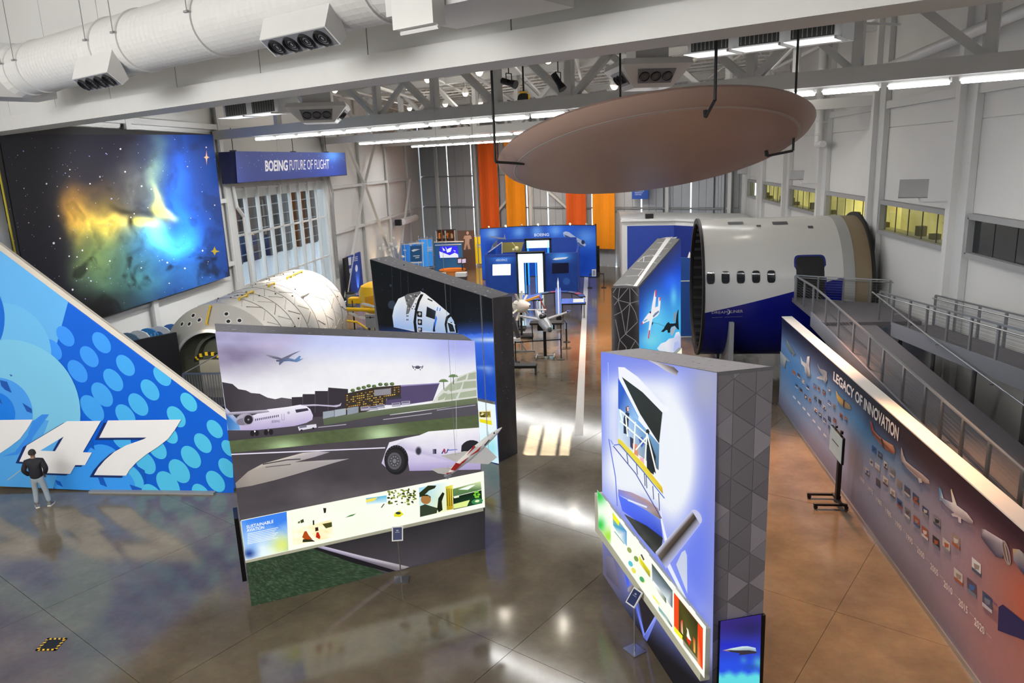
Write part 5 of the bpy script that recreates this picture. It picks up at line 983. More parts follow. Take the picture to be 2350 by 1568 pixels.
for i, (pxs, lab) in enumerate(((((595, 92), (748, 60)), 'white four jet diffuser box under the duct, larger and brighter one'), (((165, 182), (255, 165)), 'white four jet diffuser box under the duct, smaller one near its end'))):
    a, b_ = Z(*pxs[0], 11.05), Z(*pxs[1], 11.05); Lx = float(np.dot(b_ - a, TD)); a = np.array(a); e = TD * Lx
    t = thing('jet_diffuser', lab, 'air diffuser', a, group='diffusers on the round duct')
    f2 = a + TN * .24 - (0, 0, .2); m = MB(); m.prism([a, f2, f2 + TN * .12 + (0, 0, .1), a + TN * .16 + (0, 0, .42)], e); obj('box', m, DUCTM, t, world=True)
    fd = (f2 - a) / np.linalg.norm(f2 - a); fn = np.cross(TD, fd); fn = fn if np.dot(fn, CC - a) > 0 else -fn; fl = float(np.linalg.norm(f2 - a))
    m = MB(); m.prism([a + fd * .015 + TD * .03 + fn * .003, a + fd * .015 + TD * (Lx - .03) + fn * .003, a + fd * (fl - .015) + TD * (Lx - .03) + fn * .003, a + fd * (fl - .015) + TD * .03 + fn * .003], fn * .004); obj('face_plate', m, mat('diffuser_face', '7d8088', .45), t, world=True)
    for k in range(4): nozzle(t, a + fd * fl * .5 + TD * Lx * (.16 + .23 * k) + fn * .02, fn, fl * .38)
# pyramid hoods with nozzles, hung before the first truss
def hood(px, py, c, lab, s_=1.0):
    o = TC(px, py, c); zb = o[2]; t = thing('nozzle_hood', lab, 'air diffuser', o, group='nozzle hoods on square ducts')
    m = MB(); m.box(o + np.array([0, 0, 1.75]), (1.05 * s_, 1.05 * s_, 2.2), R(14)); obj('drop_duct', m, DUCTM, t, world=True)
    m = MB(); fr = []
    for rr_, zz in ((.60, 0.), (1.12, .52), (1.05, .66)):
        fr.append([o + np.array([rr_ * s_ * math.sqrt(2) * math.cos(R(14 + 45 + 90 * k)), rr_ * s_ * math.sqrt(2) * math.sin(R(14 + 45 + 90 * k)), zz]) for k in range(4)])
    vs = sum(fr, []); fs = [(3, 2, 1, 0), (8, 9, 10, 11)]
    for j in range(2):
        for k in range(4): fs.append((j * 4 + k, j * 4 + (k + 1) % 4, j * 4 + 4 + (k + 1) % 4, j * 4 + 4 + k))
    m.add(vs, fs); obj('hood', m, DUCTM, t, world=True)
    for k in (1, 2):    # the two faces towards the hall's near end
        k = k + 1 if k > 1 else 2
        for kk in ((k,) if k else ()):
            pass
    for k in range(4):
        a, b_, c_, d_ = fr[0][k], fr[0][(k + 1) % 4], fr[1][(k + 1) % 4], fr[1][k]; cen = (a + b_ + c_ + d_) / 4; u = (b_ - a) / np.linalg.norm(b_ - a); v = (d_ + c_ - a - b_); v = v - u * np.dot(u, v); v /= np.linalg.norm(v); n = np.cross(u, v); 
        if np.dot(n, cen - o - (0, 0, .3)) < 0: n = -n
        if np.dot(n, CC - cen) <= 0: continue
        m = MB(); m.prism([cen - u * .52 * s_ - v * .24 * s_ + n * .004, cen + u * .52 * s_ - v * .24 * s_ + n * .004, cen + u * .6 * s_ + v * .24 * s_ + n * .004, cen - u * .6 * s_ + v * .24 * s_ + n * .004], n * .02); obj('nozzle_plate', m, mat('diffuser_face', '7d8088', .45), t, world=True)
        for q in (-1, 0, 1): nozzle(t, cen + u * .36 * q * s_ + n * .03, n, .15 * s_)
hood(735, 283, 18.6, 'pale nozzle hood below a square duct above the nebula mural sign', .95)
hood(1485, 205, 18.2, 'pale nozzle hood below a square duct right above the hanging disc', .8)
# boxes with grilles and bright trays
def grille_box(pxa, pxb, py_top, py_bot, c, n, lab, tray):
    A, B_ = TC(pxa, py_bot, c), TC(pxb, py_bot, c); zb = A[2]; zt = TC((pxa + pxb) / 2, py_top, c)[2]; L = float(np.dot(B_ - A, TD)); h = zt - zb + .5
    A = np.array([*tp(c, A[0], zb)]); t = thing('grille_box', lab, 'air handler', A)
    m = MB(); m.prism([A, A + TD * L, A + TD * L + (0, 0, h), A + (0, 0, h)], TN * .9); obj('casing', m, STEEL, t, world=True)
    for k in range(n):
        x0 = L * (k + .08) / n; x1 = L * (k + .86) / n; m = MB()
        m.prism([A + TD * x0 + (0, 0, .06) - TN * .002, A + TD * x1 + (0, 0, .06) - TN * .002, A + TD * x1 + (0, 0, h - .5) - TN * .002, A + TD * x0 + (0, 0, h - .5) - TN * .002], -TN * .01); g = obj('grille', m, mat('grille_dark', '34342f', .6), t, world=True)
        for j in range(9):
            x = x0 + (x1 - x0) * (j + .5) / 9; m = MB(); m.box(A + TD * x + np.array([0, 0, h / 2 - .2]) - TN * .018, (.012, .012, h - .56), R(-31)); obj('slat', m, GREY, g, world=True)
    for k in range(tray):
        x0 = L * k / tray + .04; x1 = L * (k + 1) / tray - .04; m = MB(); m.prism([A + TD * x0 - TN * .3 - (0, 0, .02), A + TD * x1 - TN * .3 - (0, 0, .02), A + TD * x1 + TN * .5 - (0, 0, .02), A + TD * x0 + TN * .5 - (0, 0, .02)], (0, 0, .015)); obj('light_tray', m, mat('tray_glow', 'fbfcff', .4, emit=.95), t, world=True)
        m = MB(); m.bar(A + TD * x1 - TN * .32 - (0, 0, .02), A + TD * x1 + TN * .5 - (0, 0, .02), .05, .06); obj('tray_end', m, WHITE, t, world=True)
grille_box(1578, 1930, 65, 128, 17.2, 3, 'long grey grille box with bright trays above the hanging disc', 3)
grille_box(515, 642, 228, 272, 18.2, 2, 'small pale grille box with light trays beside the mural', 2)
# hanging dish
near, far = CC + ray(1532, 209) * 11.4, CC + ray(1470, 424) * 17.2; lf, rt = CC + ray(1150, 352) * 14.0, CC + ray(1849, 284) * 14.0
cen = (near + far) / 2; e1 = (near - far) / 2; RD = float(np.linalg.norm(e1)); e1 /= RD; e2 = (rt - lf); e2 -= e1 * np.dot(e1, e2); e2 /= np.linalg.norm(e2); en = np.cross(e2, e1)
if en[2] < 0: en = -en
ds = thing('hanging_disc', 'large pale lens shaped disc hung tilted from black rods', 'hanging disc', cen)
m = MB(); m.lathe([(0, -.36), (RD * .5, -.34), (RD * .8, -.27), (RD * .9, -.2), (RD * .975, -.09), (RD, 0), (RD * .985, .05), (RD * .8, .2), (RD * .4, .33), (0, .36)], cen, en, 96); obj('shell', m, mat('disc_paint', 'a58a7e', .42, var=.03, scale=1), ds, world=True, smooth=True)
m = MB(); m.lathe([(RD * .905, -.197), (RD * .90, -.206), (RD * .89, -.208), (RD * .885, -.213)], cen, en, 96); obj('seam_ring', m, mat('disc_seam', 'a89a94', .4), ds, world=True)
for (px, py, d), (hx, hy, hd) in (((1641, 229, 10.9), (1620, 268, 11.7)), ((1137, 372, 13.6), (1203, 376, 13.75)), ((1820, 346, 13.9), (1760, 358, 14.1)), ((1425, 437, 16.6), (1434, 437, 16.9))):
    b = CC + ray(px, py) * d; h = CC + ray(hx, hy) * hd; m = MB(); m.cyl((b[0], b[1], 13.9), b, .022, 8); m.cyl(b, h, .024, 8); m.cyl(h, h + en * .1, .036, 8); obj('hanger_rod', m, BLACK, ds, world=True)
# stage lights, yellow work light, pendants
def at_c(px, py, c): return TC(px, py, c)
for px, py, c, tilt, lab in ((1168, 190, 18.6, -35, 'black stage spotlight hung nearly level under the roof'), (1281, 188, 18.6, 55, 'black stage spotlight hung steeply tilted under the roof')):
    o = at_c(px, py, c); t = thing('stage_light', lab, 'spotlight', o); d = TD * math.cos(R(tilt)) + np.array([0, 0, -1.]) * math.sin(R(abs(tilt))) * (1 if tilt > 0 else .45); d /= np.linalg.norm(d)
    m = MB(); m.cyl(o - d * .26, o + d * .1, .09, 12); m.cyl(o + d * .1, o + d * .26, .1, 12, .13); obj('barrel', m, BLACK, t, world=True)
    m = MB(); m.tube([o + TN * .13, o + TN * .13 + (0, 0, .26), o - TN * .13 + (0, 0, .26), o - TN * .13], .014, 6); m.cyl(o + (0, 0, .26), o + (0, 0, 1.6), .015, 6); obj('yoke', m, BLACK, t, world=True)
o = at_c(1202, 228, 21.6); t = thing('work_light', 'yellow framed black lamp head hung from a cable', 'lamp', o)
m = MB(); m.cyl(o - TN * .1, o + TN * .1, .2, 14); m.cyl(o + (0, 0, .2), o + (0, 0, 3), .03, 6); obj('head', m, BLACK, t, world=True)
m = MB(); m.box(o + np.array([0, 0, -.25]), (.36, .3, .1), R(-31)); m.box(o + np.array([0, 0, .22]), (.2, .25, .06), R(-31)); m.bar(o + TD * .22 + (0, 0, -.2), o + TD * .22 + (0, 0, .15), .05); m.bar(o - TD * .22 + (0, 0, -.2), o - TD * .22 + (0, 0, .15), .05); obj('guard', m, YELLOW, t, world=True)
pm = None; JX = (879, 981, 940, 1022, 1068, 1102, 1258, 1296, 1410, 768, 1765, 1100); JO = [sorted(JX).index(v) for v in JX]
for i, (px, py, c) in enumerate(((879, 168, 27), (981, 183, 30), (940, 249, 38), (1022, 240, 38), (1068, 215, 33), (1102, 237, 38), (1258, 138, 27), (1296, 224, 36), (1410, 198, 30), (768, 207, 28), (1765, 178, 31), (1100, 166, 26))):
    o = at_c(px, py, c); pl = bpy.data.lights.new('pendant_glow', 'POINT'); pl.energy = 75; pl.color = (1, .93, .82); pl.shadow_soft_size = .15; po = bpy.data.objects.new('pendant_glow', pl); COL.objects.link(po); po.location = (o[0], o[1], o[2] - .25)
    if pm is None:
        pm = thing('pendant_lamp', 'glowing round lamp among the joists, %s along the roof from the mural wall' % ORD[JO[0]], 'lamp', o, group='round lamps among the joists')
        m = MB(); m.lathe([(.05, .3), (.14, .26), (.2, .05), (.17, .0)], (0, 0, 0), (0, 0, 1), 14); m.cyl((0, 0, .28), (0, 0, 1.3), .015, 5); obj('shade', m, WHITE, pm)
        m = MB(); m.sphere((0, 0, .0), .15, 12, 8); obj('bulb', m, LAMP, pm)
    else: copy_tree(pm, o, label='glowing round lamp among the joists, %s along the roof from the mural wall' % ORD[JO[i]])
# right wall: indirect lights on arms, air duct down-pipe, banners
def armlight(px, py, pxt, pyt, lab, sz):
    y = float(RW(px, py)[1]); z = float(RW(px, py)[2]); b = np.array([XRW - .42, y, z]); h = PL(pxt, pyt, (XRW - 1.35, 0, 0), (1, 0, 0)); t = thing('wall_uplight', lab, 'wall lamp', b)
    m = MB(); m.bar(b, b + np.array([-.75, 0, 0]), .1, .05); m.bar(b + np.array([-.75, 0, 0]), (b + np.array([-.85, .05, .3])), .05); obj('arm', m, STEEL, t, world=True)
    Rm = Vector((-.30, -.72, .5)).to_track_quat('Z', 'Y').to_matrix().to_4x4(); m = MB(); c_ = b + np.array([-.95, .1, .42]); m.box(c_, (.8 * sz, .62 * sz, .06), M=Rm); obj('reflector', m, mat('reflector_grey', 'a9a9aa', .4), t, world=True)
armlight(2206, 462, 2176, 446, 'square grey wall light on an arm, the large one near the dark window', 1.0)
armlight(1896, 420, 1870, 410, 'square grey wall light on an arm, between the other two', .8)
armlight(1752, 405, 1735, 396, 'square grey wall light on an arm, farthest along the wall', .8)
o = RW(1908, 330); m = MB(); m.cyl((XRW - .62, o[1], o[2]), (XRW - .62, o[1], 14.55), .17, 14); m.sphere((XRW - .62, o[1], o[2]), .18, 12, 8); m.cyl((XRW - .62, o[1], o[2]), (XRW - .62, o[1] - .9, o[2]), .15, 14)
for k in range(5): m.lathe([(.17, 0), (.19, .02), (.19, .06), (.17, .08)], (XRW - .62, o[1], o[2] + .4 + .6 * k), (0, 0, 1), 14)
m.box((XRW - .45, o[1], o[2] + 1.0), (.5, .08, .06)); m.box((XRW - .45, o[1], o[2] + 2.4), (.5, .08, .06))
tag(obj('down_pipe', m, WHITE, smooth=True), 'white ribbed down pipe with an elbow on the white wall', 'pipe')
m = MB(); m.cyl((XRW - .75, 15.5, 12.5), (XRW - .75, 31, 11.9), .16, 12); tag(obj('wall_duct', m, STEEL, smooth=True), 'grey round pipe sloping high along the wall above the windows', 'pipe')
m = MB(); q0, q1 = tp(15.5, 10.4, 12.4), tp(15.5, 3, 13.2)
for k in range(6):
    m = MB(); m.bar((10.2 - k * .9, 15.5 + k * 1.9, 12.2 + .25 * (k % 3)), (2.5 - k * .6, 17.5 + k * 1.8, 12.9 + .2 * (k % 2)), .06); obj('conduit', m, WHITE, ceil)
ORN = mat('banner_orange', 'f0641a', .8, var=.06, scale=2); ORN2 = mat('banner_amber', 'ff980c', .8, var=.08, scale=2)
for i, (a_, b_, zb_, mm_, lab) in enumerate(((1100, 1143, 1.6, ORN, 'long orange cloth banner on the clad wall, first from its shadowed corner'), (1160, 1204, 1.6, ORN2, 'long amber orange banner hanging second from the shadowed corner'), (1298, 1344, 1.6, ORN, 'long orange banner between the amber one and the last one'), (1359, 1410, 1.6, ORN2, 'long orange banner closest to the blue lettered banner'))):
    xa_, xb_ = float(TC(a_, 430, CF - .6)[0]), float(TC(b_, 430, CF - .6)[0]); m = MB(); n = 8
    for k in range(n):
        u0, u1 = xa_ + (xb_ - xa_) * k / n, xa_ + (xb_ - xa_) * (k + 1) / n; w0, w1 = .05 * math.sin(k * 1.3), .05 * math.sin((k + 1) * 1.3)
        m.prism([tp(CF - .6 + w0, u0, zb_), tp(CF - .6 + w1, u1, zb_), tp(CF - .6 + w1, u1, 12.2), tp(CF - .6 + w0, u0, 12.2)], TN * .02)
    t = thing('banner', lab, 'banner', tp(CF - .6, (xa_ + xb_) / 2, zb_), group='orange wall banners'); obj('cloth', m, mm_, t, world=True)
    m = MB(); m.cyl(tp(CF - .58, xa_ - .1, 12.22), tp(CF - .58, xb_ + .1, 12.22), .05, 8); obj('rod', m, STEEL, t, world=True)
xa_, xb_ = float(TC(1450, 430, CF - 1.2)[0]), float(TC(1488, 430, CF - 1.2)[0]); zb_ = float(TC(1470, 457, CF - 1.2)[2])
t = thing('blue_banner', 'narrow blue banner with a big white sideways letter', 'banner', tp(CF - 1.2, xa_, zb_)); m = MB(); m.prism([tp(CF - 1.2, xa_, zb_), tp(CF - 1.2, xb_, zb_), tp(CF - 1.2, xb_, 8.6), tp(CF - 1.2, xa_, 8.6)], TN * .03); m.cyl(tp(CF - 1.19, xa_, 8.6), tp(CF - 1.19, xa_, 11.3), .01, 5); m.cyl(tp(CF - 1.19, xb_, 8.6), tp(CF - 1.19, xb_, 11.3), .01, 5); obj('cloth', m, mat('banner_blue', '2450a8', .7), t, world=True)
p = Print(tp(CF - 1.2, xa_, 0), TN); p.text('F', [(1480, 422 - 16), (1480, 430), (1458, 430), (1458, 422 - 16)], 'ffffff', 2, .03)
for k, s_ in enumerate(('INNOVATION', 'EXPERIENCE', 'RESEARCH', 'CENTER')): p.text(s_, [(1457, 433 + k * 4.2), (1457 + 24 - k * 3, 433 + k * 4.2), (1457 + 24 - k * 3, 435.5 + k * 4.2), (1457, 435.5 + k * 4.2)], 'e8ecf4', 2)
p.build('lettering', PD, t)
# ================================================================ FUSELAGE AND RAMP
fa = R(-1.5); fx = np.array([math.cos(fa), math.sin(fa), 0]); fs_ = np.array([math.sin(fa), -math.cos(fa), 0]); FC = np.array([4.12, 33.2, 3.6]); FR = 2.92
def fp(t, th, r=FR): return FC + fx * t + (fs_ * math.cos(th) + np.array([0, 0, 1.]) * math.sin(th)) * r
def fhit(px, py):       # where a sight line meets the barrel
    d = ray(px, py); o = CC - FC; dd = d - fx * np.dot(d, fx); oo = o - fx * np.dot(o, fx); A_, B2, C_ = np.dot(dd, dd), 2 * np.dot(dd, oo), np.dot(oo, oo) - FR ** 2; s_ = (-B2 - math.sqrt(max(0, B2 * B2 - 4 * A_ * C_))) / (2 * A_)
    P = CC + d * s_ - FC; return float(np.dot(P, fx)), math.atan2(P[2], float(np.dot(P, fs_)))
fu = thing('fuselage_section', 'white airliner fuselage barrel with five windows and a blue belly', 'aircraft section', (7.2, 33.4, .0))
FW = mat('fuselage_white', 'cfcfcc', .22, var=.02); FB = mat('fuselage_blue', '10187c', .2, var=.04); 
tW = fhit(1935, 600)[0]; tG = tW + .42; tT = tG + .62; tl0, thL = fhit(1620, 718); tl1, thR = fhit(1932, 637)
def bth(t): u = (t - tl0) / (tl1 - tl0); return thL + (thR - thL) * u + .07 * u * (u - 1)
def shell(nm, t0, t1, lo, hi, m_, r=FR, nt_=24, n=40, th=.0):
    vs = []; 
    for i in range(nt_ + 1):
        t = t0 + (t1 - t0) * i / nt_; a, b_ = lo(t), hi(t)
        for k in range(n + 1): vs.append(fp(t, a + (b_ - a) * k / n, r))
    m = MB(); m.add(vs, [(i * (n + 1) + k, (i + 1) * (n + 1) + k, (i + 1) * (n + 1) + k + 1, i * (n + 1) + k + 1) for i in range(nt_) for k in range(n)]); return obj(nm, m, m_, fu, world=True, smooth=True)
shell('crown_skin', 0, tW, lambda t: bth(t), lambda t: math.pi - bth(t), FW)
shell('belly_skin', 0, tW, lambda t: math.pi - bth(t), lambda t: 2 * math.pi + bth(t), FB)
shell('joint_band', tW, tG, lambda t: 0, lambda t: 2 * math.pi, mat('band_grey', 'a3a4a3', .4), FR + .004, 2, 80)
shell('primer_band', tG, tT, lambda t: 0, lambda t: 2 * math.pi, mat('primer_tan', '8a7a60', .5), FR - .02, 2, 80)
shell('inner_lining', 0.02, tT, lambda t: 0, lambda t: 2 * math.pi, mat('lining_black', '17181a', .8), FR - .13, 4, 64)
m = MB()
for k in range(36): a = 2 * math.pi * k / 36; m.bar(fp(.1, a, FR - .2), fp(tT - .2, a, FR - .2), .05, .12)
obj('stringers', m, mat('stringer_black', '2a2b2c', .6), fu, world=True, kind='stuff')
m = MB(); m.lathe([(0, 0), (FR - .2, 0)], FC + fx * 3.2, fx, 48); obj('bulkhead', m, BLACK, fu, world=True)  # added black disc stands for the dark inside of the barrel
for nm, t, r0, r1, w in (('rim', -.06, FR - .18, FR + .03, .1), ('flange', tT, FR - .2, FR + .13, .1)):
    m = MB(); m.lathe([(r0, 0), (r1, 0), (r1, w), (r0, w), (r0, 0)], FC + fx * t, fx, 96); obj(nm, m, BLACK, fu, world=True, smooth=True)
def patch(nm, px, py, w, h, m_, rad=.5, r=FR + .012, parent=None):
    t, th = fhit(px, py); m = MB(); n = 28; NR = 7; vs = []
    for i in range(1, NR + 1):
        for k in range(n):
            g = 2 * math.pi * k / n; cg, sg = math.cos(g), math.sin(g); x = abs(cg) ** rad * math.copysign(1, cg) * w / 2 * i / NR; y = abs(sg) ** rad * math.copysign(1, sg) * h / 2 * i / NR
            vs.append(fp(t + x, th + y / FR, r))
    m.add(vs, [(i * n + k, i * n + (k + 1) % n, (i + 1) * n + (k + 1) % n, (i + 1) * n + k) for i in range(NR - 1) for k in range(n)] + [tuple(range(n))]); return obj(nm, m, m_, parent or fu, world=True)
for px, py in ((1631, 638), (1665, 637), (1700, 636.5), (1735, 635.5), (1770, 635)):
    patch('window', px, py, .36, .54, mat('window_surround', 'b8b8b6', .3), .55); patch('window_pane', px, py, .31, .49, GLASS, .55, FR + .018)
patch('door_frame', 1860, 643, 1.2, 2.05, mat('door_blue', '1b2a7a', .4), .25); patch('door_opening', 1860, 643, 1.05, 1.9, BLACK, .25, FR + .02)  # black patch laid on the skin stands for the dark doorway
for px, py, w, h in ((1688, 512.5, .62, .3), (1790, 512.5, .6, .3), (1741, 519, .18, .16), (1860, 521.5, .2, .18)): patch('antenna_plate', px, py, w, h, DGREY, .15)
tlg, thg = fhit(1671, 716); Pg = fp(tlg, thg, FR + .03); ng = fs_ * math.cos(thg) + np.array([0, 0, 1.]) * math.sin(thg)
p = Print(Pg, ng, fr=(1580, 640, .1403), off=.0); p.text('DREAM', [(380, 535), (640, 522), (640, 566), (382, 572)], 'b8bcc8', 1); p.text('LINER', [(692, 515), (890, 508), (890, 552), (692, 560)], 'b8bcc8', 1)
p.poly([(625, 500), (660, 505), (684, 530), (684, 556), (660, 580), (622, 586), (650, 572), (664, 548), (660, 522), (640, 506)], 'd0d4dc', 1); p.line([(380, 636), (560, 628)], 9, '5a6080', 1); p.line([(590, 627), (880, 618)], 9, '5a6080', 1); p.build('lettering', PD, fu)
# cradle
for i, t in enumerate((1.0, 4.9)):
    ct = thing('fuselage_cradle', ('grey cradle frame under the barrel near its open black rim', 'grey cradle frame under the barrel beside the ramp')[i], 'support', FC + fx * t - (0, 0, 3.6), group='cradles under the fuselage')
    for sgn in (1, -1):
        pts = []
        for k in range(9): th = R(-19 - k * 7.2); q = fp(t, th); pts.append(q - np.array([0, 0, 0]) if sgn > 0 else FC + fx * t + (-fs_ * math.cos(th) + np.array([0, 0, 1.]) * math.sin(th)) * FR)
        s0 = fs_ * sgn; base = FC + fx * t; out = [base + s0 * (FR + .2) + (0, 0, pts[0][2] - base[2]), base + s0 * (FR + .2) - (0, 0, 3.58), base + s0 * .9 - (0, 0, 3.58)]
        m = MB(); m.prism([*pts[::-1], *out], fx * .12); obj('saddle', m, GREY, ct, world=True)
        m = MB(); m.bar(base + s0 * (FR + .2) - (0, 0, 3.58) + fx * .06, base + s0 * (FR + .2) + (0, 0, pts[0][2] - base[2] + .05) + fx * .06, .24, .16); obj('post', m, mat('cradle_post', '9fa0a2', .5), ct, world=True)
    m = MB(); b0 = FC + fx * t - np.array([0, 0, 3.52]); m.bar(b0 + fs_ * 3.2, b0 - fs_ * 3.2, .2, .14); obj('sill', m, DGREY, ct, world=True)
m = MB(); b0 = FC + fx * 3.6 + fs_ * 3.1 - np.array([0, 0, 3.6]); m.bar(b0 + (0, 0, .05), b0 + fx * 1.3 + (0, 0, 1.2), .14, .16); tag(obj('brace', m, mat('cradle_post', '9fa0a2', .5), None), 'slanted grey prop standing on the floor below the blue belly', 'prop')
# ramp: landing at the aircraft door, lane down and lane up, each slab / fascia / railing its own
RX0, RX1, RX2 = 7.3, 9.0, 10.42
CARP = mat('ramp_carpet', '67656a', .9, var=.1, scale=14); FASC = mat('ramp_fascia', '7d8088', .5)
ramp = thing('access_ramp', 'long grey switchback ramp with cable railings beside the fuselage', 'ramp', (9, 20, 0))
def deck(nm, pts, th=.16, m_=CARP): m = MB(); m.prism(pts, (0, 0, -th)); return obj(nm, m, m_, ramp, world=True)
def z1(y): return 3.62 if y > 27 else max(2.2, 3.62 - (27 - y) * .072)
def z2(y): return 3.64 if y > 25.6 else 3.64 + (25.6 - y) * .075
deck('landing', [(RX0, 25.6, 3.62), (RX2, 25.6, 3.62), (RX2, 28.6, 3.62), (RX0 + .1, 30.3, 3.62)])
ysr = [27, 24.6, 22.2, 19.8, 17.4, 15, 12.6, 10.2, 7.8]
for a, b_ in zip(ysr[:-1], ysr[1:]):
    deck('lane_slab', [(RX0, b_, z1(b_)), (RX1, b_, z1(b_)), (RX1, a, z1(a)), (RX0, a, z1(a))])
    m = MB(); m.prism([(RX0 - .03, b_, z1(b_) + .08), (RX0 - .03, a, z1(a) + .08), (RX0 - .03, a, z1(a) - .42), (RX0 - .03, b_, z1(b_) - .42)], (.05, 0, 0)); obj('fascia', m, FASC, ramp, world=True)
    if a < 26:
        deck('lane_slab', [(RX1 + .12, b_, z2(b_)), (RX2, b_, z2(b_)), (RX2, a, z2(a)), (RX1 + .12, a, z2(a))])
        m = MB(); m.prism([(RX1 + .1, b_, z2(b_) + .1), (RX1 + .1, a, z2(a) + .1), (RX1 + .1, a, z2(a) - .34), (RX1 + .1, b_, z2(b_) - .34)], (.05, 0, 0)); obj('fascia', m, FASC, ramp, world=True)
        m = MB(); m.cyl((RX1 + .3, a - .3, 0), (RX1 + .3, a - .3, z2(a) - .15), .06, 8); obj('support_post', m, DGREY, ramp, world=True)
for nm, y0, y1, x in (('soffit_wall', 8, 30.2, RX0 + .06),):
    m = MB(); m.box((x + .02, (y0 + y1) / 2, 1.0), (.06, y1 - y0, 2.0)); obj(nm, m, DGREY, ramp, world=True)
CABLE = mat('cable_grey', '77797b', .5, metal=.5)
def railing(lab, pts, fz, both=True, hand=None):
    t = thing('cable_railing', lab, 'railing', (*pts[0][:2], fz(pts[0][1])))
    for i, (x, y) in enumerate(pts):
        z = fz(y); m = MB(); m.box((x, y, z + .47), (.05, .09, .94)); obj('post', m, RAIL, t, world=True)
    for (xa_, ya_), (xb_, yb_) in zip(pts[:-1], pts[1:]):
        m = MB(); m.bar((xa_, ya_, fz(ya_) + .95), (xb_, yb_, fz(yb_) + .95), .06, .04); obj('top_rail', m, RAIL, t, world=True)
        m = MB(); o_ = .09 if hand is None else hand; m.cyl((xa_ + o_, ya_, fz(ya_) + .86), (xb_ + o_, yb_, fz(yb_) + .86), .022, 6); obj('hand_rail', m, RAIL, t, world=True)
        m = MB()
        for k in range(8): z_ = .1 + k * .095; m.bar((xa_, ya_, fz(ya_) + z_), (xb_, yb_, fz(yb_) + z_), .0045)
        obj('cables', m, CABLE, t, world=True, kind='stuff')
    return t
yy = [29.6, 28.4, 27.2, 25.6, 24.2, 22.75, 21.4, 20.3, 18.9, 17.6, 16.7, 15.7, 14.6, 13.4, 12.3, 11.2, 10.1, 9.0]
railing('cable railing along the low edge of the ramp above the timeline wall', [(RX0 + .08, y) for y in yy], z1)
railing('cable railing across the landing in front of the aircraft door', [(RX0 + .1, 29.8), (8.1, 29.3), (8.9, 28.9), (9.7, 28.5), (10.3, 28.2)], lambda y: 3.62)
railing('cable railing between the two ramp lanes', [(RX1 + .16, y) for y in (25.9, 24.7, 23.4, 22.2, 20.9, 19.6, 18.3, 17.0, 15.6, 14.2)], z2, hand=-.09)
railing('cable railing of the upper ramp lane against the white wall', [(RX2 - .06, y) for y in (24.6, 23.2, 21.8, 20.4, 19.0, 17.6, 16.2)], z2, hand=-.09)
m = MB(); m.tube([(RX1 - .06, 26, 4.55), (RX1 - .06, 21.4, z1(21.4) + .9), (RX1 - .06, 16, z1(16) + .9), (RX1 - .06, 9, z1(9) + .9)], .024, 8); 
for y in (24, 21, 18, 15): m.cyl((RX1 - .06, y, z1(y) + .8), (RX1 + .12, y, z1(y) + .8), .015, 6)
tag(obj('hand_rail', m, CHROME), 'shiny handrail on the inner side of the lower ramp lane', 'handrail')
# room box with blue front, blue banner wall
bxt = thing('theatre_box', 'white flat roofed room with a big blue front graphic', 'booth', (5.5, 58, 0))
bx0, by0, bz = 1.52, 56.0, 4.62
m = MB(); fpts = [(bx0, by0), (5.2, 55.4), (6.4, 54.2), (10.35, 53.65), (10.35, 58.3), (bx0, fy(bx0) - .9)]
m.prism([(x, y, 0) for x, y in fpts], (0, 0, bz)); obj('walls', m, WHITE, bxt, world=True)
m = MB(); m.prism([(x - .1 if x < 5 else x, y - .15, bz) for x, y in fpts[:4]] + [(x, y, bz) for x, y in fpts[4:]], (0, 0, .14)); obj('roof', m, WHITE, bxt, world=True)
def fface(a, b_, z0, z1_, o, nm, mm):
    a = np.array([*a, 0.]); b_ = np.array([*b_, 0.]); d = (b_ - a) / np.linalg.norm(b_ - a); n = np.array([d[1], -d[0], 0]); m = MB(); m.prism([a + n * o + (0, 0, z0), b_ + n * o + (0, 0, z0), b_ + n * o + (0, 0, z1_), a + n * o + (0, 0, z1_)], -n * .02); return obj(nm, m, mm, bxt, world=True), a, d, n
BDEEP = mat('graphic_blue', '1d3d9c', .45, emit=.12)
fface((bx0 + .38, by0 - .06), (5.2, 55.4), .1, 4.3, .03, 'graphic', BDEEP); fface((5.2, 55.4), (6.4, 54.2), .1, 4.3, .03, 'graphic', mat('graphic_blue_dark', '152c80', .45, emit=.1))
p = Print((bx0, by0, 0), (.16, -1, 0), off=.06); p.poly([(1434, 560), (1450, 560), (1500, 605), (1490, 612)], '2c60c0', 1); p.poly([(1440, 520), (1455, 520), (1520, 575), (1510, 582)], '2850ac', 1); p.poly([(1452, 580), (1460, 580), (1470, 600), (1464, 606)], 'b8c0cc', 2); p.build('graphic_stripes', PD, bxt)
q = Z(1490, 497, 4.9); m = MB(); m.box(q + (0, 0, -.02), (.55, .4, .4), .1); tag(obj('roof_speaker', m, BLACK), 'small black speaker standing on the white roof of the blue room', 'speaker')
bw = thing('blue_partition', 'narrow blue banner wall between the jet panel and the barrel', 'partition', (4.0, 39, 0))
a, b_ = PL(1556, 700, (0, 39, 0), (0, 1, 0)), PL(1592, 700, (0, 39, 0), (0, 1, 0)); zt = float(PL(1570, 592, (0, 39, 0), (0, 1, 0))[2])
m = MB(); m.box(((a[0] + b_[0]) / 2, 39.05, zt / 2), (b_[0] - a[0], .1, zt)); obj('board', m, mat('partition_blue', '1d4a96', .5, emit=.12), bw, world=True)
for py in (645, 773): z_ = float(PL(1570, py, (0, 39, 0), (0, 1, 0))[2]); m = MB(); m.box(((a[0] + b_[0]) / 2, 38.98, z_), (b_[0] - a[0], .03, .05)); obj('trim_bar', m, WHITE, bw, world=True)
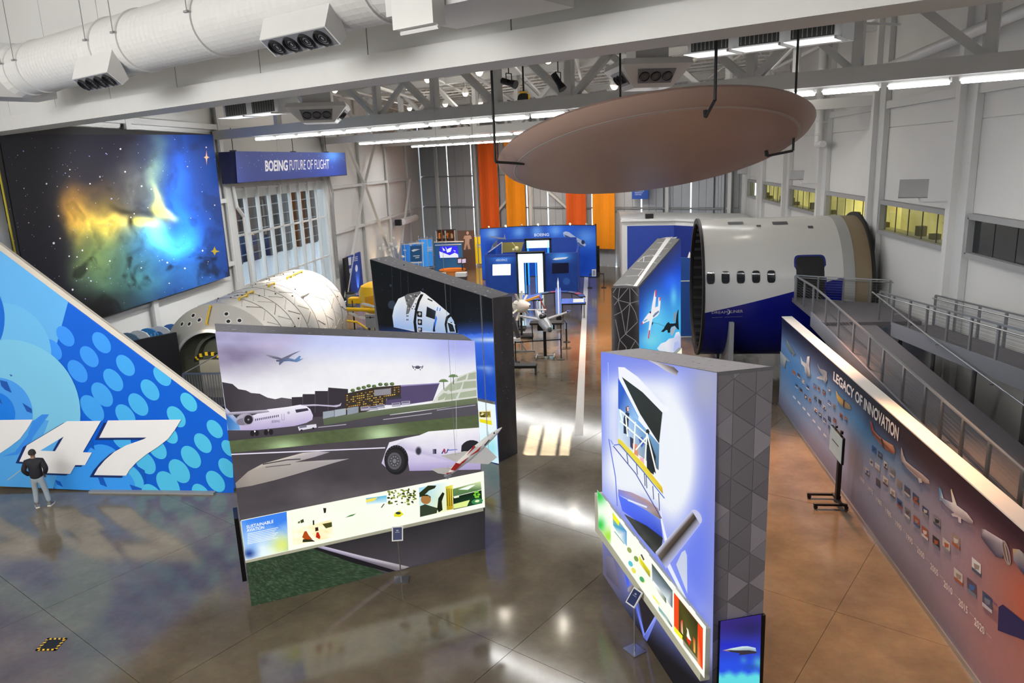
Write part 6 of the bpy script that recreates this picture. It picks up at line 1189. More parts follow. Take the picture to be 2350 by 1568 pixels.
m = MB(); m.cyl((a[0] + .55, 39.05, zt), (a[0] + .55, 39.05, zt + .3), .1, 10, .01); obj('finial', m, WHITE, bw, world=True)
# ================================================================ LEFT SIDE: STATION MODULE, SCREEN, YELLOW CRAFT
ma = R(92.0); mx = np.array([math.cos(ma), math.sin(ma), 0]); MC = np.array([-13.5, 24.7, 2.7]); MR = 2.12; ML = 8.4
ms = np.array([mx[1], -mx[0], 0])
def mp(t, a, r): return MC + mx * t + (ms * math.cos(a) + np.array([0, 0, 1.]) * math.sin(a)) * r
mo = thing('station_module', 'pale cylindrical space station module with yellow handrails and open hatch', 'space module', (-13.6, 28.5, 0))
MW = mat('module_white', 'c9c6bf', .38, metal=.25, var=.05); MGR = mat('module_groove', '7f7c75', .6); MY = mat('handrail_yellow', 'd9b31c', .45)
m = MB(); m.lathe([(MR - .05, 0), (MR, .05), (MR, ML - .05), (MR - .06, ML)], MC, mx, 72); obj('barrel', m, MW, mo, world=True, smooth=True)
m = MB(); m.lathe([(MR - .03, 0), (1.42, -.62), (1.36, -.7), (1.25, -.72)], MC, mx, 72); obj('end_cone', m, MW, mo, world=True, smooth=True)
m = MB(); m.lathe([(1.27, -.74), (1.2, -.3), (1.05, .1), (.95, .12), (.93, .5), (0, .5)], MC, mx, 48); obj('hatch_recess', m, mat('hatch_dark', '55574a', .7), mo, world=True)
m = MB(); m.lathe([(MR - .06, 0), (1.3, .6), (1.2, .65), (0, .65)], MC + mx * ML, mx, 60); obj('far_cone', m, MW, mo, world=True, smooth=True)
for k in range(8):            # shield plates: V-shaped seams standing proud
    for j in range(18):
        a0 = R(-20 + j * 12.4); t0 = .35 + k * 1.02; m = MB()
        if j % 2: m.bar(mp(t0, a0, MR + .006), mp(t0 + .8, a0 + R(9), MR + .006), .02, .03)
        else: m.bar(mp(t0 + .8, a0, MR + .006), mp(t0 + .1, a0 + R(9), MR + .006), .02, .03)
        obj('seam_strip', m, MW if (j + k) % 3 else MGR, mo, world=True)
for t in (1.1, 2.2, 3.3, 4.4, 5.5, 6.6, 7.6):
    m = MB(); m.lathe([(MR, 0), (MR + .012, .01), (MR + .012, .04), (MR, .05)], MC + mx * t, mx, 72); obj('ring_seam', m, MGR, mo, world=True)
for t0, t1, a in ((.9, 1.55, 76), (1.7, 2.3, 78), (3.7, 4.3, 77), (5.7, 6.2, 77), (6.5, 7.5, 77), (4.4, 5.2, 45)):
    m = MB(); m.tube([mp(t0, R(a), MR), mp(t0, R(a), MR + .09), mp(t1, R(a), MR + .09), mp(t1, R(a), MR)], .035, 6); obj('hand_rail', m, MY if a > 50 else MW, mo, world=True)
def cone_pt(u, a): return mp(-.62 * u, a, MR - .03 + (1.42 - MR + .03) * u)
for a in (150, 92, 35, 205):
    m = MB(); m.tube([cone_pt(.1, R(a)), cone_pt(.1, R(a)) - mx * .08 + (0, 0, .05), cone_pt(.9, R(a)) - mx * .08 + (0, 0, .05), cone_pt(.9, R(a))], .035, 6); obj('hand_rail', m, MY, mo, world=True)
for u, a in ((.35, 128), (.3, 112), (.6, 118), (.62, 104), (.35, 74), (.62, 68), (.4, 58), (.6, 50)):
    c = cone_pt(u, R(a)); n = -mx * .75 + (ms * math.cos(R(a)) + np.array([0, 0, 1.]) * math.sin(R(a))) * .65; m = MB(); m.lathe([(.1, -.004), (.1, .008), (.06, .01)], c, n, 16); obj('port_rim', m, WHITE, mo, world=True); m = MB(); m.lathe([(.065, .011), (0, .012)], c, n, 14); obj('port', m, BLACK, mo, world=True)
for k in range(26):
    rr = random.Random(k); c = mp(.3 + 7.8 * rr.random(), R(10 + 110 * rr.random()), MR + .004); m = MB(); m.sphere(c, .035, 8, 5); obj('fitting', m, BLACK, mo, world=True)
# hatch interior panel with hazard arch
hp = MC - mx * .45 + ms * -.2; m = MB(); m.box(hp + np.array([0, .1, -.75]), (.85, .12, 1.9), ma - R(90)); obj('hatch_panel', m, mat('hatch_cream', 'a49f8c', .6), mo, world=True)
for k in range(11):
    a = R(35 + k * 12.5); m = MB(); c = hp + ms * 0 + np.array([0, -.02, .1]) + ms * math.cos(a) * .52 + np.array([0, 0, 1.]) * math.sin(a) * .34; m.box(c, (.115, .06, .12), ma - R(90)); obj('hazard_stripe', m, MY if k % 2 else BLACK, mo, world=True)
for t in (1.6, 6.4):
    m = MB(); m.box(MC + mx * t - (0, 0, 2.35), (3.4, .4, .7), ma - R(90)); obj('stand', m, DGREY, mo, world=True)
m = MB(); m.tube([mp(ML - .2, R(-8), MR + .02), mp(ML - .2, R(-8), MR + .5), mp(ML - .1, R(-8), MR + .9) - (0, 0, .3)], .05, 8); obj('grapple', m, MY, mo, world=True)
# black screen wall in front, coloured panels behind it, stair with barred gate
bs = thing('black_screen', 'plain black screen wall standing between the tail fin and the module', 'screen wall', (-14.4, 22.4, 0))
a, b_ = Z(292, 786, 4.0), Z(405, 763, 4.0); d = (a - b_); d[2] = 0; a2 = b_ + d * 1.9; m = MB(); nn_ = np.array([d[1], -d[0], 0]); nn_ /= np.linalg.norm(nn_)
m.prism([(b_[0], b_[1], 0), (a2[0], a2[1], 0), (a2[0], a2[1], 4.0), (b_[0], b_[1], 4.0)], nn_ * .12); obj('board', m, BLACK, bs, world=True)
m = MB(); m.box((b_[0] - .05, b_[1] - .05, .03), (.5, .5, .06)); obj('foot', m, BLACK, bs, world=True)
for i, (px, py, w, c, lab) in enumerate(((290, 772, 1.0, '5f7d92', 'grey blue rounded board peeping over the black screen beside the fin edge'), (312, 768, .9, 'd9dcdf', 'white curved board peeping over the black screen, plain'), (330, 764, .85, '2c7fc4', 'bright blue patterned board peeping over the black screen'), (352, 760, .95, 'dcdfe2', 'white board with a blue oval peeping over the black screen'), (378, 757, .9, '3d6fb8', 'blue board with a white edge peeping over the black screen by the module'))):
    o = Z(px, py, 4.05); o = CC + (o - CC) * 1.05; t = thing('painted_board', lab, 'board', (o[0], o[1], 0), group='painted boards behind the black screen'); m = MB(); pts = []
    hb = o[2] + .12
    for k in range(9): g = R(180 - k * 22.5); pts.append((o[0] + w / 2 * math.cos(g), o[1] + .1 * i, hb - .35 + .35 * math.sin(g)))
    pts += [(o[0] + w / 2, o[1] + .1 * i, 0), (o[0] - w / 2, o[1] + .1 * i, 0)]; m.prism(pts, (0, .06, 0)); obj('board', m, mat('board_%s' % c, c, .5), t, world=True)
    if i == 3:
        q = MB(); q.lathe([(.2, -.01), (0, -.012)], (o[0], o[1] + .3, hb - .4), (0, 1, 0), 16); obj('oval', q, mat('board_oval', '3f7fc0', .5), t, world=True)
    if i == 2:
        for k in range(5): q = MB(); q.box((o[0] - .3 + .15 * k, o[1] + .19, hb - .3 - .06 * (k % 2)), (.05, .02, .3)); obj('stripe', q, mat('board_stripe', '7fc0ea', .5), t, world=True)
st_ = thing('stair_gate', 'grey barred stair landing in front of the open module hatch', 'stair', (-14.0, 22.9, 0))
g0, g1 = Z(420, 858, 2.05), Z(500, 858, 2.05); k_ = .0
g0 = CC + (g0 - CC) * 1.0; y_ = 22.3; gl, gr = PL(420, 858, (0, y_, 0), (0, 1, 0)), PL(512, 858, (0, y_, 0), (0, 1, 0)); zt, zb = gl[2], float(PL(420, 935, (0, y_, 0), (0, 1, 0))[2])
for z in (zt, zb + .05): m = MB(); m.bar((gl[0], y_, z), (gr[0], y_, z), .05); obj('rail', m, RAIL, st_, world=True)
for k in range(16): x = gl[0] + (gr[0] - gl[0]) * k / 15; m = MB(); m.bar((x, y_, zb), (x, y_, zt), .022); obj('bar', m, RAIL, st_, world=True)
m = MB(); m.tube([(gl[0], y_, zt), (gl[0] + .9, y_ + 1.0, zt + .45)], .018, 6); m.bar((gl[0], y_, 0), (gl[0], y_, zt), .06); obj('hand_rail', m, RAIL, st_, world=True)
m = MB(); m.box(((gl[0] + gr[0]) / 2, y_ + .55, max(.3, zb) / 2), (gr[0] - gl[0], 1.0, max(.3, zb))); obj('landing', m, DGREY, st_, world=True)
# yellow electric aircraft (pod, boom, white propellers)
YB = mat('craft_yellow', 'f0c010', .28, var=.03); YO = mat('craft_amber_glass', 'd99a08', .15)
ya = thing('yellow_aircraft', 'yellow pod aircraft with a boom and white propellers behind the module', 'aircraft', (-14.6, 42, 0))
oy = 41.5
def Y(px, py, y=oy): return PL(px, py, (0, y, 0), (0, 1, 0))
c0 = Y(848, 684); m = MB(); m.lathe([(0, -1.0), (.55, -.98), (.95, -.75), (1.0, -.2), (1.0, .3), (.85, .62), (.45, .8), (0, .84)], c0 + np.array([.1, 1.0, -.05]), (0, 0, 1), 28); obj('pod', m, YB, ya, world=True, smooth=True)
m = MB(); cc_ = c0 + np.array([.15, .99, -.15])
vs = [];
for i in range(9):
    for j in range(9): g = R(-90 - 38 + 76 * i / 8); z = -.52 + .95 * j / 8; r_ = 1.012 if j < 7 else (.97 if j == 7 else .93); vs.append(cc_ + np.array([math.cos(g) * r_, math.sin(g) * r_, z]))
m.add(vs, [(i * 9 + j, (i + 1) * 9 + j, (i + 1) * 9 + j + 1, i * 9 + j + 1) for i in range(8) for j in range(8)]); obj('canopy', m, YO, ya, world=True, smooth=True)
m = MB(); m.box(Y(806, 694) + np.array([.15, .7, 0]), (.95, .6, .3)); obj('stub_wing', m, YB, ya, world=True)
b0, b1 = Y(774, 709, oy - .6), Y(884, 713, oy - .6); m = MB(); m.cyl(b0, b1, .105, 14); m.sphere(b0, .11, 10, 6); obj('boom', m, YB, ya, world=True, smooth=True)
def blade(P, Q, nm='propeller_blade'):
    m = MB(); P, Q = np.array(P), np.array(Q); d = Q - P; u = np.array([-d[2], 0, d[0]]); u /= np.linalg.norm(u); q = []
    for s_, w in ((0, .03), (.2, .085), (.55, .1), (.9, .07), (1, .02)): q.append(P + d * s_ + u * w)
    for s_, w in ((1, .02), (.9, .05), (.55, .06), (.2, .05), (0, .03)): q.append(P + d * s_ - u * w)
    m.prism(q, (0, .03, 0)); obj(nm, m, WHITE, ya, world=True)
for P, Q in (((774, 702), (794, 696)), ((829, 697), (860, 705)), ((800, 718), (822, 728)), ((822, 728), (838, 731))): blade(Y(*P, oy - .7), Y(*Q, oy - .7))
for P in ((808, 690), (812, 725), (846, 722)): m = MB(); q = Y(*P, oy - .3); m.cyl((q[0], q[1], 0), q, .035, 8); m.cyl((q[0], q[1], 0), (q[0], q[1], .04), .3, 14); obj('stand_leg', m, BLACK, ya, world=True)
# yellow cone by the module
q = Z(783, 757, .9); q = CC + (q - CC) * .98; m = MB(); m.lathe([(.36, -.4), (.36, -.36), (.2, -.34), (.17, .1), (.08, .32), (0, .33)], q, (0, 0, 1), 18); m.cyl((q[0], q[1], 0), q - (0, 0, .4), .05, 8); m.cyl((q[0], q[1], 0), (q[0], q[1], .03), .28, 14)
tag(obj('yellow_cone', m, YB, smooth=True), 'small yellow cone shaped piece on a post beside the module end', 'cone')
# information stand before the yellow craft, low barrier
oi = Z(849, 790); oi = np.array([-10.6, 33.6, 0]); a, b_ = PL(838, 722, (0, 34.5, 0), (0, 1, 0)), PL(864, 752, (0, 34.5, 0), (0, 1, 0))
t = thing('info_panel', 'grey information panel on a stand beside the tall black panel', 'sign', (a[0], 34.5, 0)); m = MB(); m.box(((a[0] + b_[0]) / 2, 34.5, (a[2] + b_[2]) / 2), (b_[0] - a[0], .05, a[2] - b_[2])); obj('board', m, mat('info_grey', '84878c', .5), t, world=True)
m = MB(); m.box(((a[0] + b_[0]) / 2, 34.46, a[2] - .14), (.4, .02, .03)); m.box(((a[0] + b_[0]) / 2, 34.46, a[2] - .14), (.07, .02, .1)); obj('emblem', m, BLACK, t, world=True)
m = MB(); m.bar((a[0] + .1, 34.55, 0), (a[0] + .1, 34.55, a[2]), .04); m.bar((b_[0] - .1, 34.55, 0), (b_[0] - .1, 34.55, a[2]), .04); obj('leg', m, BLACK, t, world=True)
# blue door boards on the left wall, bin, camera box, wall lights
def LW(px, py, x=XL + .5): return PL(px, py, (x, 0, 0), (1, 0, 0))
t = thing('sign_board', 'tall dark blue sign board standing against the left white wall', 'sign', (-17.5, 51.5, 0)); a, b_ = LW(797, 590), LW(826, 585); zb = 0.05; zt = float(a[2])
m = MB(); m.box((-17.6, (a[1] + b_[1]) / 2, zt / 2 + .02), (.12, b_[1] - a[1], zt)); obj('board', m, mat('board_navy', '1d3f96', .5), t, world=True); m = MB(); m.box((-17.6, a[1] - .45, zt / 2), (.14, .8, zt)); obj('side_panel', m, BLACK, t, world=True)
p = Print((-17.54, 0, 0), (1, 0, 0), off=.006); p.poly([(798, 592), (806, 590), (806, 608), (798, 610)], 'dfe6f4', 1); 
for k in range(3): p.line([(808, 592 + k * 4), (821, 589 + k * 4)], 1.6, 'c8d4ec', 1)
p.ell(804, 622, 3, 6, 'c8d2e8', 0, 1); p.ell(818, 616, 3, 8, 'c8d2e8', 0, 1); p.build('sign_print', PD, t)
t = thing('litter_bin', 'ribbed metal litter bin on the floor next to the navy sign board', 'bin', (-17.2, 50.0, 0)); bo = np.array([-17.1, float(a[1]) - 1.5, 0]); m = MB(); m.lathe([(.3, .02), (.32, .8), (.34, .82), (.3, .84), (.24, .8)], bo, (0, 0, 1), 20); obj('body', m, GREY, t, world=True); m = MB(); m.lathe([(.33, .84), (.34, .9), (.1, .96), (0, .96)], bo, (0, 0, 1), 20); obj('lid', m, BLACK, t, world=True)
for k in range(14): g = 2 * math.pi * k / 14; m = MB(); m.bar(bo + (.325 * math.cos(g), .325 * math.sin(g), .06), bo + (.335 * math.cos(g), .335 * math.sin(g), .78), .02); obj('rib', m, DGREY, t, world=True)
for i, (y, lab) in enumerate(((52.6, 'warm uplight on the wall above the navy sign board'), (58.5, 'warm uplight at the foot of the wall brace'), (62.5, 'warm uplight at the column past the wall brace'), (66.5, 'warm uplight by the roller shutter'))):
    t = thing('wall_washer', lab, 'wall lamp', (-17.3, y, 0)); m = MB(); m.box((-17.35, y, .12), (.3, .3, .2)); obj('housing', m, BLACK, t, world=True); m = MB(); m.box((-17.35, y, .235), (.2, .2, .02)); obj('lens', m, LAMP, t, world=True)
    spot('wall_washer', (-17.3, y, .5), (-17.9, y + .2, 4.0), 260, 62, (1, .72, .42) if i else (1, .93, .82), .5)
m = MB(); q = LW(914, 511); m.box(q, (.5, .5, .5)); tag(obj('projector', m, BLACK), 'black projector box under the wall beam by the roller shutter', 'projector')
m = MB(); m.cyl((-17.3, 65.5, 4.4), (-17.3, 70.4, 4.4), .28, 14); tag(obj('shutter_roll', m, WHITE, smooth=True), 'white roller shutter drum below the wall beam', 'shutter')
# ================================================================ PERSON
def skin_mesh(nm, js, es, lev=2):
    me = bpy.data.meshes.new(nm); me.from_pydata([j[0] for j in js], es, []); o = bpy.data.objects.new(nm, me); COL.objects.link(o)
    sk = o.modifiers.new('s', 'SKIN'); sk.use_smooth_shade = True; o.modifiers.new('u', 'SUBSURF').levels = lev
    for v, j in zip(me.skin_vertices[0].data, js): v.radius = (j[1], j[2] if len(j) > 2 else j[1])
    me.skin_vertices[0].data[0].use_root = True
    dg = bpy.context.evaluated_depsgraph_get(); r_ = bpy.data.meshes.new_from_object(o.evaluated_get(dg)); bpy.data.objects.remove(o); bpy.data.meshes.remove(me); r_.materials.clear(); return r_
pb_ = Z(98, 1163); hd_ = R(158)      # facing away, turned to the numerals
pe = thing('person', 'person in dark jacket and pale jeans looking at the blue tail fin', 'person', pb_, R(22))
SKIN = mat('skin', '8a6650', .6); JK = mat('jacket_navy', '15151f', .75, bump=.3); JN = mat('jeans_pale', '8f9aa2', .8, bump=.2); HAIR = mat('hair_dark', '2a2620', .8, bump=.5); SHOE = mat('shoe_grey', '6a6d70', .6); SOLE = mat('sole_white', 'e4e2dc', .6)
# local frame: +y is the way the person faces, z up
body = skin_mesh('body', [((0, 0, .95), .1, .08), ((0, 0, 1.2), .12, .09), ((0, -.01, 1.42), .11, .08), ((0, 0, 1.52), .05, .05), ((0, .02, 1.62), .068, .078), ((0, .015, 1.71), .062, .07), ((-.17, 0, 1.40), .05), ((-.25, -.05, 1.16), .042), ((-.17, .08, .98), .034), ((.17, 0, 1.40), .05), ((.26, -.06, 1.16), .042), ((.18, .08, .98), .034),
    ((-.09, 0, .88), .08), ((-.11, .02, .5), .055), ((-.13, -.02, .09), .04), ((.09, 0, .88), .08), ((.15, .02, .5), .055), ((.2, 0, .09), .04)], [(0, 1), (1, 2), (2, 3), (3, 4), (4, 5), (2, 6), (6, 7), (7, 8), (2, 9), (9, 10), (10, 11), (0, 12), (12, 13), (13, 14), (0, 15), (15, 16), (16, 17)])
body.materials.append(SKIN); obj('body', body, None, pe)
m = MB(); m.sphere((0, .015, 1.672), .105, 18, 12, sc=(.86, .98, 1.0)); m.sphere((0, .125, 1.655), .018, 8, 6); m.sphere((-.088, .02, 1.66), .022, 8, 6, sc=(.5, 1, 1.4)); m.sphere((.088, .02, 1.66), .022, 8, 6, sc=(.5, 1, 1.4)); m.sphere((-.035, .105, 1.68), .012, 8, 5); m.sphere((.035, .105, 1.68), .012, 8, 5); m.box((0, .112, 1.615), (.05, .012, .012)); obj('face', m, SKIN, pe, smooth=True)
m = MB(); vs = []; n, k = 18, 8
for i in range(k + 1):
    for j in range(n):
        g = 2 * math.pi * j / n; a = (.60 if math.sin(g) < .35 else .40) * math.pi * i / k; vs.append((.1 * math.sin(a) * math.cos(g) * .98, -.003 + .112 * math.sin(a) * math.sin(g), 1.678 + .112 * math.cos(a)))
m.add(vs, [(i * n + j, (i + 1) * n + j, (i + 1) * n + (j + 1) % n, i * n + (j + 1) % n) for i in range(k) for j in range(n)]); obj('hair', m, HAIR, pe, smooth=True)
jk = skin_mesh('jacket', [((0, 0, .86), .185, .145), ((0, -.005, 1.05), .19, .15), ((0, -.01, 1.25), .18, .145), ((0, -.01, 1.42), .155, .115), ((0, -.005, 1.515), .075, .072), ((-.2, 0, 1.42), .085), ((-.29, -.06, 1.18), .075), ((-.19, .07, .985), .062), ((.2, 0, 1.42), .085), ((.3, -.07, 1.18), .075), ((.2, .07, .985), .062)], [(0, 1), (1, 2), (2, 3), (3, 4), (3, 5), (5, 6), (6, 7), (3, 8), (8, 9), (9, 10)])
jk.materials.append(JK); obj('jacket', jk, None, pe)
for sx, nm in ((-1, 'glove'), (1, 'glove')): pass
for sx in (-1, 1):            # hands: thumb hooked outside the pocket, fingers inside
    hh = skin_mesh('hand', [((.18 * sx, .1, .965), .03, .022), ((.165 * sx, .13, .915), .034, .02), ((.16 * sx, .145, .87), .012), ((.16 * sx, .14, .835), .01), ((.175 * sx, .142, .872), .012), ((.178 * sx, .138, .83), .01), ((.145 * sx, .143, .872), .011), ((.143 * sx, .138, .835), .009), ((.188 * sx, .135, .878), .01), ((.192 * sx, .13, .845), .009), ((.13 * sx, .14, .925), .012), ((.112 * sx, .145, .9), .01)], [(0, 1), (1, 2), (2, 3), (1, 4), (4, 5), (1, 6), (6, 7), (1, 8), (8, 9), (1, 10), (10, 11)], 1)
    hh.materials.append(SKIN); obj('hand', hh, None, pe)
tr_ = skin_mesh('trousers', [((0, 0, 1.04), .14, .11), ((0, 0, .93), .16, .125), ((-.09, 0, .84), .1, .1), ((-.11, .02, .5), .075, .08), ((-.13, -.01, .12), .06, .07), ((.09, 0, .84), .1, .1), ((.15, .02, .5), .075, .08), ((.2, 0, .12), .06, .07)], [(0, 1), (1, 2), (2, 3), (3, 4), (1, 5), (5, 6), (6, 7)])
tr_.materials.append(JN); obj('trousers', tr_, None, pe)
for x, y, g in ((-.14, .03, .35), (.205, .05, -.2)):
    m = MB(); c, s_ = math.cos(g), math.sin(g); f = lambda u, v, z: (x + u * c - v * s_, y + u * s_ + v * c, z)
    m.add([f(-.045, -.1, .02), f(.045, -.1, .02), f(.055, .1, .02), f(.03, .17, .02), f(-.03, .17, .02), f(-.055, .1, .02), f(-.04, -.09, .12), f(.04, -.09, .12), f(.045, .03, .1), f(.022, .15, .05), f(-.022, .15, .05), f(-.045, .03, .1)], [(5, 4, 3, 2, 1, 0), (6, 7, 8, 9, 10, 11)] + [(k, (k + 1) % 6, 6 + (k + 1) % 6, 6 + k) for k in range(6)]); sh_ = obj('shoe', m, SHOE, pe)
    m = MB(); m.prism([f(-.05, -.105, 0), f(.05, -.105, 0), f(.06, .1, 0), f(.034, .178, 0), f(-.034, .178, 0), f(-.06, .1, 0)], (0, 0, .028)); obj('sole', m, SOLE, sh_)
# ================================================================ SIGN STANDS, MONITOR, MODEL AIRCRAFT, FLOOR MARK
def sign_stand(px, py, pxt, pyt, rz, lab):
    b = Z(px, py); h = HB(pxt, pyt, b); t = thing('sign_stand', lab, 'sign stand', b, rz, group='small tablet signs on posts')
    m = MB(); m.box((0, 0, .012), (.34, .3, .02)); obj('base', m, CHROME, t); m = MB(); m.cyl((0, 0, .02), (0, 0, h - .12), .014, 10); obj('post', m, CHROME, t)
    Rm = Matrix.Rotation(R(50), 4, 'X'); m = MB(); m.box((0, 0, h), (.25, .33, .025), M=Rm); fr_ = obj('frame', m, WHITE, t); m = MB(); o_ = Rm @ Vector((0, 0, .014)); m.box((o_.x, o_.y, h + o_.z), (.2, .28, .006), M=Rm); obj('card', m, mat('card_navy', '1c2a5c', .4), fr_)
    m = MB(); o_ = Rm @ Vector((0, .07, .018)); m.box((o_.x, o_.y, h + o_.z), (.05, .03, .004), M=Rm); o_ = Rm @ Vector((0, .03, .018)); m.box((o_.x, o_.y, h + o_.z), (.1, .012, .004), M=Rm); obj('emblem', m, mat('card_grey', '9aa4b8', .5), fr_)
sign_stand(921, 1332, 908, 1226, R(10), 'small tablet sign on a thin post before the airport panel')
sign_stand(1456, 1494, 1455, 1372, R(-52), 'small tablet sign on a thin post before the hangar panel')
# monitor on a rolling stand by the timeline wall
mb = np.array([6.05, 19.5, 0]); t = thing('monitor_stand', 'pale flat monitor on a black wheeled stand by the timeline wall', 'monitor', mb)
m = MB(); m.box(mb + (.14, 0, .75), (.1, .14, 1.3)); obj('column', m, BLACK, t, world=True)
for y in (-.32, .32):
    m = MB(); m.bar(mb + (-.55, y, .12), mb + (.3, y, .12), .07, .06); obj('foot', m, BLACK, t, world=True)
    for x in (-.5, .28): m = MB(); m.cyl(mb + (x, y - .03, .05), mb + (x, y + .03, .05), .05, 12); obj('caster', m, BLACK, t, world=True)
m = MB(); m.bar(mb + (.14, -.34, .13), mb + (.14, .34, .13), .09, .07); obj('crossbar', m, BLACK, t, world=True)
m = MB(); m.box(mb + (.05, .02, 1.68), (.06, 1.06, .72)); sc_ = obj('screen', m, BLACKG, t, world=True)
m = MB(); m.box(mb + (.016, .02, 1.68), (.012, 1.01, .67)); obj('screen_glow', m, mat('screen_pale', '8f9c9c', .3, emit=.42), sc_, world=True); m = MB(); m.box(mb + (.008, .04, 1.72), (.006, .55, .03)); obj('screen_text', m, DGREY, sc_, world=True)
m = MB(); m.box(mb + (.1, -.15, 2.08), (.05, .1, .08)); m.box(mb + (.1, .3, 2.07), (.05, .06, .06)); obj('bracket', m, BLACK, t, world=True)
# model airliner hung on wires by the right edge of the airport panel
cm = (Ar + np.array([0, 0, 2.6])) + An * .75 + Ad * -.05
def MD(px, py, off=0.): return PL(px, py, cm + An * off, An)
ml = thing('model_airliner', 'white model airliner with red stripes hung on wires beside the airport panel', 'model aircraft', cm)
tail, nose = MD(1024, 1092), MD(1152, 981); dv = nose - tail; Lm = float(np.linalg.norm(dv)); dv /= Lm
m = MB(); m.lathe([(.012, 0), (.06, Lm * .08), (.085, Lm * .25), (.095, Lm * .4), (.09, Lm * .62), (.07, Lm * .8), (.04, Lm * .93), (.006, Lm)], tail, dv, 20); obj('fuselage', m, mat('model_white', 'f0eeea', .3), ml, world=True, smooth=True)
MWH = mat('model_white', 'f0eeea', .3); MRD = mat('model_red', 'c0302c', .35)
def flat(nm, pts, th=.02, m_=MWH, k=0.0): q = MB(); q.prism([MD(x, y, k) for x, y in pts], An * th); return obj(nm, q, m_, ml, world=True)
flat('wing', [(1090, 1036), (1066, 1036), (1012, 1046), (1050, 1061), (1086, 1050)], k=-.02); flat('wing', [(1102, 1030), (1116, 1026), (1140, 1049), (1120, 1065), (1070, 1062)], k=.04)
flat('tailplane', [(1040, 1076), (1018, 1073), (989, 1077), (1005, 1086), (1032, 1090)], k=.0); flat('tailplane', [(1042, 1072), (1026, 1070), (1040, 1078)], k=-.04)
fn_ = flat('tail_fin', [(1034, 1078), (1046, 1062), (1058, 1066), (1044, 1080)], k=.1, m_=MRD); flat('engine', [(1018, 1092), (1030, 1084), (1034, 1088), (1024, 1097)], .1, mat('model_grey', '8d9096', .3), .06); flat('stripe', [(1024, 1086), (1036, 1084), (1026, 1092)], k=.09, m_=MRD)
flat('stripe', [(1050, 1070), (1064, 1062), (1074, 1050), (1060, 1060)], .01, MRD, .1); flat('stripe', [(1078, 1046), (1094, 1034), (1104, 1024), (1098, 1036)], .01, MRD, .1); flat('stripe', [(1071, 1045), (1088, 1022), (1091, 1026)], .01, MRD, .1)
flat('window_row', [(1111, 1022), (1122, 1009), (1124, 1010), (1113, 1023)], .006, DGREY, .1); flat('cockpit_window', [(1132, 994), (1135, 992), (1136, 995), (1133, 996)], .006, BLACK, .1)
for px, py in ((1045, 1045), (1118, 1000), (1122, 1050)): m = MB(); q = MD(px, py, .03); m.cyl(q, (q[0], q[1], 10.6), .004, 4); obj('wire', m, GREY, ml, world=True)
# hazard-striped floor mark
a, b_, c_, d_ = Z(109, 1466), Z(155, 1465), Z(128, 1494), Z(81, 1495); cen_ = (a + b_ + c_ + d_) / 4
t = thing('floor_plate', 'black floor plate edged with yellow and black hazard tape', 'floor plate', cen_)
m = MB(); m.prism([p_ + (0, 0, .004) for p_ in (a, b_, c_, d_)], (0, 0, .004)); obj('plate', m, BLACK, t, world=True)
for p0, p1 in ((a, b_), (b_, c_), (c_, d_), (d_, a)):
    for k in range(9):
        u = k / 9; v = (k + 1) / 9; n_ = cen_ - (p0 + p1) / 2; n_ /= np.linalg.norm(n_); sk_ = (p1 - p0) / 9 * .5; m = MB()
        m.prism([p0 + (p1 - p0) * u + (0, 0, .009), p0 + (p1 - p0) * v + (0, 0, .009), p0 + (p1 - p0) * v + n_ * .055 + sk_ + (0, 0, .009), p0 + (p1 - p0) * u + n_ * .055 + sk_ + (0, 0, .009)], (0, 0, .002)); obj('tape_stripe', m, YELLOW if k % 2 else BLACK, t, world=True)
# ================================================================ MIDDLE AND FAR EXHIBITS
BP = printmat('booth_print', emit=.42, diff=.5); GLOW = mat('portal_glow', 'd6efff', .4, emit=1.15); GLOWB = mat('portal_blue', '2a8cff', .4, emit=1.3)
by = 53.3; bl, br = -8.25, -1.72; bh = 2.78
def BF(px, py, y=by): return PL(px, py, (0, y, 0), (0, 1, 0))
bo = thing('portal_booth', 'low blue booth wall with a glowing white doorway and two screens', 'booth', ((bl + br) / 2, by + 1, 0))
pl_, pr_ = float(BF(1187, 640)[0]), float(BF(1252, 640)[0]); ph = float(BF(1215, 578)[2]); wj = .62
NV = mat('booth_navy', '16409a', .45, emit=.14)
m = MB(); m.box(((bl + pl_) / 2, by + .15, bh / 2), (pl_ - bl, .3, bh)); obj('wall_panel', m, NV, bo, world=True); m = MB(); m.box(((br + pr_) / 2, by + .15, bh / 2), (br - pr_, .3, bh)); obj('wall_panel', m, NV, bo, world=True)
m = MB(); m.box((pl_ + .06, by - .05, ph / 2), (.12, .6, ph)); m.box((pr_ - .06, by - .05, ph / 2), (.12, .6, ph)); m.box(((pl_ + pr_) / 2, by - .05, ph - .05), (pr_ - pl_, .6, .12)); obj('portal_frame', m, BLACK, bo, world=True)
for x in (pl_ + .12 + wj / 2 * .7, pr_ - .12 - wj / 2 * .7): m = MB(); m.box((x, by - .3, ph / 2 - .1), (wj * .62, .06, ph - .25)); obj('portal_light', m, GLOW, bo, world=True)
m = MB(); m.box(((pl_ + pr_) / 2, by - .3, ph - .42), (pr_ - pl_ - .3, .06, .62)); obj('portal_light', m, GLOW, bo, world=True)
for x in (pl_ + .2 + wj * .72, pr_ - .2 - wj * .72): m = MB(); m.box((x, by - .3, ph / 2 - .35), (.06, .08, ph - .75)); obj('portal_edge', m, GLOWB, bo, world=True)
for x0, nm in ((bl, 'left'), (br, 'right')): m = MB(); m.box((x0, by + 2.6, bh / 2), (.12, 5.0, bh)); obj('side_wall', m, NV, bo, world=True)
p = Print((0, by, 0), (0, -1, 0), off=.004)  # booth prints have lamp pools painted in near the top
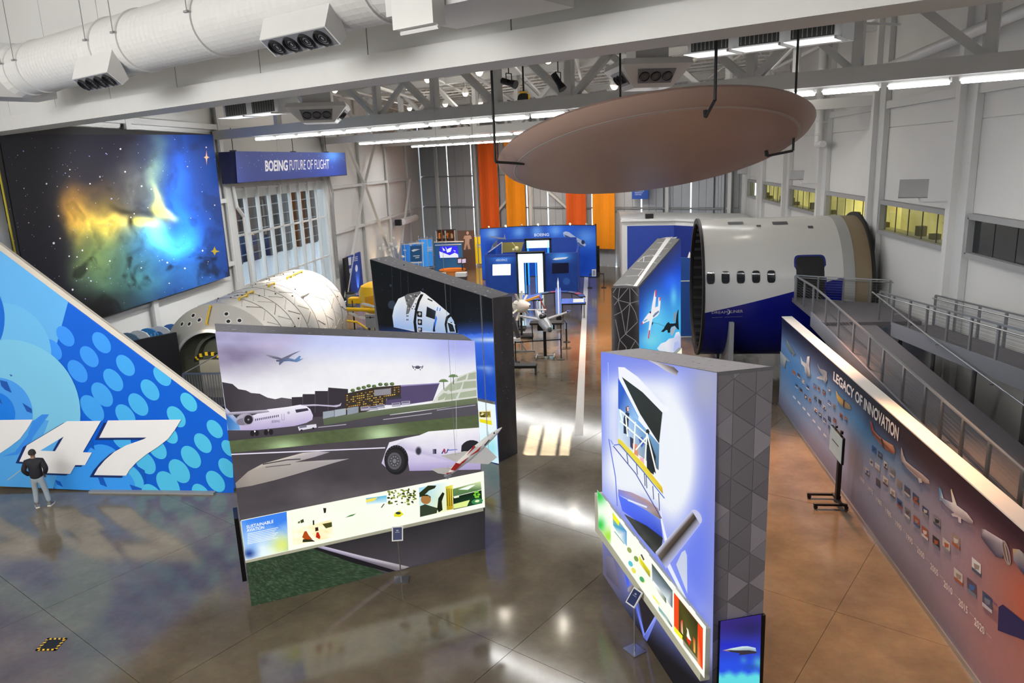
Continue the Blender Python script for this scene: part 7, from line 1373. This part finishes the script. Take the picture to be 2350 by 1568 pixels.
p.quadg([(1112, 592), (1186, 590), (1190, 671), (1118, 672)], 14, 10, lambda x, y: mixc((20, 58, 140), (60, 140, 250), blob(x, y, 1152, 590, 30, 14) + .2 * fbm(x / 12, y / 9, 2))); p.text('AEROSPACE', [(1138, 595), (1164, 594), (1164, 599), (1138, 600)], 'f0f6ff', 2); p.build('booth_print', BP, bo)
p = Print((0, by, 0), (0, -1, 0), off=.004); p.quadg([(1253, 582), (1326, 580), (1325, 667), (1252, 671)], 14, 10, lambda x, y: mixc((18, 54, 132), (80, 160, 255), blob(x, y, 1288, 588, 24, 12) + .2 * fbm(x / 12, y / 9, 2)))
p.poly([(1268, 596), (1274, 592), (1304, 590), (1298, 594), (1276, 597)], 'f0f6ff', 2); p.ell(1300, 646, 8, 8, '2c58a8', 0, 1); p.build('booth_print', BP, bo)
for nm, q, c, e in (('screen', [(1131, 607), (1172, 606), (1172, 631), (1131, 632)], 'f2f6f4', 1.0), ('screen', [(1267, 604), (1305, 603), (1305, 626), (1267, 628)], '0c1030', .3)):
    m = MB(); m.prism([BF(x, y) + (0, -.03, 0) for x, y in q[::-1]], (0, -.07, 0)); obj(nm, m, mat('screen_%s' % c, c, .2, emit=e), bo, world=True)
# second glowing doorway inside
ib = thing('inner_portal', 'second glowing doorway standing behind the booth doorway', 'doorway', (-5, 56.6, 0)); y2 = 56.8
a, b_ = BF(1208, 600, y2), BF(1264, 600, y2); zt = float(BF(1235, 548, y2)[2])
m = MB(); m.box(((a[0] + b_[0]) / 2, y2 + .1, zt - .05), (b_[0] - a[0] + .2, .5, .12)); m.box((a[0], y2 + .1, zt / 2), (.12, .5, zt)); m.box((b_[0], y2 + .1, zt / 2), (.12, .5, zt)); obj('frame', m, BLACK, ib, world=True)
m = MB(); m.box(((a[0] + b_[0]) / 2, y2 - .1, zt - .4), (b_[0] - a[0] - .15, .06, .55)); obj('portal_light', m, GLOW, ib, world=True)
for x in (a[0] + .16, b_[0] - .16): m = MB(); m.box((x, y2 - .1, zt / 2 - .1), (.12, .06, zt - .2)); obj('portal_light', m, GLOWB, ib, world=True)
m = MB(); m.box(((bl + a[0]) / 2 + .2, y2 + .1, 1.75), (a[0] - bl - .5, .1, 3.5)); obj('wing_panel', m, NV, ib, world=True); m = MB(); m.box(((br + b_[0]) / 2, y2 + .1, 1.75), (br - b_[0] - .2, .1, 3.5)); obj('wing_panel', m, NV, ib, world=True)
# tall curved rear wall
rw = thing('curved_wall', 'tall curved blue exhibit wall lettered BOEING with aircraft', 'exhibit wall', (-5, 60.2, 0)); NCU = 24
def crv(u): x = -9.5 + 9.1 * u; return np.array([x, 60.2 + 1.3 * (4 * (u - .5) ** 2) * -1 + .6, 0])
rh = 4.12
m = MB()
for k in range(NCU): m.prism([crv(k / NCU), crv((k + 1) / NCU), crv((k + 1) / NCU) + (0, 0, rh), crv(k / NCU) + (0, 0, rh)], (0, .12, 0))
obj('wall', m, BLACK, rw, world=True)
q = MB(); vs = []; cs = []; NZ_ = 16
for j in range(NZ_ + 1):
    for k in range(NCU * 2 + 1):
        u = k / (NCU * 2); z = .05 + (rh - .1) * j / NZ_; x = u * 9.1; c = mixc((16, 52, 150), (40, 110, 240), fbm(x * .9, z * .8, 3, 4) * 1.1); c = mixc(c, (120, 180, 255), .9 * sum(blob(x, z, x0, rh - .45, .5, .45) for x0 in (.9, 3.0, 4.4, 5.9)) + .7 * blob(x, z, 8.3, rh - .9, .9, .7)); vs.append(crv(u) + np.array([0, -.004, z])); cs.append(rgb(c))  # lamp pools below the top edge are painted into the colour
w_ = NCU * 2 + 1; q.add(vs, [(j * w_ + k, j * w_ + k + 1, (j + 1) * w_ + k + 1, (j + 1) * w_ + k) for j in range(NZ_) for k in range(NCU * 2)], 0, cs); obj('wall_print', q, BP, rw, world=True, col=True)
p = Print((0, 59.3, 0), (0, -1, 0), off=.02); p.text('BOEING', [(1226, 536), (1260, 535), (1260, 542), (1226, 543)], 'dfeaff', 3, .03)
p.poly([(1126, 574), (1130, 562), (1144, 548), (1122, 544), (1124, 542), (1148, 545), (1156, 546), (1158, 536), (1160, 546), (1164, 554), (1150, 560), (1140, 566)], '6a7c98', 2); p.poly([(1130, 562), (1146, 548), (1160, 550), (1148, 562), (1134, 572)], '4a5874', 3)
p.poly([(1292, 534), (1298, 531), (1306, 533), (1318, 542), (1332, 550), (1345, 562), (1342, 566), (1326, 556), (1308, 548), (1294, 542)], 'b4c2e0', 2); p.poly([(1294, 538), (1308, 544), (1326, 553), (1322, 556), (1300, 547)], '46527c', 3); p.ell(1338, 556, 4, 5, '2c3858', 0, 3); p.poly([(1328, 556), (1338, 566), (1336, 569), (1324, 560)], '5a6890', 3); p.build('aircraft_print', printmat('aircraft_print', emit=.3, diff=.6), rw)
for k in range(7): u = .08 + .14 * k; m = MB(); c0 = crv(u) + np.array([0, -.5, rh + .12]); m.bar(crv(u) + (0, 0, rh), c0, .03); m.sphere(c0, .07, 8, 6); obj('picture_lamp', m, LAMP if k % 2 else WHITE, rw, world=True)
m = MB(); m.box((-.42, 59.8, rh / 2), (.14, .5, rh + .1)); obj('end_post', m, BLACK, rw, world=True)
# glazed side with gold picture at the booth's left
gs = thing('picture_panel', 'tilted gold aircraft picture panel behind the booth wall', 'picture', (-7.0, 55.5, 2.8)); m = MB(); m.prism([BF(1153, 580, 55.5), BF(1196, 578, 55.5), BF(1202, 556, 55.5), BF(1153, 557, 55.5)], (0, .06, 0)); obj('board', m, mat('gold_board', '8c8040', .5, emit=.15), gs, world=True); m = MB(); m.bar(BF(1116, 583, 55.0), BF(1152, 556, 55.2), .06); m.bar(BF(1152, 556, 55.2), BF(1152, 582, 55.2), .06); obj('frame', m, STEEL, gs, world=True); m = MB(); m.bar(BF(1175, 556, 55.4), BF(1186, 570, 55.4), .04); m.sphere(BF(1186, 570, 55.35), .16, 10, 6); m.sphere(BF(1178, 573, 55.35), .1, 8, 5); obj('picture_motif', m, mat('gold_motif', 'd8cc9c', .4, emit=.2), gs, world=True)
spk = Z(1366, 627); t = thing('display_column', 'tall plain black display column beside the curved blue wall', 'column', spk); m = MB(); hh_ = HB(1366, 566, spk); m.box(spk + (0, .3, hh_ / 2), (.74, .5, hh_)); obj('body', m, BLACK, t, world=True); m = MB(); m.box(spk + (0, .3, .04), (.8, .6, .06)); obj('base', m, DGREY, t, world=True)
o = Z(1370, 661); t = thing('barrier_sign', 'low black barrier frame carrying a small white notice', 'barrier', o)
m = MB(); x0, x1 = -.52, .5; m.bar(o + (x0, 0, 0), o + (x0, 0, 1.05), .05); m.bar(o + (x1, 0, 0), o + (x1, 0, 1.05), .05); m.bar(o + (x0, 0, 1.03), o + (x1, 0, 1.03), .06); m.box(o + (x0, 0, .02), (.35, .35, .04)); m.box(o + (x1, 0, .02), (.35, .35, .04)); obj('frame', m, BLACK, t, world=True); m = MB(); m.box(o + (-.2, -.06, 1.12), (.3, .04, .5)); obj('notice', m, WHITE, t, world=True); m = MB(); m.box(o + (-.2, -.085, 1.12), (.2, .01, .38)); obj('notice_print', m, mat('notice_grey', '8d9cb0', .5), t, world=True)
# model light aircraft on a stand
cs_ = np.array([-2.72, 34.98, 0]); t = thing('model_plane', 'silver grey propeller model aircraft on a black column stand', 'model aircraft', cs_)
def PC(px, py, y=34.9): return PL(px, py, (0, y, 0), (0, 1, 0))
tl, ns = PC(1232, 716, 35.7), PC(1261, 757, 34.3); d = ns - tl; Lp = float(np.linalg.norm(d)); d /= Lp; SV = mat('model_silver', 'c3c6cc', .3, metal=.2)
m = MB(); m.lathe([(.02, -.25), (.1, .0), (.2, Lp * .3), (.27, Lp * .55), (.24, Lp * .85), (.15, Lp), (.0, Lp + .06)], tl, d, 20); obj('fuselage', m, SV, t, world=True, smooth=True)
m = MB(); m.sphere(tl + d * Lp * .5 + np.array([0, 0, .2]), .2, 14, 8, sc=(1, 1.5, .85)); obj('canopy', m, GLASS, t, world=True, smooth=True); m = MB(); m.bar(tl + d * Lp * .5 + (-.17, 0, .25), tl + d * Lp * .5 + (.17, 0, .32), .03); m.bar(tl + d * Lp * .5 + (0, -.3, .3), tl + d * Lp * .5 + (0, .2, .36), .03); obj('canopy_frame', m, SV, t, world=True)
ce = tl + d * Lp * .5
for P, tipc in ((PC(1194, 727), SV), (PC(1308, 716), mat('tip_blue', '3c66b8', .3))):
    m = MB(); rt_ = ce + (.12 if P[0] > ce[0] else -.12, 0, .02); m.prism([rt_ + (0, .28, 0), rt_ + (0, -.22, 0), P + (0, -.1, 0), P + (0, .12, 0)], (0, 0, .05)); wg = obj('wing', m, SV, t, world=True); m = MB(); m.prism([P + (-.14 * np.sign(P[0] - ce[0]), -.11, -.004), P + (.02 * np.sign(P[0] - ce[0]), -.09, -.004), P + (.02 * np.sign(P[0] - ce[0]), .11, -.004), P + (-.14 * np.sign(P[0] - ce[0]), .13, -.004)], (0, 0, .06)); obj('wing_tip', m, tipc, wg, world=True)
m = MB(); m.prism([tl + (0, -.1, .05), tl + (0, .25, .05), tl + (0, .3, .5), tl + (0, .1, .5)], (.03, 0, 0)); obj('tail_fin', m, SV, t, world=True); m = MB(); m.prism([tl + (-.45, .05, .06), tl + (.45, .05, .06), tl + (.45, .25, .06), tl + (-.45, .25, .06)], (0, 0, .03)); obj('tailplane', m, SV, t, world=True)
m = MB(); pn = ns + d * .06; m.prism([pn + (-.5, 0, -.04), pn + (0, 0, .03), pn + (.52, 0, .06), pn + (.5, 0, -.0), pn + (0, 0, -.05)], (0, -.03, 0)); obj('propeller', m, SV, t, world=True); m = MB(); m.lathe([(.1, 0), (.07, .1), (0, .16)], ns + d * .02, d, 14); obj('spinner', m, DGREY, t, world=True)
m = MB(); m.box(cs_ + (0, 0, .75), (.14, .14, 1.3)); obj('column', m, BLACK, t, world=True)
for sx in (-.42, .42): m = MB(); m.bar(cs_ + (sx, -.35, .1), cs_ + (sx, .4, .1), .06, .05); m.cyl(cs_ + (sx - .02, -.32, .06), cs_ + (sx + .03, -.32, .06), .06, 10); m.cyl(cs_ + (sx - .02, .36, .06), cs_ + (sx + .03, .36, .06), .06, 10); obj('wheeled_foot', m, GREY, t, world=True)
m = MB(); m.bar(cs_ + (-.42, 0, .12), cs_ + (.42, 0, .12), .08, .05); obj('crossbar', m, GREY, t, world=True)
# table behind it with a lit screen
o = np.array([-2.9, 38.6, 0]); t = thing('touch_table', 'dark sloping display table with a bright picture behind the model plane', 'display table', o); m = MB(); m.box(o + (0, 0, .95), (1.7, .7, .1)); obj('top', m, BLACK, t, world=True); m = MB(); m.box(o + (-.0, -.3, .78), (.9, .06, .36)); obj('screen_box', m, BLACKG, t, world=True); m = MB(); m.box(o + (.25, -.34, .8), (.2, .01, .22)); m.box(o + (-.05, -.34, .76), (.12, .01, .2)); obj('screen_glow', m, mat('screen_cyan', '7fd8f0', .3, emit=1), t, world=True)
for x in (-.75, .75): m = MB(); m.bar(o + (x, 0, 0), o + (x, 0, .9), .05); obj('leg', m, BLACK, t, world=True)
# stanchions with belts
def stanchion(o, lab, sq=False):
    t = thing('stanchion', lab, 'barrier post', o, group='belt barrier posts by the model plane'); m = MB()
    if sq: m.tube([(-.2, -.15, .02), (.2, -.15, .02), (.2, .15, .02), (-.2, .15, .02), (-.2, -.15, .02)], .015, 5)
    else: m.lathe([(.19, 0), (.19, .02), (.1, .04), (.03, .06)], (0, 0, 0), (0, 0, 1), 18)
    obj('base', m, BLACK, t); m = MB(); m.cyl((0, 0, .02), (0, 0, .98), .028, 10); m.cyl((0, 0, .93), (0, 0, 1.02), .036, 10); obj('post', m, BLACK, t); return t
s1, s2, s3, s4 = Z(1288, 825), Z(1184, 832), Z(1301, 785), Z(1300, 800)
stanchion(s1, 'black belt post standing on the sunlit patch before the model plane'); stanchion(s2, 'black belt post half hidden by the tall black panel edge'); stanchion(s3, 'black belt post behind the right wing of the model plane'); stanchion(s4, 'short footed black post with an open square base', True)
m = MB(); m.bar(s1 + (0, 0, .97), s2 + (0, 0, .97), .01, .05); tag(obj('barrier_belt', m, BLACK), 'black belt stretched between two posts before the model plane', 'belt')
m = MB(); m.bar(s3 + (0, 0, .97), s3 + (-.5, 2.6, .97), .01, .05); tag(obj('barrier_belt', m, BLACK), 'black belt running back from the post behind the wing', 'belt')
# bench
o = Z(1208, 862); t = thing('bench', 'low black bench on the floor behind the tall black panel', 'bench', o); m = MB(); m.box(o + (-.35, .25, .38), (1.6, .5, .12)); obj('seat', m, BLACK, t, world=True)
for x in (-1.1, .4): m = MB(); m.box(o + (x, .25, .16), (.06, .45, .32)); obj('leg', m, DGREY, t, world=True)
# rocket model, low tables
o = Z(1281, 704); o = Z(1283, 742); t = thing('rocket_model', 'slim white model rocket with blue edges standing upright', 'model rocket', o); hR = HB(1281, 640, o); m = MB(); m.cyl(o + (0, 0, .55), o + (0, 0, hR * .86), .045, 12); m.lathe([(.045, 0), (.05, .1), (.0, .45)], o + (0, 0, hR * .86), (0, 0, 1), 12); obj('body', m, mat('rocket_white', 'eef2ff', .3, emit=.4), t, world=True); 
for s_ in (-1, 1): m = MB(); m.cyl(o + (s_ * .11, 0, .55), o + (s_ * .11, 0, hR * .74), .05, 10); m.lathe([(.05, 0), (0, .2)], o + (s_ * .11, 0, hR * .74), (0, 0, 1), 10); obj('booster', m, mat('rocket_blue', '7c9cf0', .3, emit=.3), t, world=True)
m = MB(); m.cyl(o, o + (0, 0, .55), .16, 14); m.cyl(o, o + (0, 0, .03), .3, 16); obj('stand', m, BLACK, t, world=True)
ct_ = thing('curved_table', 'low curved black display table with printed tops before the booth', 'display table', (-2.9, 47.5, 0)); cyc = np.array([-2.75, 46.2, 0])
for k in range(8):
    g0, g1 = R(180 - k * 22.5), R(180 - (k + 1) * 22.5); q = []
    for g, r_ in ((g0, 1.35), (g1, 1.35), (g1, 1.75), (g0, 1.75)): q.append(cyc + np.array([r_ * math.cos(g), 1.5 * r_ * math.sin(g) * .9, .86]))
    m = MB(); m.prism(q, (0, 0, .06)); tp_ = obj('top_segment', m, BLACK, ct_, world=True); m = MB(); cq = sum(q) / 4; m.prism([cq + (v - cq) * .86 + (0, 0, .062) for v in q], (0, 0, .004)); obj('label_print', m, mat('label_%d' % (k % 3), ('b04a6a', '2c5cc0', '5a6a9a')[k % 3], .4), tp_, world=True)
    if k in (0, 3, 5, 7): m = MB(); c_ = sum(q) / 4; m.bar((c_[0], c_[1], 0), (c_[0], c_[1], .86), .05); obj('leg', m, BLACK, ct_, world=True)
for i, (px, py, w, lab) in enumerate(((1222, 722, 1.3, 'black table with a blue printed top near the glowing doorway'), (1316, 732, 1.5, 'black table with blue printed sheets and white cards by the walkway line'))):
    o = Z(px, py); t = thing('display_table', lab, 'display table', o); m = MB(); m.box(o + (0, .2, .88), (w, .6, .06)); obj('top', m, BLACK, t, world=True); m = MB(); m.prism([o + (-w * .46, -.08, .93), o + (w * .46, -.08, .93), o + (w * .46, .48, 1.12), o + (-w * .46, .48, 1.12)], (0, 0, .02)); obj('sloped_print', m, mat('print_blue', '2456c0', .4, emit=.2), t, world=True)
    if i: m = MB(); m.prism([o + (0, .0, .985), o + (w * .42, .0, .985), o + (w * .42, .4, 1.115), o + (0, .4, 1.115)], (0, 0, .01)); obj('card', m, WHITE, t, world=True)
    for x in (-w * .42, w * .42): m = MB(); m.bar(o + (x, .2, 0), o + (x, .2, .86), .05); obj('leg', m, BLACK, t, world=True)
# white engine / rotor assemblies and an orange winged model beside the black panel
o = np.array([-4.0, 39.5, 0]); t = thing('engine_exhibit', 'white finned rotor exhibit on a dark stand beside the black panel', 'engine model', o)
c0 = PC(1195, 703, 39.5); m = MB(); m.lathe([(.12, -.45), (.32, -.3), (.36, .1), (.2, .5), (.06, .62)], c0, (.8, -.5, .1), 18); obj('core', m, mat('engine_white', 'e6e2d8', .35), t, world=True, smooth=True)
for k in range(9): g = 2 * math.pi * k / 9; m = MB(); v = np.array([.5 * math.cos(g), .75 * math.cos(g), math.sin(g)]); m.bar(c0 + v * .28, c0 + v * .82, .14, .03); obj('fin_blade', m, mat('engine_white', 'e6e2d8', .35), t, world=True)
m = MB(); m.cyl((c0[0], c0[1], 0), c0, .06, 8); m.box((c0[0], c0[1], .05), (1.2, .9, .1)); obj('stand', m, BLACK, t, world=True)
o = np.array([-3.6, 41.5, 0]); t = thing('glider_model', 'white model with a long orange yellow wing and a red tail boom', 'model aircraft', o)
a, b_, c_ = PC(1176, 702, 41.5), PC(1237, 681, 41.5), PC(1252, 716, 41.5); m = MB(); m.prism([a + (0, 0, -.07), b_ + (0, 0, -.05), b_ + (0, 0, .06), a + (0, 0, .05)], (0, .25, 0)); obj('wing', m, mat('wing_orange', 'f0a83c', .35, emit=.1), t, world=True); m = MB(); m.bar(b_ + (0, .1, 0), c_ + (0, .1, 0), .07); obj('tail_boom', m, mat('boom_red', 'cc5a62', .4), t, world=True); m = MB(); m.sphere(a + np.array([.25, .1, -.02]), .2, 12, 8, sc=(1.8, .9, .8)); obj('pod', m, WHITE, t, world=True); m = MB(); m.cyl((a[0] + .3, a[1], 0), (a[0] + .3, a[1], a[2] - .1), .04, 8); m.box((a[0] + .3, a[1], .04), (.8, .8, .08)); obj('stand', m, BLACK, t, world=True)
# dark slanted exhibit behind the panel edge (small aircraft nose gear exhibit)
o = PC(1185, 800, 36.2); t = thing('landing_gear_model', 'dark strut exhibit with a white block leaning beside the black panel', 'exhibit', (o[0], 36.2, 0)); m = MB(); m.bar(PC(1175, 728, 36.2), PC(1190, 775, 36.2), .22, .2); obj('strut', m, DGREY, t, world=True); m = MB(); m.box(PC(1186, 781, 36.2), (.34, .4, .24)); obj('block', m, WHITE, t, world=True); m = MB(); q = PC(1186, 781, 36.2); m.bar((q[0] - .25, q[1], 0), q, .06); m.bar((q[0] + .5, q[1], 0), q + (.1, 0, 0), .06); m.bar((q[0] - .3, q[1], .04), (q[0] + .9, q[1], .04), .08); obj('trestle', m, GREY, t, world=True)
# kiosks at the far end of the hall
def kiosk(px0, px1, pyb, pyt, m_, lab, grp, tubes=True, pr=None, n=20):
    b = Z((px0 + px1) / 2, pyb); y = b[1]; a, c = PL(px0, pyb, (0, y, 0), (0, 1, 0)), PL(px1, pyb, (0, y, 0), (0, 1, 0)); r_ = (c[0] - a[0]) / 2; h = HB((px0 + px1) / 2, pyt, b)
    t = thing('banner_drum', lab, 'kiosk', b, group=grp); m = MB(); m.lathe([(r_ * .96, .25), (r_ * .96, h - .12)], b, (0, 0, 1), n); obj('fabric', m, m_, t, world=True, smooth=True)
    for z in (.1, h * .98): q = MB(); q.lathe([(r_, z), (r_ * 1.08, z), (r_ * 1.08, z + .06), (r_, z + .06)], b, (0, 0, 1), n); obj('ring', q, STEEL, t, world=True)
    for k in range(4): g = R(200 + 47 * k); q = MB(); q.cyl(b + (r_ * 1.03 * math.cos(g), r_ * 1.03 * math.sin(g), 0), b + (r_ * 1.03 * math.cos(g), r_ * 1.03 * math.sin(g), h + .25), .035, 6); obj('pole', q, STEEL, t, world=True)
    if pr:
        p = Print((0, y - r_ - .02, 0), (0, -1, 0), off=.002)
        for (x0, y0, x1, y1) in pr: p.poly([(x0, y0), (x1, y0), (x1, y1), (x0, y1)], 'e8f0fc', 1)
        p.build('drum_print', PD, t)
    return b
def fab(n, c, e): return mat(n, c, .6, emit=e, var=.12, scale=1.2)
kiosk(926, 964, 626, 558, fab('drum_blue', '2f7fd8', .32), 'blue banner drum nearest the left corner, lettered white', 'round banner kiosks', pr=[(926, 573, 932, 576), (927, 588, 931, 590)])
kiosk(966, 997, 616, 547, fab('drum_sky', '3c9cf0', .38), 'taller sky blue banner drum next to the picture screen', 'round banner kiosks', pr=[(980, 567, 992, 569), (980, 571, 992, 573), (980, 575, 992, 577)])
kiosk(1078, 1112, 610, 541, fab('drum_yellow', 'f4c80c', .5), 'yellow glowing banner drum beside the curved wall', 'round banner kiosks', pr=[(1094, 561, 1105, 564), (1094, 566, 1104, 568)])
kiosk(1380, 1412, 590, 549, fab('drum_amber', 'f0b414', .4), 'amber banner drum beyond the black display column', 'round banner kiosks')
b = Z(950, 640); t = thing('lettered_banner', 'dark teal flat banner with white script before the blue drums', 'banner', b); y = b[1] - .8
def VP(px, py): return PL(px, py, (0, y, 0), (0, 1, 0))
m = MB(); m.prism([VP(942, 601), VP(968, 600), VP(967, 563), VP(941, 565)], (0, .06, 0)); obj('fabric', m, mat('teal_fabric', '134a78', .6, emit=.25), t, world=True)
p = Print((0, y, 0), (0, -1, 0), off=.01); p.poly([(944, 575), (950, 572), (964, 572), (956, 575), (948, 578)], 'f0f6fc', 1); p.line([(948, 588), (963, 587)], 2, 'e0e8f0', 1); p.line([(953, 592), (962, 591)], 2, 'e0e8f0', 1); p.build('lettering', PD, t)
m = MB(); m.bar((VP(941, 600)[0], y + .1, 0), VP(941, 560) + (0, .1, 0), .06); m.bar((VP(969, 600)[0], y + .1, 0), VP(969, 560) + (0, .1, 0), .06); m.bar(VP(938, 560) + (0, .1, 0), VP(972, 558) + (0, .1, 0), .1); m.prism([VP(942, 605), VP(968, 604), VP(968, 601), VP(942, 602)], (0, .08, 0)); obj('frame', m, WHITE, t, world=True)
b = np.array([-13.0, 62.0, 0]); t = thing('screen_wall', 'teal exhibit wall with a bright blue and white picture screen', 'exhibit wall', b); y = b[1]
m = MB(); x0, x1 = VP(998, 600)[0], VP(1062, 600)[0]
def V2(px, py): return PL(px, py, (0, y, 0), (0, 1, 0))
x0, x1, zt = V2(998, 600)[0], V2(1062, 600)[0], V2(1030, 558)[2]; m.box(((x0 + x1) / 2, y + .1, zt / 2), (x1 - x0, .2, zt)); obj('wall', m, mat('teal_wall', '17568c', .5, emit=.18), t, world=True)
m = MB(); m.prism([V2(1008, 592), V2(1053, 591), V2(1050, 565), V2(1010, 566)], (0, -.05, 0)); obj('screen', m, mat('screen_indigo', '2418d0', .3, emit=.9), t, world=True)
p = Print((0, y - .05, 0), (0, -1, 0), off=.01); p.poly([(1008, 577), (1016, 580), (1032, 586), (1044, 580), (1051, 584), (1052, 591), (1010, 592)], 'eef2f8', 1)
for q in ([(1014, 568), (1018, 570), (1022, 575), (1018, 576)], [(1024, 574), (1030, 570), (1037, 568), (1034, 578), (1026, 580)], [(1022, 566), (1026, 572), (1024, 573)], [(1040, 574), (1046, 576), (1044, 578)]): p.poly(q, 'f0f4fc', 1)
p.build('screen_picture', printmat('screen_print', emit=.95), t)
m = MB(); m.bar(V2(996, 556), V2(1064, 554), .08); m.bar(V2(1000, 562) + (0, -.3, 0), V2(1060, 560) + (0, -.3, 0), .06); obj('truss_bar', m, STEEL, t, world=True)
# shelf unit, figure banner, desk, screens
b = Z(1032, 588); b = np.array([-13.9, 66.5, 0]); t = thing('shelf_wall', 'open shelf wall filled with small orange lit objects', 'shelf', b); y = b[1]; x0, x1, zt = V2(1004, 560)[0], V2(1046, 560)[0], V2(1025, 528)[2]
m = MB(); m.box(((x0 + x1) / 2, y + .3, zt / 2), (x1 - x0, .08, zt)); obj('back', m, mat('shelf_brown', 'b46a34', .6), t, world=True)
for z in (zt, zt - .75, zt - 1.5, zt - 2.2): m = MB(); m.box(((x0 + x1) / 2, y, z), (x1 - x0, .6, .07)); obj('shelf', m, mat('shelf_dark', '4a3a30', .6), t, world=True)
for x in (x0, (x0 + x1) / 2, x1): m = MB(); m.box((x, y, zt / 2), (.08, .6, zt)); obj('upright', m, STEEL, t, world=True)
rr = random.Random(2); bxs = None
for z in (zt - .72, zt - 1.47, zt - 2.17):
    for k in range(7):
        m = MB(); x = x0 + .3 + k * (x1 - x0 - .6) / 6; h = .2 + .22 * rr.random(); m.box((x, y - .05, z + h / 2), (.24, .3, h)); m.box((x, y - .05, z + h + .03), (.14, .2, .06)); obj('model_box', m, mat('box_%d' % (k % 4), ('e07a2c', '7a4a2c', 'd8a070', '3c3a3c')[k % 4], .5), t, world=True)
t = thing('figure_banner', 'brown banner wall with a pale figure in a suit printed on it', 'banner', (-11.5, 66, 0)); y = 66.0; x0, x1, zt = V2(1052, 570)[0], V2(1090, 570)[0], V2(1070, 529)[2]; m = MB(); m.box(((x0 + x1) / 2, y, zt / 2), (x1 - x0, .08, zt)); obj('cloth', m, mat('banner_brown', '6e5244', .7), t, world=True)
p = Print((0, y - .04, 0), (0, -1, 0), off=.006); p.ell(1073, 535, 3, 4, 'e8b090', 0, 1); p.poly([(1066, 541), (1080, 540), (1083, 548), (1078, 549), (1077, 558), (1080, 572), (1074, 572), (1072, 560), (1068, 574), (1064, 573), (1067, 556), (1067, 549), (1063, 548)], 'e4b294', 1); p.build('figure_print', PD, t)
o = Z(1036, 655); t = thing('reception_desk', 'curved orange desk with white wings before the screen wall', 'desk', o); y = o[1]; m = MB(); m.lathe([(1.0, 0), (1.0, 1.05), (1.06, 1.08), (1.06, 1.14)], o + (0, .8, 0), (0, 0, 1), 18, a0=R(0), a1=R(360)); obj('drum', m, mat('desk_orange', 'd8802c', .5), t, world=True, smooth=True)
for px, py in ((1010, 655), (1058, 652)): q = PL(px, py - 20, (0, y - .5, 0), (0, 1, 0)); m = MB(); m.box((q[0], y - .4, .9), (.85, .6, .3)); obj('white_counter', m, WHITE, t, world=True); m = MB(); m.box((q[0], y - .4, .38), (.8, .5, .75)); obj('plinth', m, mat('plinth_brown', '4a3c34', .6), t, world=True)
m = MB(); q = PL(1026, 652, (0, y - .9, 0), (0, 1, 0)); m.lathe([(.26, .0), (.3, .05), (.3, .38), (.26, .42), (0, .42)], (q[0], y - .9, .0), (0, 0, 1), 14); tag(obj('stool', m, BLACK), 'round black stool before the orange desk', 'stool')
o = Z(1058, 650); t = thing('screen_pair', 'dark frame holding two pale screens beside the orange desk', 'screen', o + (0, .6, 0)); y = o[1] + .3; m = MB(); m.prism([V2(1049, 607), V2(1071, 606), V2(1071, 590), V2(1049, 592)], (0, .06, 0)); obj('frame', m, mat('frame_brown', '43302c', .5), t, world=True)
for a_, b_ in ((1051, 1058.5), (1060.5, 1069)): m = MB(); m.prism([V2(a_, 604), V2(b_, 603), V2(b_, 594), V2(a_, 595)], (0, -.02, 0)); obj('screen', m, mat('screen_lilac', 'b8b4d8', .3, emit=.5), t, world=True)
m = MB(); q = V2(1060, 606); m.bar((q[0], y + .1, 0), q + (0, .1, 0), .08); obj('post', m, BLACK, t, world=True)
m = MB(); m.prism([Z(1063, 678, .006), Z(1078, 664, .006), Z(1106, 657, .006), Z(1092, 674, .006)], (0, 0, .008)); tag(obj('carpet', m, mat('carpet_navy', '2c3f66', .9)), 'dark blue carpet lying on the floor beside the booth', 'carpet')
# lattice sculpture near the wall brace
o = np.array([-16.4, 58.0, 0]); c0 = PL(892, 568, (0, 58, 0), (0, 1, 0)); t = thing('bubble_sculpture', 'cluster of white balls on thin rods by the white wall', 'sculpture', (c0[0], 58, 0)); rr = random.Random(4); m = MB()
for k in range(16): v = np.array([rr.gauss(0, .45), rr.gauss(0, .3), rr.gauss(0, .5)]); m2 = MB(); m2.sphere(c0 + v, .12, 8, 6); obj('ball', m2, WHITE, t, world=True); m.cyl(c0, c0 + v, .015, 4)
m.cyl((c0[0], c0[1], 0), c0, .04, 6); m.cyl((c0[0], c0[1], 0), (c0[0], c0[1], .05), .4, 14); obj('rods', m, STEEL, t, world=True)
# cafe tables beyond the black column, under the amber banner
for i, (px, py, lab) in enumerate(((1394, 600, 'small wooden stool frame under the orange banner'), (1408, 602, 'small wooden stool beside the white room corner'))):
    o = Z(px, py + 4); t = thing('wooden_stool', lab, 'stool', o); m = MB(); m.box(o + (0, 0, .72), (.42, .42, .06)); obj('seat', m, mat('stool_wood', 'b8783c', .5), t, world=True)
    for sx in (-.17, .17):
        for sy in (-.17, .17): m = MB(); m.bar(o + (sx, sy, 0), o + (sx, sy, .7), .04); obj('leg', m, mat('stool_wood', 'b8783c', .5), t, world=True)
o = Z(1400, 612); t = thing('overhead_rack', 'black shelf rack with poles under the orange banner', 'rack', o + (0, 3, 0)); y = o[1] + 1; m = MB(); 
for px in (1378, 1400): q = V2(px, 548); m2 = MB(); m2.cyl((q[0], y, 0), (q[0], y, q[2]), .04, 6); obj('pole', m2, STEEL, t, world=True)
m.bar(V2(1376, 548), V2(1416, 545), .35, .4); obj('shelf', m, BLACK, t, world=True)
